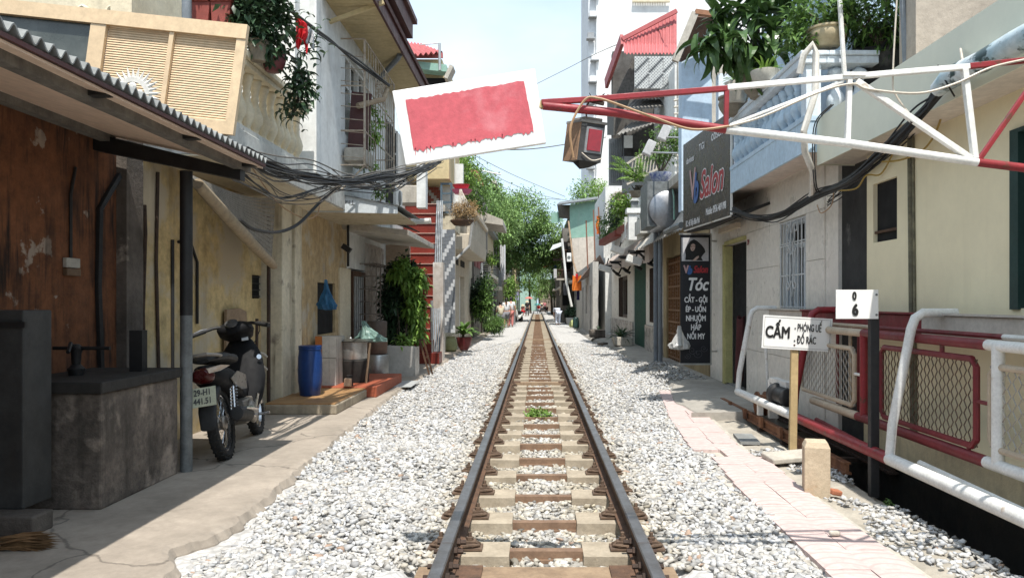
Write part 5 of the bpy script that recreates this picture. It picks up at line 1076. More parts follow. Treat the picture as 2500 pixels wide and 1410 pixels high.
build('stand', MB().box(tcx - tr, ty_ + .1, 4.12, tcx + tr, ty_ + 1.2, PZ(510, ty_) - tr * .86), galv, tk)
build('strap', MB().tube([P(1642, 462, 16.5), P(1645, 480, 16.45), P(1646, 536, 16.45)], .02, 5), green_c, tk)
# ------------------------------------------------------------------ tiled house with green shutter door
th = thing('house', 'beige tiled house with green rolling shutter and planted balcony', 'house', (3.3, 24, .08))
y0, y1 = 19.25, 32.5
gd0, gd1 = YX(1577, XW), YX(1547, XW)
w1a, w1b, w2a, w2b = YX(1600, XW), YX(1588, XW), YX(1532, XW), YX(1519, XW)
build('wall', wall_x(MB(), XW, XW + .3, y0, y1, -.1, 4.0, [(gd0, gd1, .05, 2.75), (w1a, w1b, 1.0, 2.3), (w2a, w2b, 1.0, 2.3), (28.2, 29.4, 1.0, 2.3)]), marble_r, th)
gdr = build('shutter_door', MB().box(XW + .05, gd0, .08, XW + .09, gd1, 2.72), green_d, th)
for i in range(12): yy = gd0 + (gd1 - gd0) * (i + .5) / 12; build('shutter_rib', MB().box(XW + .025, yy - .05, .09, XW + .049, yy + .05, 2.71), green_d, gdr)
for a, b in ((w1a, w1b), (w2a, w2b), (28.2, 29.4)):
    w_ = build('window', MB().box(XW + .15, a, 1.0, XW + .18, b, 2.3), glass_dk, th); mb = MB()
    for yy in np.linspace(a + .04, b - .04, 6): mb.tube([(XW - .02, yy, .9), (XW - .02, yy, 2.4)], .014, 5)
    build('window_bars', mb, rust_dk, w_)
build('plinth', MB().box(XW - .04, y0, -.1, XW - .002, gd0, .8).box(XW - .04, gd1, -.1, XW - .002, y1, .8), marble_g, th)
build('balcony_slab', MB().add([P(1585, 640, 19.4), (XW, 19.4, 2.85), (XW, 31.5, 2.85), (PX(1474, 31.5), 31.5, 2.75), P(1585, 600, 19.4) + Vector((0, 0, -.0)), (XW, 19.4, 3.4), (XW, 31.5, 3.4), (PX(1474, 31.5), 31.5, 3.0)], [(0, 3, 2, 1), (4, 5, 6, 7), (0, 1, 5, 4), (1, 2, 6, 5), (2, 3, 7, 6), (3, 0, 4, 7)]), mat('pale_pink_slab', (.55, .46, .40), (.46, .38, .33), 3, .85, .2, streak=.4), th)
br = MB().tube([(0, 0, 0), (-.12, 0, -.25), (-.25, 0, -.2), (-.45, 0, -.02), (-.7, 0, 0)], .035, 6).tube([(-.05, 0, -.35), (-.2, 0, -.28), (-.35, 0, -.12)], .05, 6).box(-.75, -.05, 0, .02, .05, .06).mesh('console_bracket', black_m)
for yy in (20.2, 22.6, 25.4, 28.3): inst('console_bracket', br, th, (XW - .02, yy, 2.78))
for k, (px, py, yy) in enumerate(((1552, 640, 20.6), (1512, 615, 23.8), (1480, 660, 26.5))):
    t_ = thing('flood_lamp', ['nearest boxy white lamp hanging under the pink balcony slab', 'middle boxy white lamp hanging under the pink balcony slab', 'farthest boxy white lamp hanging under the pink balcony slab'][k], 'lamp', P(px, py, yy), group='lamps under the pink balcony')
    build('lamp_box', MB().obox(P(px - 24 + 20, py - 5, yy), (.42, .3, .2), (0, R(18), 0)), white_p, t_, bevel=.02); build('lamp_arm', MB().tube([P(px, py - 8, yy), P(px + 6, py - 30, yy)], .02, 5), black_m, t_)
build('upper_wall', MB().box(XW + .6, 20.9, 3.4, XW + .9, 32, 8.0), white_w, th)
build('gate_post', MB().box(PX(1535, 21.2), 21.2, 3.2, PX(1555, 21.2), 21.5, PZ(520, 21.2)).box(PX(1530, 21.2), 21.15, PZ(520, 21.2), PX(1568, 21.2), 21.55, PZ(508, 21.2)), white_w, th, label='white rendered balcony gate post')
build('lantern', MB().box(PX(1542, 21.2), 21.2, PZ(508, 21.2), PX(1558, 21.2), 21.4, PZ(490, 21.2)).add([P(1538, 490, 21.15), P(1562, 490, 21.15), P(1562, 490, 21.45), P(1538, 490, 21.45), P(1550, 476, 21.3)], [(0, 1, 4), (1, 2, 4), (2, 3, 4), (3, 0, 4), (3, 2, 1, 0)]), galv, None, label='grey lantern standing on the white balcony post', cat='lantern')
bmt = MB().tube([(-.09, 0, 0), (-.09, 0, .6)], .05, 6).mesh('baluster', white_w)
for i in range(14): inst('baluster', bmt, th, (PX(1536 - i * 4.2, 21.8 + i * .75), 21.8 + i * .75, 3.3))
# arch house behind
ah = thing('house', 'white arched house with dark balconies below the red roof', 'house', (3, 33, 0))
y = 32.6
build('wall', MB().box(PX(1478, y), y, 0, PX(1478, y) + 5, y + 6, PZ(455, y)), white_w, ah)
mb = MB()
for i in range(10):
    a0 = math.pi * i / 10; a1 = math.pi * (i + 1) / 10
    mb.add([(PX(1525, y) + r * math.cos(a), y - .1, PZ(485, y) + r * .55 * math.sin(a)) for a, r in ((a0, .62), (a0, .5), (a1, .5), (a1, .62))], [(0, 1, 2, 3)])
build('arch_moulding', mb, conc_pale, ah, solid=.1)
build('arch_panel', MB().box(PX(1502, y), y - .03, PZ(490, y), PX(1545, y), y - .01, PZ(468, y)), mat('brick_panel', (.42, .30, .22), (.33, .23, .17), 6, .8, .2), ah)
# ------------------------------------------------------------------ red roof house
rr = thing('house', 'grey timber house with pink red sheet roof high on the right', 'house', (3, 25, 4))
y = 24.0
gx = lambda px: PX(px, y)
corr(P(1520, 100, 23.2), P(1652, 30, 23.2), P(1652, 110, 22.6), P(1522, 110, 22.6), roof_red, 'roof_sheet', rr, 30, .03)
corr(P(1522, 108, 22.6), P(1652, 108, 22.6), P(1652, 131, 22.0), P(1524, 131, 22.0), mat('red_roof_low', (.52, .16, .16), (.45, .135, .135), 2, .6, .1), 'roof_sheet', rr, 30, .03)
build('gable_trim', MB().bar(P(1519, 96, 22.9), P(1652, 27, 22.9), .1, .12).bar(P(1519, 96, 22.9), P(1480, 205, 25), .1, .35), roof_red, rr)
build('wall', MB().box(gx(1500), y + .6, PZ(440, y), gx(1500) + 4, y + 1.0, PZ(110, y)), mat('grey_planks', (.13, .125, .115), (.075, .07, .065), 4, .9, .3, streak=.6), rr)
lat = mat('lattice', (.56, .57, .56), (.48, .49, .48), 5, .6, .1); lh = mat('lattice_hole', (.10, .105, .11), (.06, .065, .07), 5, .7, 0)
y = 21.95
for k in range(3):
    x0_, x1_ = gx(1549 + k * 35), gx(1583 + k * 35); p_ = build('lattice_panel', MB().box(x0_, y - .05, PZ(217, y), x1_, y, PZ(139, y)), lat, rr)
    mb = MB()
    for i in range(9):
        for j in range(20):
            if (i + j) % 2 == 0: mb.obox((x0_ + (i + .5) * (x1_ - x0_) / 9, y - .056, PZ(217, y) + (j + .5) * (PZ(139, y) - PZ(217, y)) / 20), (.022, .008, .022) if (i * 7 + j * 3) % 5 else (.06, .01, .05), (0, R(45), 0))
    build('lattice_holes', mb, lh, p_)
y = 24.0
build('side_wall', MB().add([P(1500, 240, 23.5), P(1548, 140, 23.7), P(1548, 217, 23.7), P(1500, 330, 23.5), P(1484, 330, 26), P(1484, 230, 26)], [(0, 1, 2, 3), (0, 3, 4, 5)]), mat('shingles', (.17, .16, .145), (.09, .085, .078), 12, .9, .3, streak=.5), rr, solid=.05)
corr(P(1555, 242, 22.6), P(1640, 238, 22.6), P(1650, 218, 23.5), P(1560, 218, 23.5), mat('rust_sheet', (.22, .16, .13), (.13, .1, .085), 4, .8, .2), 'awning_sheet', rr, 20, .025)
corr(P(1520, 270, 22.4), P(1610, 262, 22.4), P(1640, 242, 23.5), P(1550, 242, 23.5), mat('grey_sheet_dirty', (.27, .26, .24), (.17, .16, .15), 4, .8, .2), 'awning_sheet', rr, 20, .025)
corr(P(1505, 330, 22.0), P(1600, 300, 22.0), P(1640, 285, 23.5), P(1540, 300, 23.5), mat('grey_sheet_dirty', (.27, .26, .24)), 'awning_sheet', rr, 20, .025)
build('balcony_wall', MB().box(gx(1488), y + .2, PZ(450, y), gx(1520), y + .3, PZ(335, y)).box(gx(1520), y + .1, PZ(470, y), gx(1640), y + .2, PZ(380, y)), mat('grey_stone', (.36, .37, .37), (.27, .28, .28), 3, .8, .2, streak=.4), rr)
build('window', MB().box(gx(1524), y + .05, PZ(360, y), gx(1545), y + .09, PZ(330, y)), white_p, rr)
mb = MB()
for i in range(7): mb.bar(P(1492 + i * 5, 445, y + .1), P(1492 + i * 5, 350 - i * 4, y + .1), .03, .03)
build('iron_fence', mb, mat('grey_iron', (.16, .175, .18), (.12, .13, .135), 5, .6, .1), rr)
mb = MB()
for i in range(12): mb.bar(P(1545 + i * 8, 395 - i * 5, 22.3), P(1538 + i * 8, 445 - i * 4, 22.3), .03, .03)
mb.bar(P(1530, 400, 22.3), P(1640, 330, 22.3), .06, .06).bar(P(1530, 450, 22.3), P(1640, 395, 22.3), .06, .06)
build('stair_balustrade', mb, conc_pale, rr)
cu = MB()
for i in range(10): cu.tube([P(1645, 230 + i * 16, 20.5), P(1662, 224 + i * 18, 20.5), P(1672, 228 + i * 18, 20.5)], .03, 5)
build('curved_relief', cu.box(PX(1655, 20.8), 20.8, 4.2, PX(1655, 20.8) + 1.5, 21, PZ(150, 20.8)), conc_pale, rr, smooth=True)
for k, (px, py) in enumerate(((1622, 325), (1585, 362))):
    t_ = thing('flood_lamp', ['upper grey box lamp on an arm above the planted balcony', 'lower grey box lamp on an arm above the planted balcony'][k], 'lamp', P(px, py, 17), group='box lamps above the planted balcony')
    build('lamp_box', MB().obox(P(px, py, 17), (.2, .2, .34), (0, R(25), 0)), mat('lamp_grey', (.50, .50, .50), (.4, .4, .4), 5, .6, .1), t_, bevel=.02); build('lamp_arm', MB().tube([P(px + 3, py + 10, 17), P(px + 70, py + 12, 15)], .02, 5), alu, t_)
# tall white tower far behind
tw_ = thing('tower_block', 'tall white apartment tower with caged air conditioners behind the red roof', 'tower', (9, 75, 0))
y = 72.0
white_f = mat('tower_white', (.80, .80, .79), (.76, .76, .75), .1, .9, 0)
build('wall', MB().box(PX(1456, y), y, 0, PX(1456, y) + 16, y + 14, 44), white_f, tw_)
build('side_strip', MB().box(PX(1437, y), y + .4, 0, PX(1456, y) - .002, y + 12, 44), mat('tower_grey', (.70, .72, .74), (.62, .64, .66), .3, .9, 0), tw_)
agm = mat('cage_dark', (.36, .38, .39), (.28, .29, .3), 4, .7, .1)
for i in range(17):
    zz = 8 + i * 2.05; px = 1434 + (i * 7 % 3) * 5
    c_ = build('ac_cage', MB().box(PX(px, y), y - .3, zz, PX(px, y) + .6, y + .3, zz + .5), white_f if i % 3 else agm, tw_); build('cage_floor', MB().box(PX(px, y) - .1, y - .4, zz - .1, PX(px, y) + .7, y + .3, zz - .01), agm, c_)
mb = MB()
for i in range(14): mb.box(PX(1545 + i * 6, y), y - .4, 30.0, PX(1548 + i * 6, y), y - .25, 31.0)
build('roof_balustrade', mb.box(PX(1543, y), y - .42, 29.8, PX(1634, y), y - .2, 30.0), cream_b, tw_)
# green sheet shack and cream wall
gs = thing('house', 'cream house topped by a green corrugated sheet shack', 'house', (2.6, 42, 0))
y = 47.0
corr(P(1391, 582, y), P(1476, 574, y - .8), P(1476, 486, y - .8), P(1391, 500, y), green_c, 'green_sheet', gs, 40, .02)
build('side_sheet', MB().add([P(1361, 500, y + 3), P(1391, 500, y), P(1391, 534, y), P(1366, 532, y + 3)], [(0, 1, 2, 3)]), mat('shack_brown', (.13, .10, .08), (.09, .07, .06), 3, .9, .1), gs, solid=.05)
build('roof_sheet', MB().add([P(1360, 500, y - .5), P(1480, 483, y - 1.3), P(1480, 478, y + 2), P(1366, 494, y + 2)], [(0, 1, 2, 3)]), galv, gs, solid=.08)
build('wall', MB().add([P(1397, 582, y - .1), P(1478, 574, y - .9), P(1478, 690, y - .9), P(1402, 690, y - .1)], [(0, 1, 2, 3)]), mat('cream_sunny', (.62, .56, .49), (.56, .5, .43), 1, .85, .1, streak=.25), gs, solid=.1)
build('lower_wall', wall_x(MB(), 2.35, 2.6, 32.6, 46, -.1, 3.2, [(33.5, 34.4, .1, 2.2), (36.5, 37.3, .9, 2.3), (39, 40, .1, 2.2)]), mat('pale_grey_front', (.50, .485, .455), (.42, .405, .375), 1, .85, .15, streak=.4), gs)
for a, b in ((33.5, 34.4), (36.5, 37.3), (39, 40)): build('opening', MB().box(2.5, a, .05, 2.54, b, 2.35), dark_in, gs)
build('awning_sheet', MB().add([P(1410, 690, 36), P(1478, 650, 33), (2.7, 33, 3.5), (2.7, 40, 3.4)], [(0, 1, 2, 3)]), mat('rust_sheet', (.22, .16, .13)), gs, solid=.03)
for k, (px, p0, p1) in enumerate(((1432, 538, 655), (1450, 512, 640), (1462, 505, 590))): build('bamboo_pole', MB().tube([P(px + 3, p1, 35), P(px - 1, p0, 35)], .035, 6), mat('red_brown_pole', (.30, .15, .10), (.22, .11, .075), 4, .8, .1), None, label=['leftmost reddish pole before the green sheet shack', 'middle reddish pole before the green sheet shack', 'short reddish pole before the green sheet shack'][k], cat='pole', group='poles before the green shack')
build('towel', MB().grid(lambda u, v: (PX(1456 + 8 * u, 35) + .03 * math.sin(v * 9), 35 + .04 * math.sin(u * 8), PZ(527 + 44 * v, 35)), 6, 8), orange_c, None, solid=.015, label='narrow orange towel hanging by the green shack', cat='towel')
build('white_pole', MB().tube([P(1372, 582, 44), P(1383, 690, 44), P(1396, 748, 44)], .07, 7), white_p, None, smooth=True, label='long white leaning pole before the dark right houses', cat='pole')
build('bamboo_pole', MB().tube([P(1388, 540, 43.6), P(1400, 640, 42), P(1408, 665, 41)], .05, 6), wood, None, label='thin grey pole leaning on the green shack', cat='pole')
a = thing('air_conditioner', 'small white air conditioner beside the leaning white pole', 'air conditioner', P(1390, 640, 46))
build('case', MB().box(PX(1384, 46), 46, PZ(638, 46), PX(1395, 46), 46.3, PZ(617, 46)), white_p, a, bevel=.02); build('fan_grille', MB().lathe((PX(1389, 46), 45.99, PZ(628, 46)), [(.1, 0), (.1, .01)], 10, axis=(0, -1, 0)), galv, a)
sv = thing('hanging_shirt', 'bright orange sleeveless shirt hanging before the grey fronts', 'shirt', P(1408, 706, 36))
mb = MB().grid(lambda u, v: (PX(1397 + 23 * u - (2.5 * (1 - v) * (u - .5)), 36), 36 + .05 * math.sin(u * 11 + v * 2), PZ(671 + 38 * v + (5 * (1 - abs(2 * u - 1)) if v < .05 else 0), 36)), 14, 10)
build('cloth', mb, orange_c, sv, solid=.012); build('collar', MB().grid(lambda u, v: (PX(1405 + 6 * u, 36), 35.93, PZ(668 + 16 * v * (1 - abs(u - .5)), 36)), 4, 4), red_cloth, sv, solid=.01)
build('hanging_cloth', MB().grid(lambda u, v: (PX(1408 + 7 * u, 36.2), 36.2 + .04 * math.sin(u * 9), PZ(708 + 24 * v, 36.2)), 4, 5), mat('navy_cloth', (.03, .025, .10), (.02, .018, .07), 9, .9, .1), None, solid=.01, label='dark blue cloth hanging below the orange shirt', cat='cloth')
g2 = thing('house', 'small green sheet lean-to at the far right behind the shack', 'house', (2.5, 52, 0))
corr(P(1346, 545, 50), P(1374, 540, 50), P(1374, 516, 50), P(1346, 519, 50), green_c, 'green_sheet', g2, 16, .03)
build('wall', MB().box(PX(1372, 56), 55, 0, PX(1372, 56) + 3, 58, PZ(560, 56)), mat('dark_front', (.2, .18, .155)), g2)
for k, (a, b, c, d) in enumerate(((1374, 1386, 590, 625), (1374, 1392, 640, 662), (1373, 1390, 690, 745))): build('opening', MB().box(PX(a, 55), 54.94, PZ(d, 55), PX(b, 55), 54.99, PZ(c, 55)), dark_in, g2)
for k, (pz_a, w_) in enumerate(((632, 22), (680, 18))):
    build('balcony_slab', MB().box(PX(1372 - w_, 54.5), 53.6, PZ(pz_a + 4, 54.5), PX(1392, 54.5), 54.9, PZ(pz_a, 54.5)), conc_pale if k else rust_dk, g2)
    mb = MB()
    for i in range(9): mb.tube([(PX(1372 - w_ + i * 4, 53.7), 53.7, PZ(pz_a, 53.7)), (PX(1372 - w_ + i * 4, 53.7), 53.7, PZ(pz_a - 22, 53.7))], .018, 4)
    mb.tube([(PX(1372 - w_, 53.7), 53.7, PZ(pz_a - 22, 53.7)), (PX(1392, 53.7), 53.7, PZ(pz_a - 22, 53.7))], .025, 4); build('balcony_railing', mb, wood_dk, g2)
build('awning_sheet', MB().add([P(1342, 612, 53), P(1372, 600, 53), P(1376, 590, 55), P(1350, 598, 55)], [(0, 1, 2, 3)]), mat('bluish_sheet', (.6, .64, .66)), g2, solid=.03)
build('hanging_cloth', MB().grid(lambda u, v: (PX(1352 + 7 * u, 53.5), 53.5 + .05 * math.sin(u * 9), PZ(656 + 22 * v, 53.5)), 5, 5), white_cl, None, solid=.012, label='pale cloth hanging from the dark far right balcony', cat='cloth')
build('hanging_cloth', MB().grid(lambda u, v: (PX(1376 + 8 * u, 53.4), 53.4 + .05 * math.sin(u * 9), PZ(690 + 30 * v, 53.4)), 5, 5), mat('grey_cloth', (.2, .2, .22)), None, solid=.012, label='grey cloth hanging under the dark far right balcony', cat='cloth')
far_house(2.45, 50.5, 54.5, 6.2, mat('dark_front', (.2, .18, .155)), 'dark cluttered house beside the leaning white pole', 1, 2, 2)
far_house(2.5, 55, 66, 7.5, mat('grey_front', (.33, .32, .3)), 'grey far house on the right under the tree', 1, 3, 2)
far_house(2.4, 66.5, 82, 6.0, cream_f, 'cream far house right of the track', 1, 3, 2)
far_house(2.1, 83, 110, 8.0, mat('dark_front', (.2, .18, .155)), 'dark long house at the far right end', 1, 4, 2)
bt = thing('tarpaulin', 'blue and orange tarpaulin stretched over the far right pavement', 'tarpaulin', P(1350, 660, 60))
build('sheet', MB().add([P(1330, 650, 58), P(1362, 640, 58), P(1362, 632, 62), P(1335, 640, 62)], [(0, 1, 2, 3)]), mat('blue_tarp', (.05, .09, .35), (.04, .07, .28), 3, .6, .1), bt, solid=.02)
build('flap', MB().add([P(1350, 652, 58), P(1360, 641, 58), P(1358, 672, 58), P(1353, 678, 58)], [(0, 1, 2, 3)]), mat('blue_tarp', (.05, .09, .35)), bt, solid=.02)
build('pole', MB().bar(P(1327, 652, 58), P(1365, 640, 58), .05, .05), orange_c, bt)

for a, b, z, par in ((.2, 7.3, 3.0, yh), (8.15, 14.0, 3.0, sh_), (14.1, 19.2, 3.9, wh), (19.3, 32.4, 3.95, th)):
    build('core', MB().box(XW + .62, a, -.1, XW + 5, b, z), dark_in, par)
# ================================================================== GATES, SIGNS, MOTORBIKE, CABLES
# ------------------------------------------------------------------ rolling gate parked along the ditch
gate = thing('rolling_gate', 'red and white tubular rolling gate parked along the yellow wall', 'gate', (2.6, 7, .1))
XG, ZG = 2.585, .29
def yg(px): return YX(px, XG)
for a, b, m, lab in ((9.92, yg(1938), white_p, 'white far length of the bottom tube'), (yg(1938), yg(2172), red_p, 'red middle length of the bottom tube'), (yg(2172), 2.0, white_p, 'white near length of the bottom tube')):
    build('bottom_rail', MB().tube([(XG, a, ZG), (XG, b, ZG)], .047, 14), m, gate, smooth=True, label=lab)
for k, (yy, m) in enumerate(((9.92, white_p), (yg(1938), red_p), (yg(2172), white_p))):
    h = 1.38
    build('leaning_loop', MB().tube([(XG, yy, ZG), (XG + .02, yy, ZG + .25), (XG + .16, yy, h - .12), (XG + .19, yy, h - .04), (XG + .25, yy, h), (XG + .50, yy, h)], .035, 10), m, gate, smooth=True)
XT = 3.02
for a, b, m in ((9.9, YX(1965, XT), mat('grey_white_beam', (.55, .51, .45), (.45, .41, .36), 4, .7, .2)), (YX(1965, XT) - .003, YX(2260, XT), dred_p), (YX(2260, XT) - .003, 2.0, mat('grey_white_beam', (.5, .5, .5)))):
    build('top_beam', MB().box(XT - .04, b, 1.20, XT + .04, a, 1.36), m, gate, bevel=.012)
    build('beam_flange', MB().box(XT - .06, b, 1.361, XT + .06, a, 1.375), m, gate)
wl = build('wheel', MB().lathe((XG + .14, 9.35, .21), [(.03, -.06), (.15, -.06), (.15, -.04), (.11, -.03), (.11, .03), (.15, .04), (.15, .06), (.03, .06)], 20, axis=(1, 0, 0)), rust_br, gate, smooth=True)
build('wheel_bracket', MB().bar((XG + .14, 8.9, .1), (XG + .14, 8.9, .55), .06, .1).bar((XG + .14, 8.9, .55), (XG + .14, 8.3, .55), .09, .06).bar((XG + .02, 9.0, .12), (XG + .02, 9.0, .28), .06, .06), white_p, gate)
build('inner_upright', MB().tube([(XG + .3, 9.6, .3), (XG + .26, 9.6, 1.02), (XG + .2, 9.6, 1.02)], .02, 7), white_p, gate, smooth=True)
# second gate with wire mesh panels behind the first
g2_ = thing('rolling_gate', 'older mesh panelled gate standing behind the tubular gate', 'gate', (2.8, 6, .4))
XM = 2.80
def ym(px): return YX(px, XM)
tan_p = mat('tan_white_paint', (.52, .43, .32), (.42, .34, .25), 6, .6, .2)
for a, b, m in ((ym(1975), ym(2108), tan_p), (ym(2108), ym(2412), dred_p), (ym(2412), 2.0, white_p)):
    build('top_tube', MB().tube([(XM, a, 1.19), (XM, b, 1.19)], .035, 12), m, g2_, smooth=True)
    build('upper_tube', MB().tube([(XM + .1, a, 1.24), (XM + .1, b, 1.24)], .018, 8), m, g2_, smooth=True)
for a, b, m in ((ym(1985), ym(2095), tan_p), (ym(2095), ym(2410), dred_p), (ym(2410), 2.0, white_p)):
    build('bottom_tube', MB().tube([(XM, a, .45), (XM, b, .45)], .04, 12), m, g2_, smooth=True)
for px, m, r in ((2109, red_p, .034), (2437, white_p, .038)): build('post', MB().tube([(XM, ym(px), .45), (XM, ym(px), 1.19)], r, 12), m, g2_, smooth=True)
for a, b in ((yg(1960), yg(2200)), (yg(2200), 2.0)): build('brace_tube', MB().tube([(XM - .08, a, .30), (XM - .08, b, .22)], .022, 8), dred_p if a > 7 else white_p, g2_, smooth=True)
def mesh_panel(y0, y1, z0, z1, mf, mw, label, scale=.1):
    r = .05; pts = []
    for (yy, zz), (sy_, sz_) in zip(((y0, z0), (y1, z0), (y1, z1), (y0, z1)), ((1, 1), (-1, 1), (-1, -1), (1, -1))):
        q = [(yy + sy_ * r, zz), (yy, zz + sz_ * r)]
        pts += q if (yy, zz) in ((y1, z0), (y0, z1)) else q[::-1]
    pts = [(XM - .0, a, b) for a, b in pts]; pts = pts + pts[:2]
    p_ = build('panel_frame', MB().tube(pts, .022, 8), mf, g2_, smooth=True, label=label)
    mb = MB(); n = int((y1 - y0) / scale); k = int((z1 - z0) / (scale * .75))
    for i in range(n + 1):
        yy = y0 + (y1 - y0) * i / n
        pts = [(XM + (.006 if j % 2 else -.006), min(max(yy + (scale / 2 if j % 2 else -scale * .0) * 1.0, y0), y1), z0 + (z1 - z0) * j / (2 * k)) for j in range(2 * k + 1)]
        mb.tube(pts, .0042, 4, cap=False)
        pts = [(XM + (-.006 if j % 2 else .006), min(max(yy - (scale / 2 if j % 2 else 0), y0), y1), z0 + (z1 - z0) * j / (2 * k)) for j in range(2 * k + 1)]
        mb.tube(pts, .0042, 4, cap=False)
    tag(build('wire_mesh', mb, mw, p_), kind='stuff')
wire_w = mat('pale_wire', (.45, .42, .37), (.33, .30, .26), 20, .7, 0); wire_b = mat('rusty_wire', (.15, .09, .055), (.09, .06, .04), 20, .8, 0)
mesh_panel(ym(2086), ym(1957), .53, 1.04, tan_p, wire_w, 'pale framed wire mesh panel'); mesh_panel(ym(2384), ym(2152), .52, 1.09, dred_p, wire_b, 'dark red framed wire mesh panel'); mesh_panel(3.4, ym(2420), .55, 1.06, tan_p, wire_w, 'pale framed near wire mesh panel')
for px in (2180, 2365): build('panel_stay', MB().tube([(XM, ym(px), .45), (XM, ym(px), .54)], .014, 6), dred_p, g2_)
build('panel_stay', MB().tube([(XM, ym(2384), .82), (XM, ym(2437), .82)], .014, 6), dred_p, g2_); build('panel_stay', MB().tube([(XM, ym(2086), .82), (XM, ym(2109), .82)], .014, 6), white_p, g2_); build('panel_stay', MB().tube([(XM, ym(2300), 1.09), (XM, ym(2300), 1.19)], .016, 6), dred_p, g2_)
for px, m in ((2015, dred_p), (2045, tan_p), (2065, dred_p)): build('strut', MB().tube([(XM + .12, ym(px), 1.24), (XM + .16, ym(px) + .1, .45)], .016, 6), m, g2_)
build('motor', MB().lathe((XM - .12, 8.4, .42), [(.06, -.2), (.1, -.18), (.1, .1), (.13, .12), (.13, .2), (.05, .22)], 14, axis=(0, 1, 0)), black_m, g2_, smooth=True)
cl_ = MB()
for i in range(9): cl_.tube([(XW - .06 + .015 * math.sin(t * .3 + i), 8.98 + (.16 + .012 * (i % 4)) * math.cos(t * .35 + i * .2) * (.9 + .03 * i), .98 - .03 * (i % 3) + (.30 + .012 * i) * math.sin(t * .35)) for t in range(19)], .006, 5)
build('cable_coil', cl_, cable_b, None, label='coil of black cable hanging behind the parked gate', cat='cable')
# rusty ground rails for the gate
gr2 = thing('gate_rails', 'rusty ground rails with cross ties under the rolling gate', 'rails', (2.7, 9, .05))
for x in (2.62, 3.02): build('rail', MB().box(x - .035, 6.5, -.02, x + .035, 10.9 if x < 2.8 else 10.3, .0).box(x - .012, 6.5, .0, x + .012, 10.9 if x < 2.8 else 10.3, .07).box(x - .028, 6.5, .07, x + .028, 10.9 if x < 2.8 else 10.3, .085), rust_br if x < 2.8 else rust_dk, gr2)
for i in range(5): build('cross_tie', MB().box(2.56, 10.6 - i * .85, -.06, 3.08, 10.68 - i * .85, -.022), rust_dk, gr2)
for i in range(5): build('rail_lug', MB().box(2.55, 10.2 - i * .7, .0, 2.584, 10.28 - i * .7, .12), rust_br, gr2)

# ------------------------------------------------------------------ boom truss with red board
YT = 3.575
bt_ = thing('barrier_boom', 'red and white lattice barrier boom reaching in from the upper right', 'barrier', P(2300, 300, YT))
def T(px, py, d=0): return P(px, py, YT + d)
def bt(name, pts, r, m, n=10): return build(name, MB().tube([T(*p) for p in pts], r, n), m, bt_, smooth=True)
def bb(name, a, b, w, m): return build(name, MB().bar(T(*a), T(*b), w, w), m, bt_, bevel=.003)
bt('bottom_chord', [(1326, 258), (1500, 275), (1772, 316)], .020, red_p); bt('bottom_chord', [(1772, 316), (2070, 350), (2386, 396)], .020, white_p); bt('bottom_chord', [(2386, 396), (2960, 466)], .020, red_p)
bb('top_chord', (1322, 250), (1440, 243), .026, red_p); bb('top_chord', (1440, 243), (1775, 216), .026, red_p); bb('top_chord', (1775, 214), (2080, 187), .026, white_p); bb('top_chord', (2080, 187), (2366, 163), .026, white_p); bb('top_chord', (2366, 162), (2960, 100), .026, red_p)
bb('upright', (1774, 220), (1772, 310), .022, red_p); bb('upright', (2074, 190), (2069, 345), .024, white_p); bb('upright', (2354, 168), (2380, 388), .028, white_p)
bb('diagonal', (1782, 306), (2060, 198), .014, white_p); bb('diagonal', (2090, 198), (2370, 388), .028, white_p); bb('diagonal', (2390, 390), (2560, 146), .022, red_p); bb('upright', (2560, 142), (2572, 416), .024, red_p); bb('diagonal', (2572, 414), (2800, 120), .022, red_p); bb('upright', (2800, 118), (2812, 446), .024, red_p)
build('gusset', MB().box(T(2055, 0).x, YT - .02, T(0, 187).z, T(2110, 0).x, YT - .012, T(0, 178).z), white_p, bt_)
build('hook', MB().tube([T(2222, 290), T(2226, 300), T(2232, 295), T(2228, 286), T(2220, 284)], .006, 6), rust_dk, bt_)
def wire(name, pts, r, m, parent, n=6, sub=6):
    pts = [Vector(p) for p in pts]; out = []
    for i in range(len(pts) - 1):
        p0, p1, p2, p3 = pts[max(i - 1, 0)], pts[i], pts[i + 1], pts[min(i + 2, len(pts) - 1)]
        for k in range(sub):
            t = k / sub; out.append(.5 * ((2 * p1) + (p2 - p0) * t + (2 * p0 - 5 * p1 + 4 * p2 - p3) * t * t + (3 * p1 - p0 - 3 * p2 + p3) * t ** 3))
    out.append(pts[-1]); return build(name, MB().tube(out, r, n), m, parent, smooth=True)
tanw = mat('tan_cable', (.42, .27, .15), (.33, .2, .11), 9, .5, .05); whw = mat('white_cable', (.60, .54, .45), (.5, .44, .36), 9, .5, .05)
wire('lamp_cable', [T(1400, 385, -.03), T(1392, 330, -.04), T(1400, 290, -.04), T(1430, 242, -.03), T(1460, 240, -.03), T(1500, 252, -.03), T(1600, 288, -.03), T(1690, 316, -.03), T(1780, 308, -.02)], .006, tanw, bt_)
wire('lamp_cable', [T(1780, 308, -.02), T(1860, 285, -.02), T(2000, 225, -.02), T(2080, 205, -.02), T(2120, 218, -.02), T(2240, 228, -.02), T(2330, 205, -.02), T(2420, 165, -.02), T(2520, 142, -.02)], .006, whw, bt_)
wire('wire_tie', [T(2190, -10, .02), T(2180, 180, .02), T(2186, 230, .02), T(2226, 285, .0)], .004, whw, bt_)
mb = MB()
for i in range(8): mb.tube([T(1440 + i * 4, 243), T(1436 + i * 5 + random.uniform(-8, 8), 243 - random.uniform(6, 16), -.01)], .0022, 4)
build('wire_ends', mb, cable_b, bt_)
bb('lamp_arm', (1430, 244), (1475, 254), .016, rust_dk)
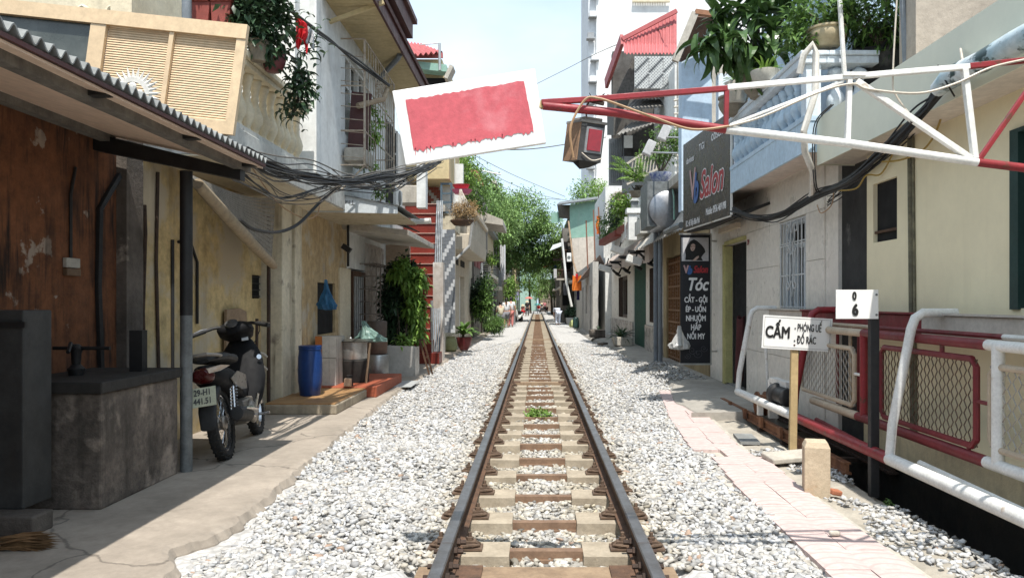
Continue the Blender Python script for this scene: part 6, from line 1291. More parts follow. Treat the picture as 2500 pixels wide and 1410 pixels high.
# stop board
sbp = thing('stop_board', 'white board with a roughly painted red rectangle on the boom tip', 'board', T(1145, 290))
c00, c10, c11, c01 = T(957, 222), T(1306, 167), T(1333, 349), T(990, 403)
mb = MB(); b_ = Vector((0, .03, 0)); mb.add([c00, c10, c11, c01, c00 + b_, c10 + b_, c11 + b_, c01 + b_], [(0, 1, 2, 3), (7, 6, 5, 4), (0, 4, 5, 1), (1, 5, 6, 2), (2, 6, 7, 3), (3, 7, 4, 0)])
build('plate', mb, mat('board_white', (.84, .84, .82), (.80, .80, .775), 5, .55, .1), sbp, bevel=.004)
def red_mat():
    m = mat('thick_red_paint', (.60, .115, .135), (.52, .10, .12), 4, .5, .35, 60, bdist=.004, patch=(.62, .20, .22), pscale=6, plo=.58, phi=.75); return m
edge = []
q00, q10, q11, q01 = (990, 245), (1279, 197), (1303, 319), (1010, 367)
for (a, b, n) in ((q00, q10, 40), (q10, q11, 18), (q11, q01, 60), (q01, q00, 18)):
    for i in range(n):
        t = i / n; j = random.uniform(-.3, .3); edge.append((a[0] + (b[0] - a[0]) * t + j, a[1] + (b[1] - a[1]) * t + random.uniform(-1.6, 1.6) + (random.choice([0, 0, 0, 3, 6]) if b == q01 else 0)))
lift = -.003
mb = MB().add([T(a, b, lift) for a, b in edge], [tuple(range(len(edge)))]); build('red_field', mb, red_mat(), sbp)
for a, b, l in ((1014, 366, 12), (1042, 363, 10), (1051, 361, 9), (1106, 353, 8), (1150, 345, 5), (1226, 332, 6), (1160, 344, 6)): build('paint_drip', MB().add([T(a - 1.2, b - 5, lift), T(a + 1.2, b - 5, lift), T(a + .7, b + l, lift), T(a - .7, b + l, lift)], [(0, 1, 2, 3)]), red_mat(), sbp)
build('socket', MB().bar(T(1318, 255, .015), T(1334, 258, .015), .035, .035), mat('yellow_wood', (.55, .42, .2), (.45, .33, .15), 9, .7, .2), sbp)
# signal lantern under the boom
lt = thing('signal_lantern', 'weathered box lantern with red glass hanging from the boom', 'lantern', T(1425, 350))
X_ = Vector((1, 0, 0)); lc = T(1428, 348, .06)
def lp(a, b, c):
    q = Vector((a * .98 - b * .62, b * .8 + a * .1, c)); return lc + Matrix.Rotation(R(7), 3, 'Y') @ q
W_, D_, H_ = .052, .05, .075
def lbox(a0, a1, b0, b1, c0, c1, m, name, parent=lt):
    v = [lp(a, b, c) for c in (c0, c1) for a, b in ((a0, b0), (a1, b0), (a1, b1), (a0, b1))]
    return build(name, MB().add(v, [(0, 3, 2, 1), (4, 5, 6, 7), (0, 1, 5, 4), (1, 2, 6, 5), (2, 3, 7, 6), (3, 0, 4, 7)]), m, parent)
lbox(-.060, .055, -.05, .05, -.095, .085, mat('lantern_black', (.05, .05, .05), (.025, .025, .025), 14, .6, .3, patch=(.25, .24, .22), pscale=12, plo=.62, phi=.7), 'case')
lbox(-.066, -.061, -.05, .05, -.095, .085, mat('lantern_wood', (.28, .17, .10), (.19, .12, .075), 14, .8, .3, streak=.4), 'wooden_side')
lbox(-.066, .06, -.056, .056, .086, .098, mat('lantern_cap', (.33, .31, .28), (.2, .19, .17), 12, .8, .2), 'cap'); lbox(-.04, .045, -.04, .04, .099, .116, mat('lantern_cap', (.33, .31, .28)), 'cap')
fr_ = lbox(-.035, .045, -.056, -.051, -.055, .068, mat('lantern_grey', (.26, .27, .28), (.17, .18, .185), 12, .6, .2), 'lens_frame')
lbox(-.026, .037, -.062, -.0565, -.044, .057, mat('red_glass', (.30, .006, .014), (.22, .004, .01), 9, .15, .05, spec=.7), 'red_glass', fr_)
build('hanger', MB().tube([T(1432, 290, .05), T(1430, 262, .03), T(1440, 246, .0)], .004, 6), rust_dk, lt)
wire('loose_wire', [lp(-.05, -.06, -.06), lp(0, -.065, -.09), lp(.05, -.06, -.075)], .003, whw, lt)
build('broken_base', MB().add([lp(-.05, -.05, -.096), lp(.05, -.05, -.096), lp(.045, .05, -.096), lp(-.02, .04, -.096), lp(-.01, 0, -.13), lp(.02, -.02, -.12)], [(0, 1, 5), (0, 5, 4), (1, 2, 5), (2, 3, 4, 5), (3, 0, 4)]), black_m, lt)
# ------------------------------------------------------------------ number sign 0 6
ns = thing('number_sign', 'white 0 6 number plate on a black post by the ditch', 'sign', (2.62, 5.9, 0))
y = 5.9; px_ = PX(2137, y)
build('post', MB().box(px_ - .034, y, -.06, px_ + .034, y + .06, PZ(772, y)), mat('black_post', (.03, .03, .032), (.018, .018, .019), 8, .6, .2, patch=(.14, .10, .07), pscale=6, plo=.66, phi=.72), ns, bevel=.005)
x0, x1, z0, z1 = PX(2042, y - .02), PX(2146, y - .02), PZ(778, y - .02), PZ(707, y - .02)
build('plate', MB().box(x0, y - .012, z0, x1, y - .002, z1), sign_wh, ns, bevel=.002)
text('lettering', '0', .085, ink, ns, (PX(2084, y), y - .012, PZ(723, y)), RX, UPV, xs=.72, off=.004); text('lettering', '6', .12, ink, ns, (PX(2086, y), y - .012, PZ(757, y)), RX, UPV, xs=.78, off=.006)
for py in (719, 768): build('bolt', MB().lathe((PX(2138, y), y - .012, PZ(py, y)), [(.009, 0), (.009, .004), (.004, .006)], 8, axis=(0, -1, 0)), galv, ns)
# ------------------------------------------------------------------ rubbish ban sign
cs = thing('warning_sign', 'white CẤM notice board on a wooden stake beside the path', 'sign', (2.47, 7.4, 0))
y = 7.4
build('stake', MB().prism([(PX(1928, y), -.05), (PX(1946, y), -.05), (PX(1951, y), PZ(800, y)), (PX(1934, y), PZ(800, y))], 'y', y + .004, y + .05), mat('pale_stake', (.52, .39, .2), (.42, .31, .16), 4, .8, .2), cs, bevel=.004)
c = P(1945, 813, y); rt_ = (P(2031, 778, y) - P(1862, 768, y)).normalized(); up_ = Vector((-rt_.z, 0, rt_.x)); hw, hh_ = .338, .161
def cp(a, b, l): q = c + rt_ * a + up_ * b; return (q.x, y - l, q.z)
build('plate', MB().add([cp(a, b, l) for l in (0, .012) for a, b in ((-hw, -hh_), (hw, -hh_), (hw, hh_), (-hw, hh_))], [(0, 1, 2, 3), (7, 6, 5, 4), (0, 4, 5, 1), (1, 5, 6, 2), (2, 6, 7, 3), (3, 7, 4, 0)]), sign_wh, cs)
mb = MB(); e1, e2 = hw - .017, hh_ - .017
for a0, b0, a1, b1 in ((-e1, -e2, e1, -e2), (e1, -e2, e1, e2), (e1, e2, -e1, e2), (-e1, e2, -e1, -e2)): mb.tube([cp(a0, b0, .0135), cp(a1, b1, .0135)], .0012, 4)
build('border_line', mb, ink_gr, cs)
text('lettering', 'CẤM', .155, ink, cs, cp(-.19, -.005, .012), rt_, up_, xs=.72, off=.005); text('lettering', '- PHÓNG UẾ', .10, ink, cs, cp(-.03, .055, .012), rt_, up_, xs=.46, off=.0012, align='LEFT'); text('lettering', '- ĐỔ RÁC', .10, ink, cs, cp(-.03, -.065, .012), rt_, up_, xs=.50, off=.0014, align='LEFT')
build('bolt', MB().lathe(cp(-.02, -.115, .012), [(.009, 0), (.009, .004), (.003, .006)], 8, axis=(0, -1, 0)), rust, cs)
# ------------------------------------------------------------------ boundary stone, rubble
bs = MB(); y = 5.75; a = .094; c = Vector((PX(2004, y), y + .1, 0)); rot = Matrix.Rotation(R(-14), 3, 'Z')
prof = [(-a, -.1), (a, -.1), (a, .0)]
vs = [c + rot @ Vector((s * a * k, t * a * k, z)) for k, z in ((1, -.1), (1, .35), (.8, .395)) for s, t in ((-1, -1), (1, -1), (1, 1), (-1, 1))]
bs.add(vs, [(0, 1, 5, 4), (1, 2, 6, 5), (2, 3, 7, 6), (3, 0, 4, 7), (4, 5, 9, 8), (5, 6, 10, 9), (6, 7, 11, 10), (7, 4, 8, 11), (8, 9, 10, 11)])
build('boundary_stone', bs, mat('marker_stone', (.56, .46, .33), (.46, .36, .25), 6, .9, .5, 30, patch=(.44, .27, .14), pscale=6, plo=.6, phi=.7), None, bevel=.007, label='squat square tan boundary stone by the pink path', cat='stone')
build('concrete_slab', MB().obox((PX(1930, 6.9), 6.95, .045), (.42, .26, .05), (R(4), R(-3), R(8))), conc_pale, None, bevel=.012, label='broken concrete slab lying at the foot of the wooden stake', cat='slab')
build('drain_cover', MB().obox((PX(1822, 8.1), 8.1, .0), (.2, .5, .03), (0, 0, R(-6))), asb, None, label='small grey drain cover right of the pink path', cat='cover')
build('brick', MB().obox((PX(2046, 5.7), 5.75, .02), (.09, .06, .04), (R(10), R(12), R(20))), mat('red_brick', (.45, .17, .09), (.35, .13, .07), 9, .9, .3), None, bevel=.01, label='broken red brick piece beside the boundary stone', cat='brick')
build('stone', MB().obox((PX(2042, 4.65), 4.68, .035), (.07, .035, .03), (R(8), R(4), R(8))), conc_pale, None, bevel=.012, label='single pale stone lying on the pink path', cat='stone')

# ------------------------------------------------------------------ motorbike
mk = thing('motorbike', 'black underbone motorbike parked under the shelter with rear plate showing', 'motorbike', (-2.93, 7.46, .05), rot=(0, R(-9), R(8.5)), local=True); mk.scale = (1.07, 1.07, 1.15)
bk_ = mat('bike_black', (.012, .012, .013), (.018, .018, .019), 8, .6, .02, spec=.1); mt_ = mat('bike_matt', (.016, .016, .016), (.024, .024, .024), 9, .65, .15); tyre = mat('tyre', (.014, .014, .014), (.022, .021, .02), 20, .85, .4, 60); chrome = mat('chrome', (.62, .62, .63), (.5, .5, .5), 9, .22, .03, metal=.95); greyp = mat('bike_grey', (.30, .27, .23), (.24, .21, .18), 6, .35, .02, metal=.3)
def wheel(yc, w):
    R0 = .285
    t = build('wheel', MB().lathe((0, yc, R0), [(R0 - .065, -w * .42), (R0 - .03, -w * .5), (R0 - .008, -w * .34), (R0, 0), (R0 - .008, w * .34), (R0 - .03, w * .5), (R0 - .065, w * .42), (R0 - .065, -w * .42)], 34, axis=(1, 0, 0), cap=False), tyre, mk, smooth=True)
    tr = MB()
    for i in range(34):
        for s in (-1, 1): a_ = 2 * math.pi * i / 34; tr.obox((s * w * .27, yc + (R0 - .006) * math.cos(a_), R0 + (R0 - .006) * math.sin(a_)), (w * .32, .014, .016), (a_ - math.pi / 2, 0, R(25 * s)))
    build('tread', tr, tyre, t, kind='stuff')
    build('rim', MB().lathe((0, yc, R0), [(R0 - .062, -.02), (R0 - .056, -.028), (R0 - .075, -.022), (R0 - .085, 0), (R0 - .075, .022), (R0 - .056, .028), (R0 - .062, .02), (R0 - .062, -.02)], 34, axis=(1, 0, 0), cap=False), chrome, t, smooth=True)
    sp_ = MB()
    for i in range(28): a_ = 2 * math.pi * i / 28; b_ = a_ + (.5 if i % 2 else -.5); sp_.tube([(.025 if i % 2 else -.025, yc + .045 * math.cos(b_), R0 + .045 * math.sin(b_)), (0, yc + (R0 - .075) * math.cos(a_), R0 + (R0 - .075) * math.sin(a_))], .0022, 4)
    build('spokes', sp_, chrome, t); build('hub', MB().lathe((0, yc, R0), [(.05, -.045), (.06, -.03), (.045, 0), (.06, .03), (.05, .045)], 16, axis=(1, 0, 0)), greyp, t, smooth=True)
wheel(-.62, .09); wheel(.62, .08)
def loft(name, secs, m, parent=mk, n=14, p=2.4):                    # sections: (y, z, half width, half height)
    mb = MB(); vs = []
    for y_, z_, hw_, hh in secs:
        for j in range(n):
            a_ = 2 * math.pi * j / n; cs_, sn = math.cos(a_), math.sin(a_); vs.append((hw_ * math.copysign(abs(cs_) ** (2 / p), cs_), y_, z_ + hh * math.copysign(abs(sn) ** (2 / p), sn)))
    k = len(secs); mb.add(vs, [(i * n + j, i * n + (j + 1) % n, (i + 1) * n + (j + 1) % n, (i + 1) * n + j) for i in range(k - 1) for j in range(n)] + [tuple(range(n - 1, -1, -1)), tuple(range((k - 1) * n, k * n))])
    return build(name, mb, m, parent, smooth=True)
bd = loft('rear_body', [(-.93, .72, .03, .03), (-.86, .70, .085, .06), (-.7, .66, .125, .09), (-.45, .60, .14, .12), (-.2, .55, .12, .12), (.02, .50, .07, .10)], bk_)
loft('seat', [(-.84, .79, .05, .015), (-.72, .80, .12, .035), (-.5, .79, .14, .045), (-.3, .765, .135, .045), (-.1, .755, .10, .045), (.06, .74, .06, .03)], mt_)
build('grab_rail', MB().tube([(-.10, -.62, .80), (-.12, -.8, .82), (-.06, -.92, .84), (.06, -.92, .84), (.12, -.8, .82), (.10, -.62, .80)], .014, 8), greyp, mk, smooth=True)
build('side_panel', MB().add([(.142, -.62, .62), (.145, -.40, .66), (.12, -.02, .60), (.10, .03, .48), (.135, -.30, .50), (.142, -.52, .56)], [(0, 1, 2, 3, 4, 5)]), greyp, mk, solid=.008)
loft('leg_shield', [(.18, .30, .12, .08), (.26, .42, .19, .13), (.34, .55, .22, .16), (.42, .70, .20, .15), (.50, .82, .13, .10), (.55, .88, .07, .05)], bk_)
build('tunnel', MB().tube([(0, -.02, .48), (0, .15, .42), (0, .3, .5)], [.07, .06, .09], 10), bk_, mk, smooth=True)
loft('handlebar_cowl', [(.24, .99, .06, .03), (.30, 1.0, .15, .06), (.40, .98, .17, .085), (.50, .95, .14, .08), (.57, .92, .08, .05)], bk_)
build('speedometer', MB().lathe((.0, .27, 1.045), [(.06, 0), (.06, .012), (.05, .016)], 18, axis=(0, -.55, .85)), mat('dial', (.05, .05, .05), (.09, .09, .09), 30, .2, 0), mk, smooth=True)
hb = build('handlebar', MB().tube([(-.34, .16, .99), (-.18, .30, 1.03), (.18, .30, 1.03), (.34, .16, .99)], .014, 8), black_m, mk, smooth=True)
for s in (-1, 1):
    build('grip', MB().tube([(s * .24, .25, 1.015), (s * .36, .145, .985)], .019, 10), mt_, hb, smooth=True); build('lever', MB().tube([(s * .2, .31, 1.03), (s * .28, .27, 1.03), (s * .36, .19, 1.0)], .006, 6), chrome, hb, smooth=True)
build('brake_cable', MB().tube([(.25, .3, 1.02), (.22, .4, .95), (.15, .42, .85)], .005, 5), cable_b, mk)
loft('front_mudguard', [(.42, .54, .03, .03), (.5, .60, .06, .035), (.62, .62, .065, .035), (.75, .59, .06, .03), (.84, .52, .04, .02)], bk_)
for s in (-1, 1): build('fork', MB().tube([(s * .075, .46, .78), (s * .075, .62, .285)], .022, 8), chrome, mk, smooth=True)
tl = loft('tail_light', [(-.965, .70, .05, .03), (-.93, .69, .085, .055), (-.88, .68, .09, .06)], mat('tail_red', (.06, .004, .004), (.04, .003, .003), 9, .3, 0, spec=.4))
for s in (-1, 1): build('indicator', MB().add([(s * .05, -.945, .735), (s * .15, -.88, .745), (s * .19, -.80, .73), (s * .13, -.88, .705), (s * .06, -.945, .70)], [(0, 1, 2, 3, 4)]), mat('indicator_lens', (.55, .45, .36), (.45, .36, .28), 20, .25, .05), mk, solid=.02)
loft('rear_mudguard', [(-.70, .56, .07, .05), (-.84, .52, .075, .04), (-.93, .42, .07, .03), (-.97, .30, .06, .02)], mt_)
pl = build('number_plate', MB().obox((0, -.985, .535), (.20, .006, .145), (R(-22), 0, 0)), mat('plate_cream', (.55, .56, .42), (.48, .49, .36), 9, .5, .05), mk)
qn = Euler((R(-22), 0, 0)).to_matrix(); 
for body, dz in (('29-H1', .032), ('441.51', -.034)): text('lettering', body, .066, ink_gr, pl, Vector((0, -.985, .535)) + qn @ Vector((0, -.003, dz)), (1, 0, 0), qn @ Vector((0, 0, 1)), xs=.78, off=.0015, lift=.002)
for s in (-1, 1):
    sh2 = build('shock_absorber', MB().tube([(s * .12, -.50, .58), (s * .125, -.63, .30)], .012, 8), chrome, mk, smooth=True)
    build('spring', MB().tube([(s * .122 + .028 * math.cos(t * .9), -.505 - .10 * t / 62 + .0, .57 - .22 * t / 62 + .028 * math.sin(t * .9) * .4) for t in range(63)], .006, 5), chrome, sh2, smooth=True)
build('muffler', MB().lathe((.15, -.20, .27), [(.03, 0), (.045, .06), (.058, .12), (.06, .45), (.052, .5), (.02, .505)], 16, axis=(.02, -1, .16)), mt_, mk, smooth=True)
build('heat_shield', MB().tube([(.21, -.18, .31), (.215, -.4, .345), (.21, -.58, .37)], [.014, .02, .012], 8), chrome, mk, smooth=True)
build('exhaust_pipe', MB().tube([(.08, .2, .28), (.12, .08, .22), (.15, -.1, .25), (.15, -.22, .27)], .02, 8), chrome, mk, smooth=True)
build('engine', MB().box(-.11, -.18, .2, .11, .16, .4).lathe((.11, -.02, .28), [(.10, 0), (.10, .03), (.06, .05)], 16, axis=(1, 0, 0)), greyp, mk, bevel=.02)
build('swing_arm', MB().bar((.09, -.05, .30), (.09, -.62, .285), .04, .05).bar((-.09, -.05, .30), (-.09, -.62, .285), .04, .05), mt_, mk)
build('foot_peg', MB().tube([(-.26, .06, .24), (.26, .06, .24)], .013, 7).tube([(.13, -.02, .22), (.19, .02, .42)], .014, 6), chrome, mk)
build('side_stand', MB().tube([(-.10, .0, .24), (-.2, .06, .03)], .012, 6), black_m, mk)
build('sticker', MB().obox((.075, .385, .905), (.06, .004, .05), (R(-30), 0, R(10))), white_ink, mk); build('sticker', MB().lathe((.19, .32, .72), [(.022, 0), (.022, .002)], 12, axis=(.3, -1, .2)), chrome, mk)

# ------------------------------------------------------------------ cables
def bundle(name, label, path, n, spread, r, mats, sag=.05):
    t = thing(name, label, 'cables', path[0])
    for k in range(n):
        o = Vector((random.gauss(0, spread * .5), 0, random.gauss(0, spread)))
        pts = [Vector(p) + o * (.5 + .5 * math.sin(i * 1.3 + k)) + Vector((random.gauss(0, spread * .35), 0, random.gauss(0, spread * .6))) for i, p in enumerate(path)]
        wire('cable', pts, r * random.uniform(.6, 1.3), mats[k % len(mats)], t, 5, 5)
    return t
bundle('cable_bundle', 'sagging tangle of black overhead cables along the left balcony', [P(600, 378, 6.5), P(680, 415, 7.2), P(760, 432, 8.2), P(850, 440, 9.4), P(930, 430, 10.5), P(990, 422, 12), P(1045, 405, 14), P(1080, 388, 16)], 30, .055, .008, [cable_b, cable_b, cable_g, cable_b])
bundle('cable_bundle', 'looser grey cables drooping below the left cable tangle', [P(560, 415, 6.6), P(640, 455, 7.2), P(700, 487, 8.0), P(780, 470, 9.0), P(860, 440, 9.6), P(930, 455, 11)], 9, .05, .007, [cable_g, cable_b])
bundle('cable_bundle', 'thin cables fanning out above the sheet metal awning', [P(800, 440, 9.5), P(880, 460, 10.6), P(950, 455, 11.5), P(1010, 425, 13), P(1060, 400, 15)], 10, .10, .007, [cable_g, cable_b])
t = thing('cable', 'thick black cable looping below the balcony to the blind', 'cables', P(660, 565, 8))
wire('cable', [P(585, 535, 7.2), P(620, 560, 7.6), P(680, 566, 8.2), P(730, 545, 8.6), P(780, 495, 9.0), P(830, 455, 9.4)], .018, cable_b, t)
t = thing('cable', 'thin tan cable drooping before the pilaster', 'cables', P(700, 500, 8))
wire('cable', [P(610, 400, 7.0), P(650, 460, 7.6), P(690, 505, 8.2), P(745, 533, 8.8), P(775, 522, 9), P(782, 480, 9.2)], .007, tanw, t)
bundle('cable_bundle', 'cables with washing stretched down from the balcony plants', [P(660, -20, 7.7), P(720, 35, 7.9), P(800, 95, 9.2), P(870, 150, 10.6), P(950, 212, 11.9)], 4, .018, .011, [cable_b])
bundle('cable_bundle', 'heavy black cable bundle slung under the right balconies', [P(px_q, py_q, YX(px_q, 2.77)) for px_q, py_q in ((2345, 170), (2290, 230), (2235, 290), (2160, 370), (2080, 440))] + [P(1990, 480, 8.0), P(1900, 528, 9.0), P(1840, 530, 9.8), P(1790, 512, 10.6)], 18, .028, .011, [cable_b])
bundle('cable_bundle', 'thin loose wires under the yellow balcony', [P(2280, 260, 5.9), P(2200, 340, 6.5), P(2110, 410, 7.2), P(2060, 460, 7.6), P(2020, 490, 8.0)], 7, .05, .005, [cable_b])
t = thing('cable', 'yellow cable curling from the black bundle on the right', 'cables', P(2160, 420, 7))
wire('cable', [P(2305, 245, 5.8), P(2290, 310, 5.9), P(2255, 365, 6.2), P(2200, 390, 6.5), P(2150, 395, 6.6)], .008, cable_y, t); wire('cable', [P(2180, 375, 6.7), P(2150, 425, 7.0), P(2115, 428, 7.1), P(2090, 460, 7.3), P(2040, 465, 7.5)], .008, cable_y, t); wire('cable', [P(2035, 470, 7.6), P(2030, 500, 7.6), P(2005, 520, 7.7), P(1995, 500, 7.8)], .006, tanw, t)
t = thing('cable', 'black cables running down the blue balcony corner', 'cables', P(1985, 400, 7.7))
for dx in (0, 5): wire('cable', [P(2030 + dx, 255, 7.6), P(1990 + dx, 300, 7.65), P(1984 + dx, 380, 7.7), P(1988 + dx, 450, 7.7), P(1996 + dx, 470, 7.75)], .007, cable_b, t)
tar = thing('rolled_tarpaulin', 'rolled printed tarpaulin tied along the yellow balcony', 'tarpaulin', P(2400, 150, 4.7))
def tarp_mat():
    m = mat('tarp_print', (.30, .46, .52), (.72, .74, .74), 3.0, .35, .3, 14, patch=(.03, .06, .06), pscale=4, plo=.52, phi=.56, patchz=2); return m
pts = [P(a_, b_, YX(a_, 2.72)) for a_, b_ in ((2290, 218), (2320, 190), (2400, 150), (2480, 105), (2580, 50))]
build('roll', MB().tube(pts, [.055, .075, .07, .075, .07], 12), tarp_mat(), tar, smooth=True); wire('tie', [P(2345, 120, 5.1), P(2352, 170, 4.8), P(2348, 230, 4.95)], .008, whw, tar)
wire('tie', [P(2290, 160, 5.3), P(2310, 200, 5.0), P(2330, 235, 5.1)], .006, cable_b, tar)
for i, (pts, lab) in enumerate((([P(1300, 210, 40), P(1380, 170, 36), P(1480, 120, 28), P(1640, 60, 22)], 'thin high wire crossing the sky to the red roof'), ([P(1000, 352, 14), P(1220, 365, 22), P(1330, 360, 30), P(1480, 335, 34)], 'dark wire crossing behind the red board'), ([P(1150, 380, 30), P(1230, 440, 40), P(1330, 478, 48), P(1390, 490, 42)], 'thin grey wire sagging towards the green shack'), ([P(1160, 380, 30), P(1260, 430, 40), P(1380, 480, 42)], 'second thin grey wire towards the green shack'), ([P(1190, 440, 36), P(1290, 480, 46), P(1370, 487, 46)], 'third thin wire above the tree top'))):
    t = thing('overhead_wire', lab, 'wire', pts[0], group='wires across the sky'); wire('strand', pts, .014 if i != 1 else .02, cable_g, t, 4, 8)
build('washing_pole', MB().tube([P(1150, 412, 32), P(1223, 426, 32)], .035, 6), white_p, None, label='white pole jutting out over the left vines', cat='pole')
# washing on the balcony cables
build('hanging_cloth', MB().grid(lambda u, v: P(720 + 28 * u + 4 * math.sin(v * 3), 38 + 20 * u + (62 + 16 * math.sin(u * 7)) * v, 7.86 + .05 * math.sin(u * 12 + v * 4)), 14, 8), red_cloth, None, solid=.012, label='bright red cloth drying on the cables above the balcony', cat='cloth')
build('hanging_cloth', MB().grid(lambda u, v: P(746 + 20 * u, 60 + 16 * u + (40 + 6 * math.sin(u * 9)) * v, 7.92 + .04 * math.sin(u * 10 + v * 4)), 10, 6), mat('print_cloth', (.52, .52, .52), (.25, .3, .33), 22, .85, .1), None, solid=.012, label='small grey printed cloth drying beside the red cloth', cat='cloth')
# ================================================================== PLANTS
POT = {'round': [(.55, 0), (.62, .02), (.9, .35), (1.0, .62), (.93, .84), (1.02, .9), (1.02, 1.0), (.86, 1.0), (.84, .9)], 'flare': [(.62, 0), (.66, .05), (.9, .78), (1.02, .8), (1.04, 1.0), (.92, 1.0), (.88, .9)], 'bowl': [(.5, 0), (.55, .05), (.9, .4), (1.0, .75), (1.06, .95), (1.06, 1.0), (.95, 1.0), (.9, .9)]}
def pot(parent, c, r, h, m, kind='round', n=22): return build('pot', MB().lathe(c, [(a * r, b * h) for a, b in POT[kind]], n), m, parent, smooth=True)
def foliage(parent, arrs, m, name='foliage'): return tag(link(name, leafmesh(name, arrs, m), parent), kind='stuff')
def stems(parent, base, tips, r=.012, m=None): return build('stem', (lambda mb: [mb.tube([base, Vector(base).lerp(Vector(t), .5) + Vector((random.gauss(0, .04), random.gauss(0, .04), .02)), t], [r, r * .8, r * .4], 5) for t in tips] and mb)(MB()), m or bark, parent)
rnd = random.uniform
# left balcony, upper left
t = thing('potted_plant', 'dark leafed shrub towering over the left balcony rail', 'plant', P(630, 130, 7.5))
pot(t, P(630, 150, 7.55), .11, .2, clay_g, 'flare')
foliage(t, [clumps(P(640, 40, 7.6), (.28, .25, .38), 110, 18, .06, .085, .55), clumps(P(600, 20, 7.5), (.2, .2, .2), 30, 14, .06, .085, .55)], leaf_dk)
stems(t, P(632, 118, 7.55), [P(620, 30, 7.6), P(650, 40, 7.6), P(640, -10, 7.6), P(600, 20, 7.5)], .014)
t = thing('potted_plant', 'trailing dark plant in a maroon glazed pot on the balcony rail', 'plant', P(672, 190, 7.95))
pot(t, P(668, 176, 7.9), .125, .20, maroon_gl, 'round')
me4 = [strap(1.0, .26, .9, 5).mesh('leaf', leaf_dk) for _ in range(3)]
for px, py, n_, s in ((735, 220, 130, .17), (720, 165, 60, .15), (718, 258, 60, .15), (765, 112, 34, .14), (745, 50, 14, .13)):
    for k in range(n_):
        c_ = P(px + random.gauss(0, 17), py + random.gauss(0, 22), 8.1 + random.gauss(0, .1)); inst('leaf', me4[k % 3], t, c_, (rnd(-.4, .4), rnd(-.5, .7), rnd(-2.6, .6)), (s * rnd(.7, 1.2),) * 3)
build('stem', MB().tube([P(676, 140, 7.9), P(700, 130, 8.0), P(730, 150, 8.1), P(728, 240, 8.1), P(715, 285, 8.1)], .012, 5).tube([P(680, 138, 7.9), P(730, 110, 8.1), P(770, 100, 8.2)], .01, 5).tube([P(725, 150, 8.05), P(745, 210, 8.1), P(775, 235, 8.1)], .01, 5), bark, t)
for k, (px, lab) in enumerate(((492, 'left red plastic planter above the shutter screen'), (543, 'right red plastic planter above the shutter screen'))):
    t = thing('planter', lab, 'planter', P(px, 60, 7.4), group='red planters on the balcony'); build('trough', MB().prism([(PX(px - 22, 7.4), PZ(58, 7.4)), (PX(px + 20, 7.4), PZ(62, 7.4)), (PX(px + 26, 7.4), PZ(5, 7.4)), (PX(px - 26, 7.4), PZ(-4, 7.4))], 'y', 7.35, 7.6), terra, t, bevel=.01); build('rim', MB().box(PX(px - 28, 7.4), 7.33, PZ(8, 7.4), PX(px + 28, 7.4), 7.62, PZ(-6, 7.4)), terra, t)
    foliage(t, [clumps(P(px, -25, 7.45), (.14, .12, .1), 14, 14, .05, .07, .5)], leaf_dk)
# vine on the window cage
t = thing('climbing_plant', 'bright green vine trailing down from the window cage', 'plant', P(895, 300, 11.8))
arr = []
for px, py, r_, n_ in ((890, 265, .16, 16), (905, 300, .18, 22), (895, 330, .16, 20), (900, 360, .13, 14), (880, 390, .10, 7), (905, 410, .10, 8), (928, 470, .08, 7)): arr.append(clumps(P(px, py, 11.7), (r_, r_, r_ * 1.2), n_, 14, .045, .07, .45, .6))
foliage(t, arr, leaf_b); build('stem', MB().tube([P(890, 250, 11.8), P(905, 320, 11.75), P(900, 390, 11.75), P(925, 470, 11.75)], .009, 5), bark, t)
# climbing plant beside the stairs
t = thing('climbing_plant', 'dense climbing plant with bright outer leaves beside the red stairs', 'plant', P(985, 850, 15.2))
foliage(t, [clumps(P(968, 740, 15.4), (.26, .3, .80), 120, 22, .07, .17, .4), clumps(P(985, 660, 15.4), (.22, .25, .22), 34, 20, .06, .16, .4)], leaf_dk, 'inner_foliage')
arr = []
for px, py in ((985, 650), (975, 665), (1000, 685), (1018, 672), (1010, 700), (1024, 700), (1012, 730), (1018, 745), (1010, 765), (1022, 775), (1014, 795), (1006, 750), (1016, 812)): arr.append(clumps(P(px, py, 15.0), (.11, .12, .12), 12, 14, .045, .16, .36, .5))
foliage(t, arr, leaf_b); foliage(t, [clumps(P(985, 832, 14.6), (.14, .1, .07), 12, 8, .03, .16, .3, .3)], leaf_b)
stems(t, (PX(980, 14.7), 14.7, .5), [P(970, 780, 15.2), P(1000, 760, 15.1), P(960, 700, 15.3), P(1012, 700, 15.1)], .016)
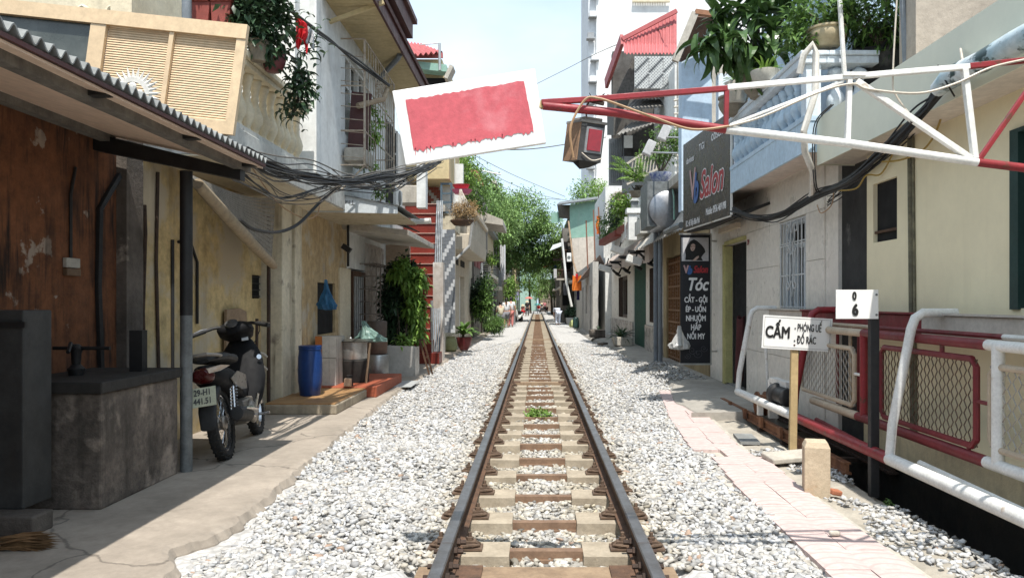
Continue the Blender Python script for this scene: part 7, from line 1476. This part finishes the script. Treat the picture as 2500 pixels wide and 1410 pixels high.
# hanging dry shrub and bowls at the stair head
t = thing('hanging_plant', 'dry brown shrub in a hanging basket beside the stair railing', 'plant', P(1135, 540, 19.2))
foliage(t, [clumps(P(1135, 518, 19.2), (.34, .32, .26), 190, 16, .05, .10, .12, .1, .2)], dry_m, 'dry_twigs')
build('basket', MB().lathe(P(1128, 552, 19.2), [(.05, 0), (.2, .02), (.3, .12), (.3, .15), (.2, .14)], 14), wood_dk, t, smooth=True)
build('rope', (lambda mb: [mb.tube([P(1124 + random.gauss(0, 3), 462, 19.15), P(1118 + i * 5, 505, 19.05)], .008, 4) for i in range(7)] and mb)(MB()), whw, t)
for k, (px, py, rr_, mm, lab) in enumerate(((1128, 474, .26, mat('pink_plastic', (.62, .16, .27), (.55, .13, .23), 5, .45, .05), 'pink plastic basin at the stair head'), (1126, 462, .22, mat('red_plastic', (.55, .05, .06), (.48, .04, .05), 5, .45, .05), 'red plastic basin resting on the pink basin'))):
    build('basin', MB().lathe(P(px, py, 19.6), [(rr_ * .7, 0), (rr_ * .9, .06), (rr_, .11), (rr_ * 1.05, .115), (rr_ * .95, .10), (rr_ * .1, .02)], 18), mm, None, smooth=True, label=lab, cat='basin')
# potted plants on the left pavement
t = thing('potted_plant', 'arching green plant in a glazed red pot beside the striped tiles', 'plant', P(1133, 850, 22.5))
pot(t, (PX(1133, 22.3), 22.3, .05), .22, .38, mat('red_glaze', (.20, .035, .035), (.15, .03, .03), 5, .35, .1), 'bowl')
strap_plant(t, (PX(1131, 22.3), 22.3, .5), 34, .62, .11, leaf_g, (20, 80), arch=(.7, 1.3)); build('stem', MB().tube([(PX(1131, 22.3), 22.3, .4), (PX(1131, 22.3), 22.3, .75)], .04, 6), bark, t)
build('sack', MB().lathe((PX(1099, 21.6), 21.6, .05), [(.14, 0), (.2, .06), (.21, .2), (.17, .34), (.13, .40), (.16, .43)], 16), mat('green_sack', (.30, .31, .16), (.22, .23, .11), 5, .8, .3), None, smooth=True, label='olive green sack standing at the foot of the striped tiles', cat='sack')
t = thing('bush', 'tall dark green climbing bush against the cream house', 'plant', P(1180, 800, 29))
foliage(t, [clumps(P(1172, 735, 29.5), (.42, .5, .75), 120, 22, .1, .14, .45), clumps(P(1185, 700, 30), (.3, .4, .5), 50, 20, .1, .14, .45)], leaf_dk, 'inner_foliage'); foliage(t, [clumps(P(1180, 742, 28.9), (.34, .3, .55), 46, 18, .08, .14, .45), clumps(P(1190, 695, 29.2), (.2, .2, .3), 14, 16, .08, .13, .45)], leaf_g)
build('stem', MB().tube([P(1175, 812, 29.4), P(1178, 700, 29.5)], .03, 6), bark, t)
t = thing('bush', 'low light green grassy bush beside the walkers', 'plant', P(1205, 810, 33))
foliage(t, [clumps(P(1205, 790, 32.5), (.42, .45, .30), 80, 20, .09, .20, .16, .25)], leaf_g); build('stem', MB().tube([P(1205, 815, 32.5), P(1205, 790, 32.5)], .03, 5), bark, t)
for k, (px, py, yy, rr_, n_, lab) in enumerate(((1130, 420, 25, (.5, .8, .55), 70, 'bright vine spilling over the edge of the cream upper wall'), (1155, 470, 29, (.7, 1.0, .75), 90, 'bushy vine on the roof terrace before the large tree'), (1168, 440, 32, (.5, .8, .5), 40, 'olive vine below the rusty roof edge'))):
    t = thing('climbing_plant', lab, 'plant', P(px, py + 40, yy)); foliage(t, [clumps(P(px, py, yy), rr_, n_, 22, .13, .15, .42)], leaf_b if k == 0 else leaf_g); build('stem', MB().tube([P(px, py + 50, yy), P(px, py, yy)], .03, 5), bark, t)
build('rusty_roof', MB().add([P(1142, 412, 30), P(1165, 418, 30), P(1182, 455, 30), P(1160, 440, 31)], [(0, 1, 2, 3)]), mat('red_rust_sheet', (.3, .09, .07), (.2, .07, .055), 4, .8, .2), None, solid=.06, label='small rusty red roof corner above the vines', cat='roof')
t = thing('climbing_plant', 'yellow green vine column beside the dark doorway', 'plant', P(1248, 760, 47)); foliage(t, [clumps(P(1247, 715, 47), (.32, .4, 1.0), 70, 22, .12, .16, .45)], leaf_b); build('stem', MB().tube([P(1247, 765, 47), P(1247, 690, 47)], .04, 5), bark, t)
t = thing('bush', 'small green plant on the balcony by the air conditioners', 'plant', P(1200, 640, 34)); foliage(t, [clumps(P(1200, 632, 34.5), (.25, .3, .3), 30, 18, .08, .12, .5)], leaf_b); build('stem', MB().tube([P(1200, 655, 34.5), P(1200, 632, 34.5)], .02, 5), bark, t)
# big tree arching over the line
t = thing('tree', 'large leafy tree arching over the railway', 'tree', (-3.2, 58, 0))
build('trunk', MB().tube([(-3.0, 58, 0), (-3.0, 58.2, 2.2), (-2.8, 58.3, 4.2), (-2.2, 58, 5.8)], [.34, .28, .24, .18], 10), bark, t, smooth=True)
build('limbs', MB().tube([(-2.2, 58, 5.6), (-.8, 57.5, 6.8), (.9, 57, 6.6)], [.17, .12, .05], 8).tube([(-2.6, 58.3, 4.8), (-3.4, 55, 7.2), (-3.6, 52, 8.4)], [.17, .12, .05], 8).tube([(-2.2, 58, 5.6), (-1.6, 58, 8), (-1.4, 58, 9.6)], [.15, .1, .04], 8).tube([(-2.4, 58, 5), (-1.5, 59, 5.6), (.2, 59.5, 5.2)], [.12, .08, .03], 8), bark, t, smooth=True)
CR = [((-2.9, 55, 7.4), (2.0, 3.0, 1.9), 210), ((-1.2, 57, 7.7), (2.0, 2.6, 2.1), 220), ((.5, 58, 6.5), (1.6, 2.4, 1.7), 150), ((-3.6, 50, 8.3), (1.3, 2.2, 1.6), 120), ((-3.3, 45, 6.9), (1.2, 2.4, 1.5), 120), ((-2.6, 50, 6.6), (1.4, 2.4, 1.5), 130), ((-.4, 58.5, 4.9), (1.7, 2, 1.0), 110), ((1.5, 58.5, 5.2), (.8, 1.6, 1.2), 60), ((-2.4, 57, 5.0), (1.3, 1.8, 1.2), 90)]
foliage(t, [clumps(c_, r_, n_, 34, .27, .25, .42, .35, .45) for c_, r_, n_ in CR], leaf_t, 'crown')
for k, (c_, r_, n_, lab, hgt) in enumerate((((-1.1, 100, 5.6), (2.0, 2.5, 3.0), 130, 'pale green tree beyond the arch at the left of the track', 4.5), ((1.6, 92, 4.6), (1.5, 2.2, 2.6), 110, 'darker tree beyond the arch at the right of the track', 3.6), ((3.2, 64, 5.0), (1.6, 2.2, 1.8), 80, 'leafy tree above the far right houses', 4.0), ((3.6, 56, 9.3), (1.2, 1.6, 1.0), 50, 'tree top showing above the green sheet shack', 8), ((.2, 112, 4.0), (1.6, 2, 2.2), 70, 'small bright tree before the green end building', 3))):
    t = thing('tree', lab, 'tree', (c_[0], c_[1], 0), group='trees further along the line'); build('trunk', MB().tube([(c_[0] + .2, c_[1], 0), (c_[0], c_[1], hgt)], [.16, .1], 7), bark, t); foliage(t, [clumps(c_, r_, n_, 26, .3, .3, .45, .35)], leaf_b if k in (0, 4) else leaf_t, 'crown')
# right: dracaena on the blue balcony
t = thing('potted_plant', 'huge glossy dracaena drooping over the blue balcony', 'plant', P(1850, 200, 9.3))
lm = [strap(1.0, .25, a_, 7, .2).mesh('leaf', leaf_gl) for a_ in (.7, 1.0, 1.25, 1.4)]
heads = [(1838, 35, 9.2), (1765, 45, 9.4), (1880, 60, 9.1), (1815, 110, 9.1), (1870, 130, 9.2), (1785, 120, 9.3), (1920, 20, 9.4), (1740, 100, 9.3), (1850, -10, 9.3)]
k = 0
for px, py, yy in heads:
    c_ = P(px, py, yy)
    for i in range(30):
        e_ = rnd(-88, 25) if py > 60 else rnd(-60, 60); inst('leaf', lm[k % 4], t, c_ + Vector((random.gauss(0, .07), random.gauss(0, .07), random.gauss(0, .09))), (rnd(-.5, .5), R(-e_), R(rnd(150, 390))), (rnd(.3, .52),) * 3); k += 1
build('stem', (lambda mb: [mb.tube([P(1850, 215, 9.4), P((1850 + px) / 2, (215 + py) / 2, 9.4), P(px, py, yy)], [.035, .03, .022], 6) for px, py, yy in heads] and mb)(MB()), bark, t); pot(t, P(1852, 240, 9.35), .2, .28, clay_g, 'bowl')
t = thing('potted_plant', 'spider plant in a scalloped white bowl on the blue rail', 'plant', P(1868, 215, 8.9)); pot(t, P(1868, 212, 8.9), .16, .18, mat('white_ceramic', (.60, .57, .50), (.5, .47, .4), 5, .6, .1), 'bowl'); strap_plant(t, P(1868, 182, 8.9), 30, .30, .03, leaf_b, (15, 75))
t = thing('potted_plant', 'grassy plant in a white urn behind the boom', 'plant', P(1785, 250, 10.1)); pot(t, P(1800, 250, 10.1), .16, .26, mat('white_ceramic', (.60, .57, .50)), 'flare'); strap_plant(t, P(1800, 208, 10.1), 24, .34, .035, leaf_b, (15, 75))
build('pot', MB().lathe(P(1790, 282, 10.3), [(a_ * .2, b_ * .25) for a_, b_ in POT['round']], 20), clay_g, None, smooth=True, label='patterned brown pot on the rail above the signboard', cat='pot')
t = thing('potted_plant', 'bushy shrub in a round cream pot at the balcony corner', 'plant', P(2018, 118, 7.9)); pot(t, P(2018, 118, 7.9), .20, .2, mat('cream_glaze', (.50, .42, .27), (.38, .31, .19), 5, .5, .1, patch=(.12, .1, .07), pscale=6, plo=.58, phi=.64), 'round')
foliage(t, [clumps(P(2010, 40, 8.0), (.34, .35, .22), 60, 16, .07, .09, .4), clumps(P(1950, 95, 8.0), (.18, .2, .16), 24, 14, .05, .10, .4)], leaf_g); stems(t, P(2018, 80, 7.9), [P(1970, 30, 8), P(2010, 10, 8), P(2050, 20, 8), P(1950, 90, 8)], .012)
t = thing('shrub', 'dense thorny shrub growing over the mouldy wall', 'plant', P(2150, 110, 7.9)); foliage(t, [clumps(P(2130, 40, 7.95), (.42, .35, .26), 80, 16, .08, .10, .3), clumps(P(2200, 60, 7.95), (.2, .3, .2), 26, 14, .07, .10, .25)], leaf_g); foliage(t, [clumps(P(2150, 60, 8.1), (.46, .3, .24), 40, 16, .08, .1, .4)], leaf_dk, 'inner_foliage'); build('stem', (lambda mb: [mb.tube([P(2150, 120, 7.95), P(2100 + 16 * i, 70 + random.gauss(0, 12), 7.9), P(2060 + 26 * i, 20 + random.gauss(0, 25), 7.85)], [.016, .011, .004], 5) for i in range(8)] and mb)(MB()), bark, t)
# right: balcony plants further on
t = thing('potted_plant', 'bright feathery fern leaning out beside the blue and white pot', 'plant', P(1545, 470, 19)); fr0 = [P(1558 + random.gauss(0, 8), 452, 19) for _ in range(16)]; arr = []
for b_ in fr0:
    tip = P(rnd(1480, 1625), rnd(372, 440), 18.6 + random.gauss(0, .4)); mid = b_.lerp(tip, .55) + Vector((0, 0, .22)); n_ = 46; tt = np.linspace(.15, 1, n_); pts = np.array([((1 - a_) ** 2 * b_ + 2 * a_ * (1 - a_) * mid + a_ * a_ * tip)[:] for a_ in tt]); dd_ = np.array((tip - b_).normalized()[:]); sd = np.cross(dd_, [0, 0, 1]); sgn = np.where(np.arange(n_) % 2, 1, -1)[:, None]; arr.append(leaf_arrays(pts, sd * sgn + dd_ * .4 + RNG.normal(0, .12, (n_, 3)), np.full(n_, .17) * (1.15 - tt * .6), .26, .25))
foliage(t, arr, leaf_b); stems(t, P(1558, 470, 19), [tuple(x) for x in fr0], .02); pot(t, P(1552, 482, 19), .16, .16, clay_g, 'flare')
t = thing('potted_plant', 'small tree in a blue and white porcelain pot on the terrace', 'plant', P(1612, 445, 17.6)); pot(t, P(1612, 448, 17.6), .25, .24, mat('porcelain', (.55, .57, .60), (.06, .09, .28), 16, .25, .02), 'bowl'); foliage(t, [clumps(P(1618, 355, 17.7), (.36, .35, .44), 64, 14, .08, .11, .4), clumps(P(1655, 345, 17.6), (.2, .25, .3), 24, 14, .07, .1, .4)], leaf_g); stems(t, P(1612, 425, 17.6), [P(1595, 350, 17.6), P(1625, 330, 17.7), P(1650, 360, 17.6), P(1610, 380, 17.6)], .022)
for k, (px, py, yy, rr_, n_, mm, lab) in enumerate(((1518, 500, 23, (.34, .4, .36), 60, leaf_b, 'bright leafy shrub beside the white balcony post'), (1492, 545, 26, (.42, .6, .36), 60, leaf_g, 'dark shrub at the corner of the planted balcony'), (1461, 458, 38, (.45, .5, .4), 40, leaf_b, 'small bright bush left of the arched wall'), (1505, 520, 24.5, (.3, .4, .4), 30, leaf_dk, 'dark shrub behind the planted balcony'))):
    t = thing('shrub', lab, 'plant', P(px, py + 30, yy), group='shrubs on the right balconies'); foliage(t, [clumps(P(px, py, yy), rr_, n_, 18, .09, .12, .45)], mm); build('stem', MB().tube([P(px, py + 35, yy), P(px, py, yy)], .02, 5), bark, t)
for k, (p0, p1, lab) in enumerate((((1545, 545, 21.5), (1515, 560, 23.4), 'nearer terracotta trough of grassy plants on the balcony edge'), ((1510, 566, 23.8), (1470, 590, 27.5), 'farther terracotta trough of grassy plants on the balcony edge'))):
    t = thing('planter', lab, 'planter', P(*p0), group='troughs on the planted balcony'); a_, b_ = P(*p0), P(*p1); build('trough', MB().bar(a_ + Vector((0, 0, -.04)), b_ + Vector((0, 0, -.04)), .25, .2), terra, t, bevel=.02); n_ = 500; u_ = RNG.random((n_, 1)); base = np.array(a_[:]) * (1 - u_) + np.array(b_[:]) * u_ + RNG.normal(0, .07, (n_, 3)) * [1, .3, .3]; foliage(t, [leaf_arrays(base + [0, 0, .08], RNG.normal(0, .6, (n_, 3)) + [-.2, -.2, .8], RNG.uniform(.1, .24, n_), .1, .3)], leaf_g, 'grass_blades')
# planters on the right pavement
pz_ = .08
t = thing('planter', 'grey concrete trough with strap leaved plant before the green shutter', 'planter', (2.9, 24.6, pz_)); y = 24.0; build('trough', MB().prism([(PX(1500, y) + .03, pz_), (PX(1543, y), pz_), (PX(1545, y), PZ(824, y)), (PX(1497, y), PZ(822, y))], 'y', y, y + .7), conc_pale, t, bevel=.02); build('soil', MB().box(PX(1503, y), y + .05, pz_ + .1, PX(1540, y), y + .65, PZ(826, y)), soil_m, t); strap_plant(t, (PX(1520, y), y + .3, PZ(826, y)), 60, .62, .05, leaf_dk, (10, 80))
t = thing('planter', 'smaller dark trough further along the right pavement', 'planter', (2.6, 31, pz_)); y = 29.5; build('trough', MB().box(PX(1441, y), y, pz_, PX(1478, y), y + .7, PZ(805, y)), concrete_old, t, bevel=.02); strap_plant(t, (PX(1462, y), y + .3, PZ(806, y)), 20, .3, .03, leaf_dk, (10, 80))
build('rubble', (lambda mb: [mb.obox((PX(1470 + 14 * i, 25), 25.2 + random.gauss(0, .3), .10), (.3, .2, .06), (rnd(-.1, .1), rnd(-.1, .1), rnd(-1, 1))) for i in range(1)] and mb)(MB()), concrete_old, None, label='flat broken slab on the right pavement by the troughs', cat='slab')
# weeds
t = thing('weed', 'small green weed growing between the rails', 'plant', (0, 10, -.05)); foliage(t, [clumps((PX(1312, 9.9), 9.9, -.01), (.17, .13, .05), 60, 12, .02, .045, .5, .2)], leaf_b); build('stem', MB().tube([(PX(1312, 9.9), 9.9, -.08), (PX(1312, 9.9), 9.9, 0)], .008, 4), bark, t)
t = thing('weed', 'tiny weed on the verge beside the number post', 'plant', (2.7, 5.5, 0)); foliage(t, [clumps((PX(2167, 5.5), 5.5, .0), (.03, .03, .03), 8, 8, .01, .03, .4, .2)], leaf_g); build('stem', MB().tube([(PX(2167, 5.5), 5.5, -.05), (PX(2167, 5.5), 5.5, 0)], .004, 4), bark, t)

# ================================================================== PEOPLE, UMBRELLAS
def skinmesh(name, joints, edges, m, parent, sub=1):
    names = list(joints); me = bpy.data.meshes.new(name); me.from_pydata([joints[k][0] for k in names], [(names.index(a), names.index(b)) for a, b in edges], [])
    o = link(name, me, parent); me.materials.append(m); o.modifiers.new('skin', 'SKIN'); sv = me.skin_vertices[0].data
    for i, k in enumerate(names): r_ = joints[k][1]; sv[i].radius = r_ if isinstance(r_, tuple) else (r_, r_)
    sv[0].use_root = True; x = o.modifiers.new('sub', 'SUBSURF'); x.levels = sub; x.render_levels = sub; o.modifiers['skin'].use_smooth_shade = True; return o
def person(label, loc, rz, J, top, bottom, h=1.0, hat=None, tail=False, skirt=False, long_bottom=True, group=None):
    t = thing('person', label, 'person', loc, rot=(0, 0, rz), local=True, group=group); t.scale = (h, h, h)
    j = {k: (Vector(v), r_) for k, (v, r_) in J.items()}
    ed = [('pel', 'wai'), ('wai', 'che'), ('che', 'nec'), ('nec', 'hea'), ('hea', 'cro')]
    for s in 'LR':
        ed += [('che', 'sh' + s), ('sh' + s, 'el' + s), ('el' + s, 'wr' + s), ('wr' + s, 'ha' + s), ('pel', 'hi' + s), ('hi' + s, 'kn' + s), ('kn' + s, 'an' + s), ('an' + s, 'to' + s)]
        d = (j['ha' + s][0] - j['wr' + s][0]).normalized(); sx = 1 if s == 'R' else -1
        for i in range(4):
            a_ = j['ha' + s][0] + Vector((0, (i - 1.5) * .02, 0)); j['f%d%s' % (i, s)] = (a_ + d * (.07 + .012 * (i in (1, 2))) + Vector((-sx * .012, 0, 0)), .009); ed.append(('ha' + s, 'f%d%s' % (i, s)))
        j['th' + s] = (j['wr' + s][0] + d * .07 + Vector((-sx * .01, .045, 0)), .010); ed.append(('wr' + s, 'th' + s))
    body = skinmesh('body', {k: (v[:], r_) for k, (v, r_) in j.items()}, ed, skin_m, t, 1)
    def grow(keys, k=1.22, add=.012): return {n_: (j[n_][0][:], tuple(x * k + add for x in (j[n_][1] if isinstance(j[n_][1], tuple) else (j[n_][1],) * 2))) for n_ in keys}
    sl_ = {}
    ks = ['che', 'wai', 'pel', 'shL', 'elL', 'shR', 'elR']; g_ = grow(ks)
    for s in 'LR': g_['el' + s] = (j['sh' + s][0].lerp(j['el' + s][0], .7)[:], (.055, .055))
    skinmesh('shirt', g_, [('pel', 'wai'), ('wai', 'che'), ('che', 'shL'), ('shL', 'elL'), ('che', 'shR'), ('shR', 'elR')], top, t)
    ks = ['pel', 'hiL', 'knL', 'hiR', 'knR'] + (['anL', 'anR'] if long_bottom else []); ed2 = [('pel', 'hiL'), ('hiL', 'knL'), ('pel', 'hiR'), ('hiR', 'knR')] + ([('knL', 'anL'), ('knR', 'anR')] if long_bottom else [])
    skinmesh('skirt' if skirt else 'trousers', grow(ks, 1.3 if skirt else 1.2), ed2, bottom, t)
    hc = j['hea'][0]; dirv = (j['cro'][0] - j['nec'][0]).normalized()
    if hat: build('hat', MB().lathe(j['cro'][0] - dirv * .06, [(.22, -.05), (.23, -.045), (.12, .05), (.02, .12)], 14, axis=dirv), hat, t, smooth=True)
    build('hair', MB().sph(hc + dirv * .035 + Vector((0, -.02, 0)), (.088, .10, .112), 12, 8), hair_m, t, smooth=True)
    fc = build('face', MB().sph(hc + Vector((0, .07, -.01)), (.062, .045, .085), 10, 7).sph(hc + Vector((0, .118, -.015)), (.012, .016, .02), 6, 5), skin_m, t, smooth=True)
    for s in (-1, 1): build('eye', MB().sph(hc + Vector((s * .03, .108, .012)), (.012, .006, .007), 6, 5), hair_m, fc)
    if tail: build('ponytail', MB().tube([hc + Vector((0, -.10, .05)), hc + Vector((0, -.15, -.05)), hc + Vector((0, -.14, -.25)), hc + Vector((0, -.12, -.36))], [.03, .035, .03, .012], 8), hair_m, t, smooth=True)
    for s in 'LR': build('shoe', MB().sph(j['to' + s][0] + Vector((0, -.03, .0)), (.045, .12, .04), 10, 6), black_m, t, smooth=True)
    return t
def stand(step=.0, arm=.06, bend=0):
    J = {'pel': ((0, 0, .93), (.15, .11)), 'wai': ((0, .0, 1.1), (.125, .095)), 'che': ((0, 0, 1.32), (.145, .10)), 'nec': ((0, 0, 1.46), .05), 'hea': ((0, .015, 1.57), (.078, .088)), 'cro': ((0, .01, 1.66), (.06, .07))}
    for s, sg in (('L', -1), ('R', 1)):
        y_ = step * sg
        J.update({'sh' + s: ((sg * .175, 0, 1.39), .055), 'el' + s: ((sg * (.2 + arm), -.02, 1.11), .042), 'wr' + s: ((sg * (.2 + arm), .05, .87), .028), 'ha' + s: ((sg * (.2 + arm), .07, .79), (.018, .036)),
                  'hi' + s: ((sg * .09, 0, .86), .095), 'kn' + s: ((sg * .095, y_ * .5 + .02, .48), .06), 'an' + s: ((sg * .095, y_, .09), .038), 'to' + s: ((sg * .1, y_ + .13, .035), (.035, .03))})
    return J
def bent():
    J = stand(.06)
    for k, v in {'pel': (0, -.10, .88), 'wai': (0, .06, 1.0), 'che': (0, .30, 1.02), 'nec': (0, .42, 1.0), 'hea': (0, .52, .97), 'cro': (0, .60, .98)}.items(): J[k] = (v, J[k][1])
    for s, sg in (('L', -1), ('R', 1)):
        for k, v in {'sh': (sg * .17, .34, 1.0), 'el': (sg * .17, .36, .70), 'wr': (sg * .13, .42, .46), 'ha': (sg * .12, .44, .38), 'hi': (sg * .09, -.10, .82), 'kn': (sg * .10, .05, .47)}.items(): J[k + s] = (v, J[k + s][1])
    return J
def sitting(z=.42):
    J = stand(0)
    for k, v in {'pel': (0, 0, z + .08), 'wai': (0, .0, z + .25), 'che': (0, .03, z + .47), 'nec': (0, .05, z + .61), 'hea': (0, .08, z + .72), 'cro': (0, .09, z + .81)}.items(): J[k] = (v, J[k][1])
    for s, sg in (('L', -1), ('R', 1)):
        for k, v in {'sh': (sg * .17, .03, z + .54), 'el': (sg * .22, .08, z + .27), 'wr': (sg * .15, .28, z + .2), 'ha': (sg * .12, .35, z + .2), 'hi': (sg * .1, .06, z + .06), 'kn': (sg * .12, .44, z + .06), 'an': (sg * .12, .42, .1), 'to': (sg * .12, .54, .035)}.items(): J[k + s] = (v, J[k + s][1])
    return J
grey_cl = mat('grey_cloth', (.20, .20, .22), (.15, .15, .165), 9, .85, .1); coral = mat('coral_cloth', (.60, .22, .2), (.5, .18, .16), 9, .85, .1); print_b = mat('blue_print_cloth', (.72, .74, .78), (.35, .38, .48), 26, .85, .1); dk_cl = mat('dark_cloth', (.03, .03, .035), (.02, .02, .024), 9, .85, .1); pink_cl = mat('pink_cloth', (.62, .22, .26), (.55, .18, .22), 9, .85, .1); straw_h = mat('straw_hat', (.62, .52, .36), (.5, .42, .28), 12, .85, .1)
gz_ = -.05
person('woman in white shirt and grey skirt with long ponytail walking away on the left', (PX(1236, 44), 44, gz_), R(4), stand(.09), white_cl, grey_cl, 1.03, tail=True, skirt=True, long_bottom=False)
person('walker in white shirt and coral trousers beside the ponytailed woman', (PX(1247, 45.2), 45.2, gz_), R(-4), stand(-.08), white_cl, coral, 1.06)
person('person in patterned clothes bending over by the right pavement', (PX(1362, 49), 49, gz_), R(12), bent(), print_b, print_b, 1.05)
person('seated person in coral top beneath the red umbrella', (PX(1277, 84), 84, gz_), R(170), sitting(), coral, red_cloth, 1.0, hat=straw_h)
person('person in dark clothes and pale hat standing by the red umbrella', (PX(1287, 80), 80, gz_), R(160), stand(.1), dk_cl, dk_cl, .98, hat=straw_h)
person('seated person in red top under the teal umbrella', (PX(1315, 104), 104, gz_), R(180), sitting(), red_cloth, white_cl, 1.0)
person('person in pale shirt and straw hat right of the teal umbrella', (PX(1323, 106), 106, gz_), R(180), sitting(.5), white_cl, dk_cl, 1.05, hat=straw_h)
person('person in pink shirt among the parked scooters at the far right', (PX(1330, 104), 104, gz_), R(190), stand(.05), pink_cl, dk_cl, 1.0)
person('person in pale top behind the grassy bush on the left', (PX(1222, 43), 43, .05), R(20), sitting(.6), mat('peach_cloth', (.62, .56, .42), (.52, .47, .35), 9, .85, .1), grey_cl, 1.0)
def umbrella(label, c, r, m):
    t = thing('umbrella', label, 'umbrella', c); c = Vector(c); build('canopy', MB().lathe(c, [(r, -.28 * r), (r * .97, -.22 * r), (r * .7, .02), (r * .35, .16 * r), (.02, .22 * r)], 8), m, t); build('pole', MB().tube([(c.x, c.y, 0), (c.x, c.y, c.z)], .025, 6), alu, t)
umbrella('faded red street umbrella over the left seated group', P(1291, 726, 85), .42 * 1.1, mat('faded_red', (.62, .2, .17), (.55, .17, .14), 3, .8, .05)); umbrella('small teal umbrella at the far end of the track', P(1312, 742, 105), .5, mat('teal_cloth', (.10, .42, .40), (.08, .35, .33), 3, .8, .05))
# parked scooters far off (simple but whole), and things by the walkers
def scooter(label, loc, rz, m):
    t = thing('scooter', label, 'scooter', loc, rot=(0, 0, rz), local=True, group='scooters parked far along the line')
    for yy in (-.6, .6): build('wheel', MB().lathe((0, yy, .25), [(.17, -.04), (.25, -.03), (.25, .03), (.17, .04), (.03, .03), (.03, -.03)], 16, axis=(1, 0, 0)), tyre, t, smooth=True)
    build('body', MB().tube([(0, -.85, .68), (0, -.5, .6), (0, -.1, .4), (0, .2, .33), (0, .42, .6), (0, .5, .95)], [.08, .14, .12, .09, .14, .08], 10), m, t, smooth=True); build('seat', MB().obox((0, -.4, .78), (.24, .7, .09)), mt_, t, bevel=.03); build('handlebar', MB().tube([(-.3, .4, 1.02), (0, .5, 1.03), (.3, .4, 1.02)], .015, 6), black_m, t)
scooter('dark scooter parked against the wall left of the track', (PX(1262, 60), 60, gz_), R(20), bk_); scooter('white fronted scooter beyond the walkers on the left', (PX(1266, 56), 56, gz_), R(160), white_p); scooter('black scooter parked by the far right houses', (1.9, 66, gz_), R(200), bk_); scooter('dark red scooter behind the seated group', (PX(1335, 108), 108, gz_), R(170), dred_p); scooter('dark scooter behind the bending person', (2.0, 52, gz_), R(185), bk_)
build('bin', MB().box(PX(1250, 50), 50, gz_, PX(1258, 50), 50.5, 1.05), mat('bin_grey', (.2, .2, .2), (.15, .15, .15), 4, .6, .1), None, bevel=.03, label='grey bin beside the walkers on the left', cat='bin')
build('basin', MB().prism([(PX(1384, 50), -.05), (PX(1402, 50), -.05), (PX(1404, 50), .42), (PX(1381, 50), .42)], 'y', 50, 51), conc_pale, None, bevel=.03, label='pale trough beside the bending person', cat='basin')
t = thing('potted_plant', 'dark plant growing from the pale trough on the right', 'plant', P(1395, 770, 50.6)); foliage(t, [clumps(P(1394, 757, 50.5), (.4, .35, .35), 40, 16, .1, .16, .4)], leaf_dk); build('stem', MB().tube([P(1394, 775, 50.5), P(1394, 757, 50.5)], .03, 5), bark, t)
build('sack', MB().lathe((PX(1400, 43), 43, .03), [(.2, 0), (.26, .1), (.22, .3), (.1, .42)], 12), mat('yellow_green_sack', (.42, .45, .2), (.35, .38, .16), 5, .8, .2), None, smooth=True, label='yellow green sack on the right pavement', cat='sack'); build('sack', MB().lathe((PX(1406, 41), 41, .05), [(.15, 0), (.18, .1), (.16, .5), (.1, .6)], 12), green_w, None, smooth=True, label='dark green bin bag against the grey right front', cat='sack')
for k, (px, py, w, h, m_, lab) in enumerate(((1187, 692, 10, 26, mat('blue_shirt', (.05, .14, .26), (.04, .11, .2), 9, .85, .1), 'blue shirt hanging beside the dark bush'), (1197, 692, 8, 24, white_cl, 'white shirt hanging right of the blue shirt'), (1262, 712, 8, 20, mat('lilac_cloth', (.4, .38, .55), (.33, .31, .46), 9, .85, .1), 'lilac cloth hanging by the yellow green vine'))):
    yy = 36 if px < 1200 else 50; build('hanging_cloth', MB().grid(lambda u, v: (PX(px + w * (u - .5), yy), yy + .05 * math.sin(u * 9), PZ(py + h * v, yy)), 6, 6), m_, None, solid=.012, label=lab, cat='cloth', group='washing further along the left')
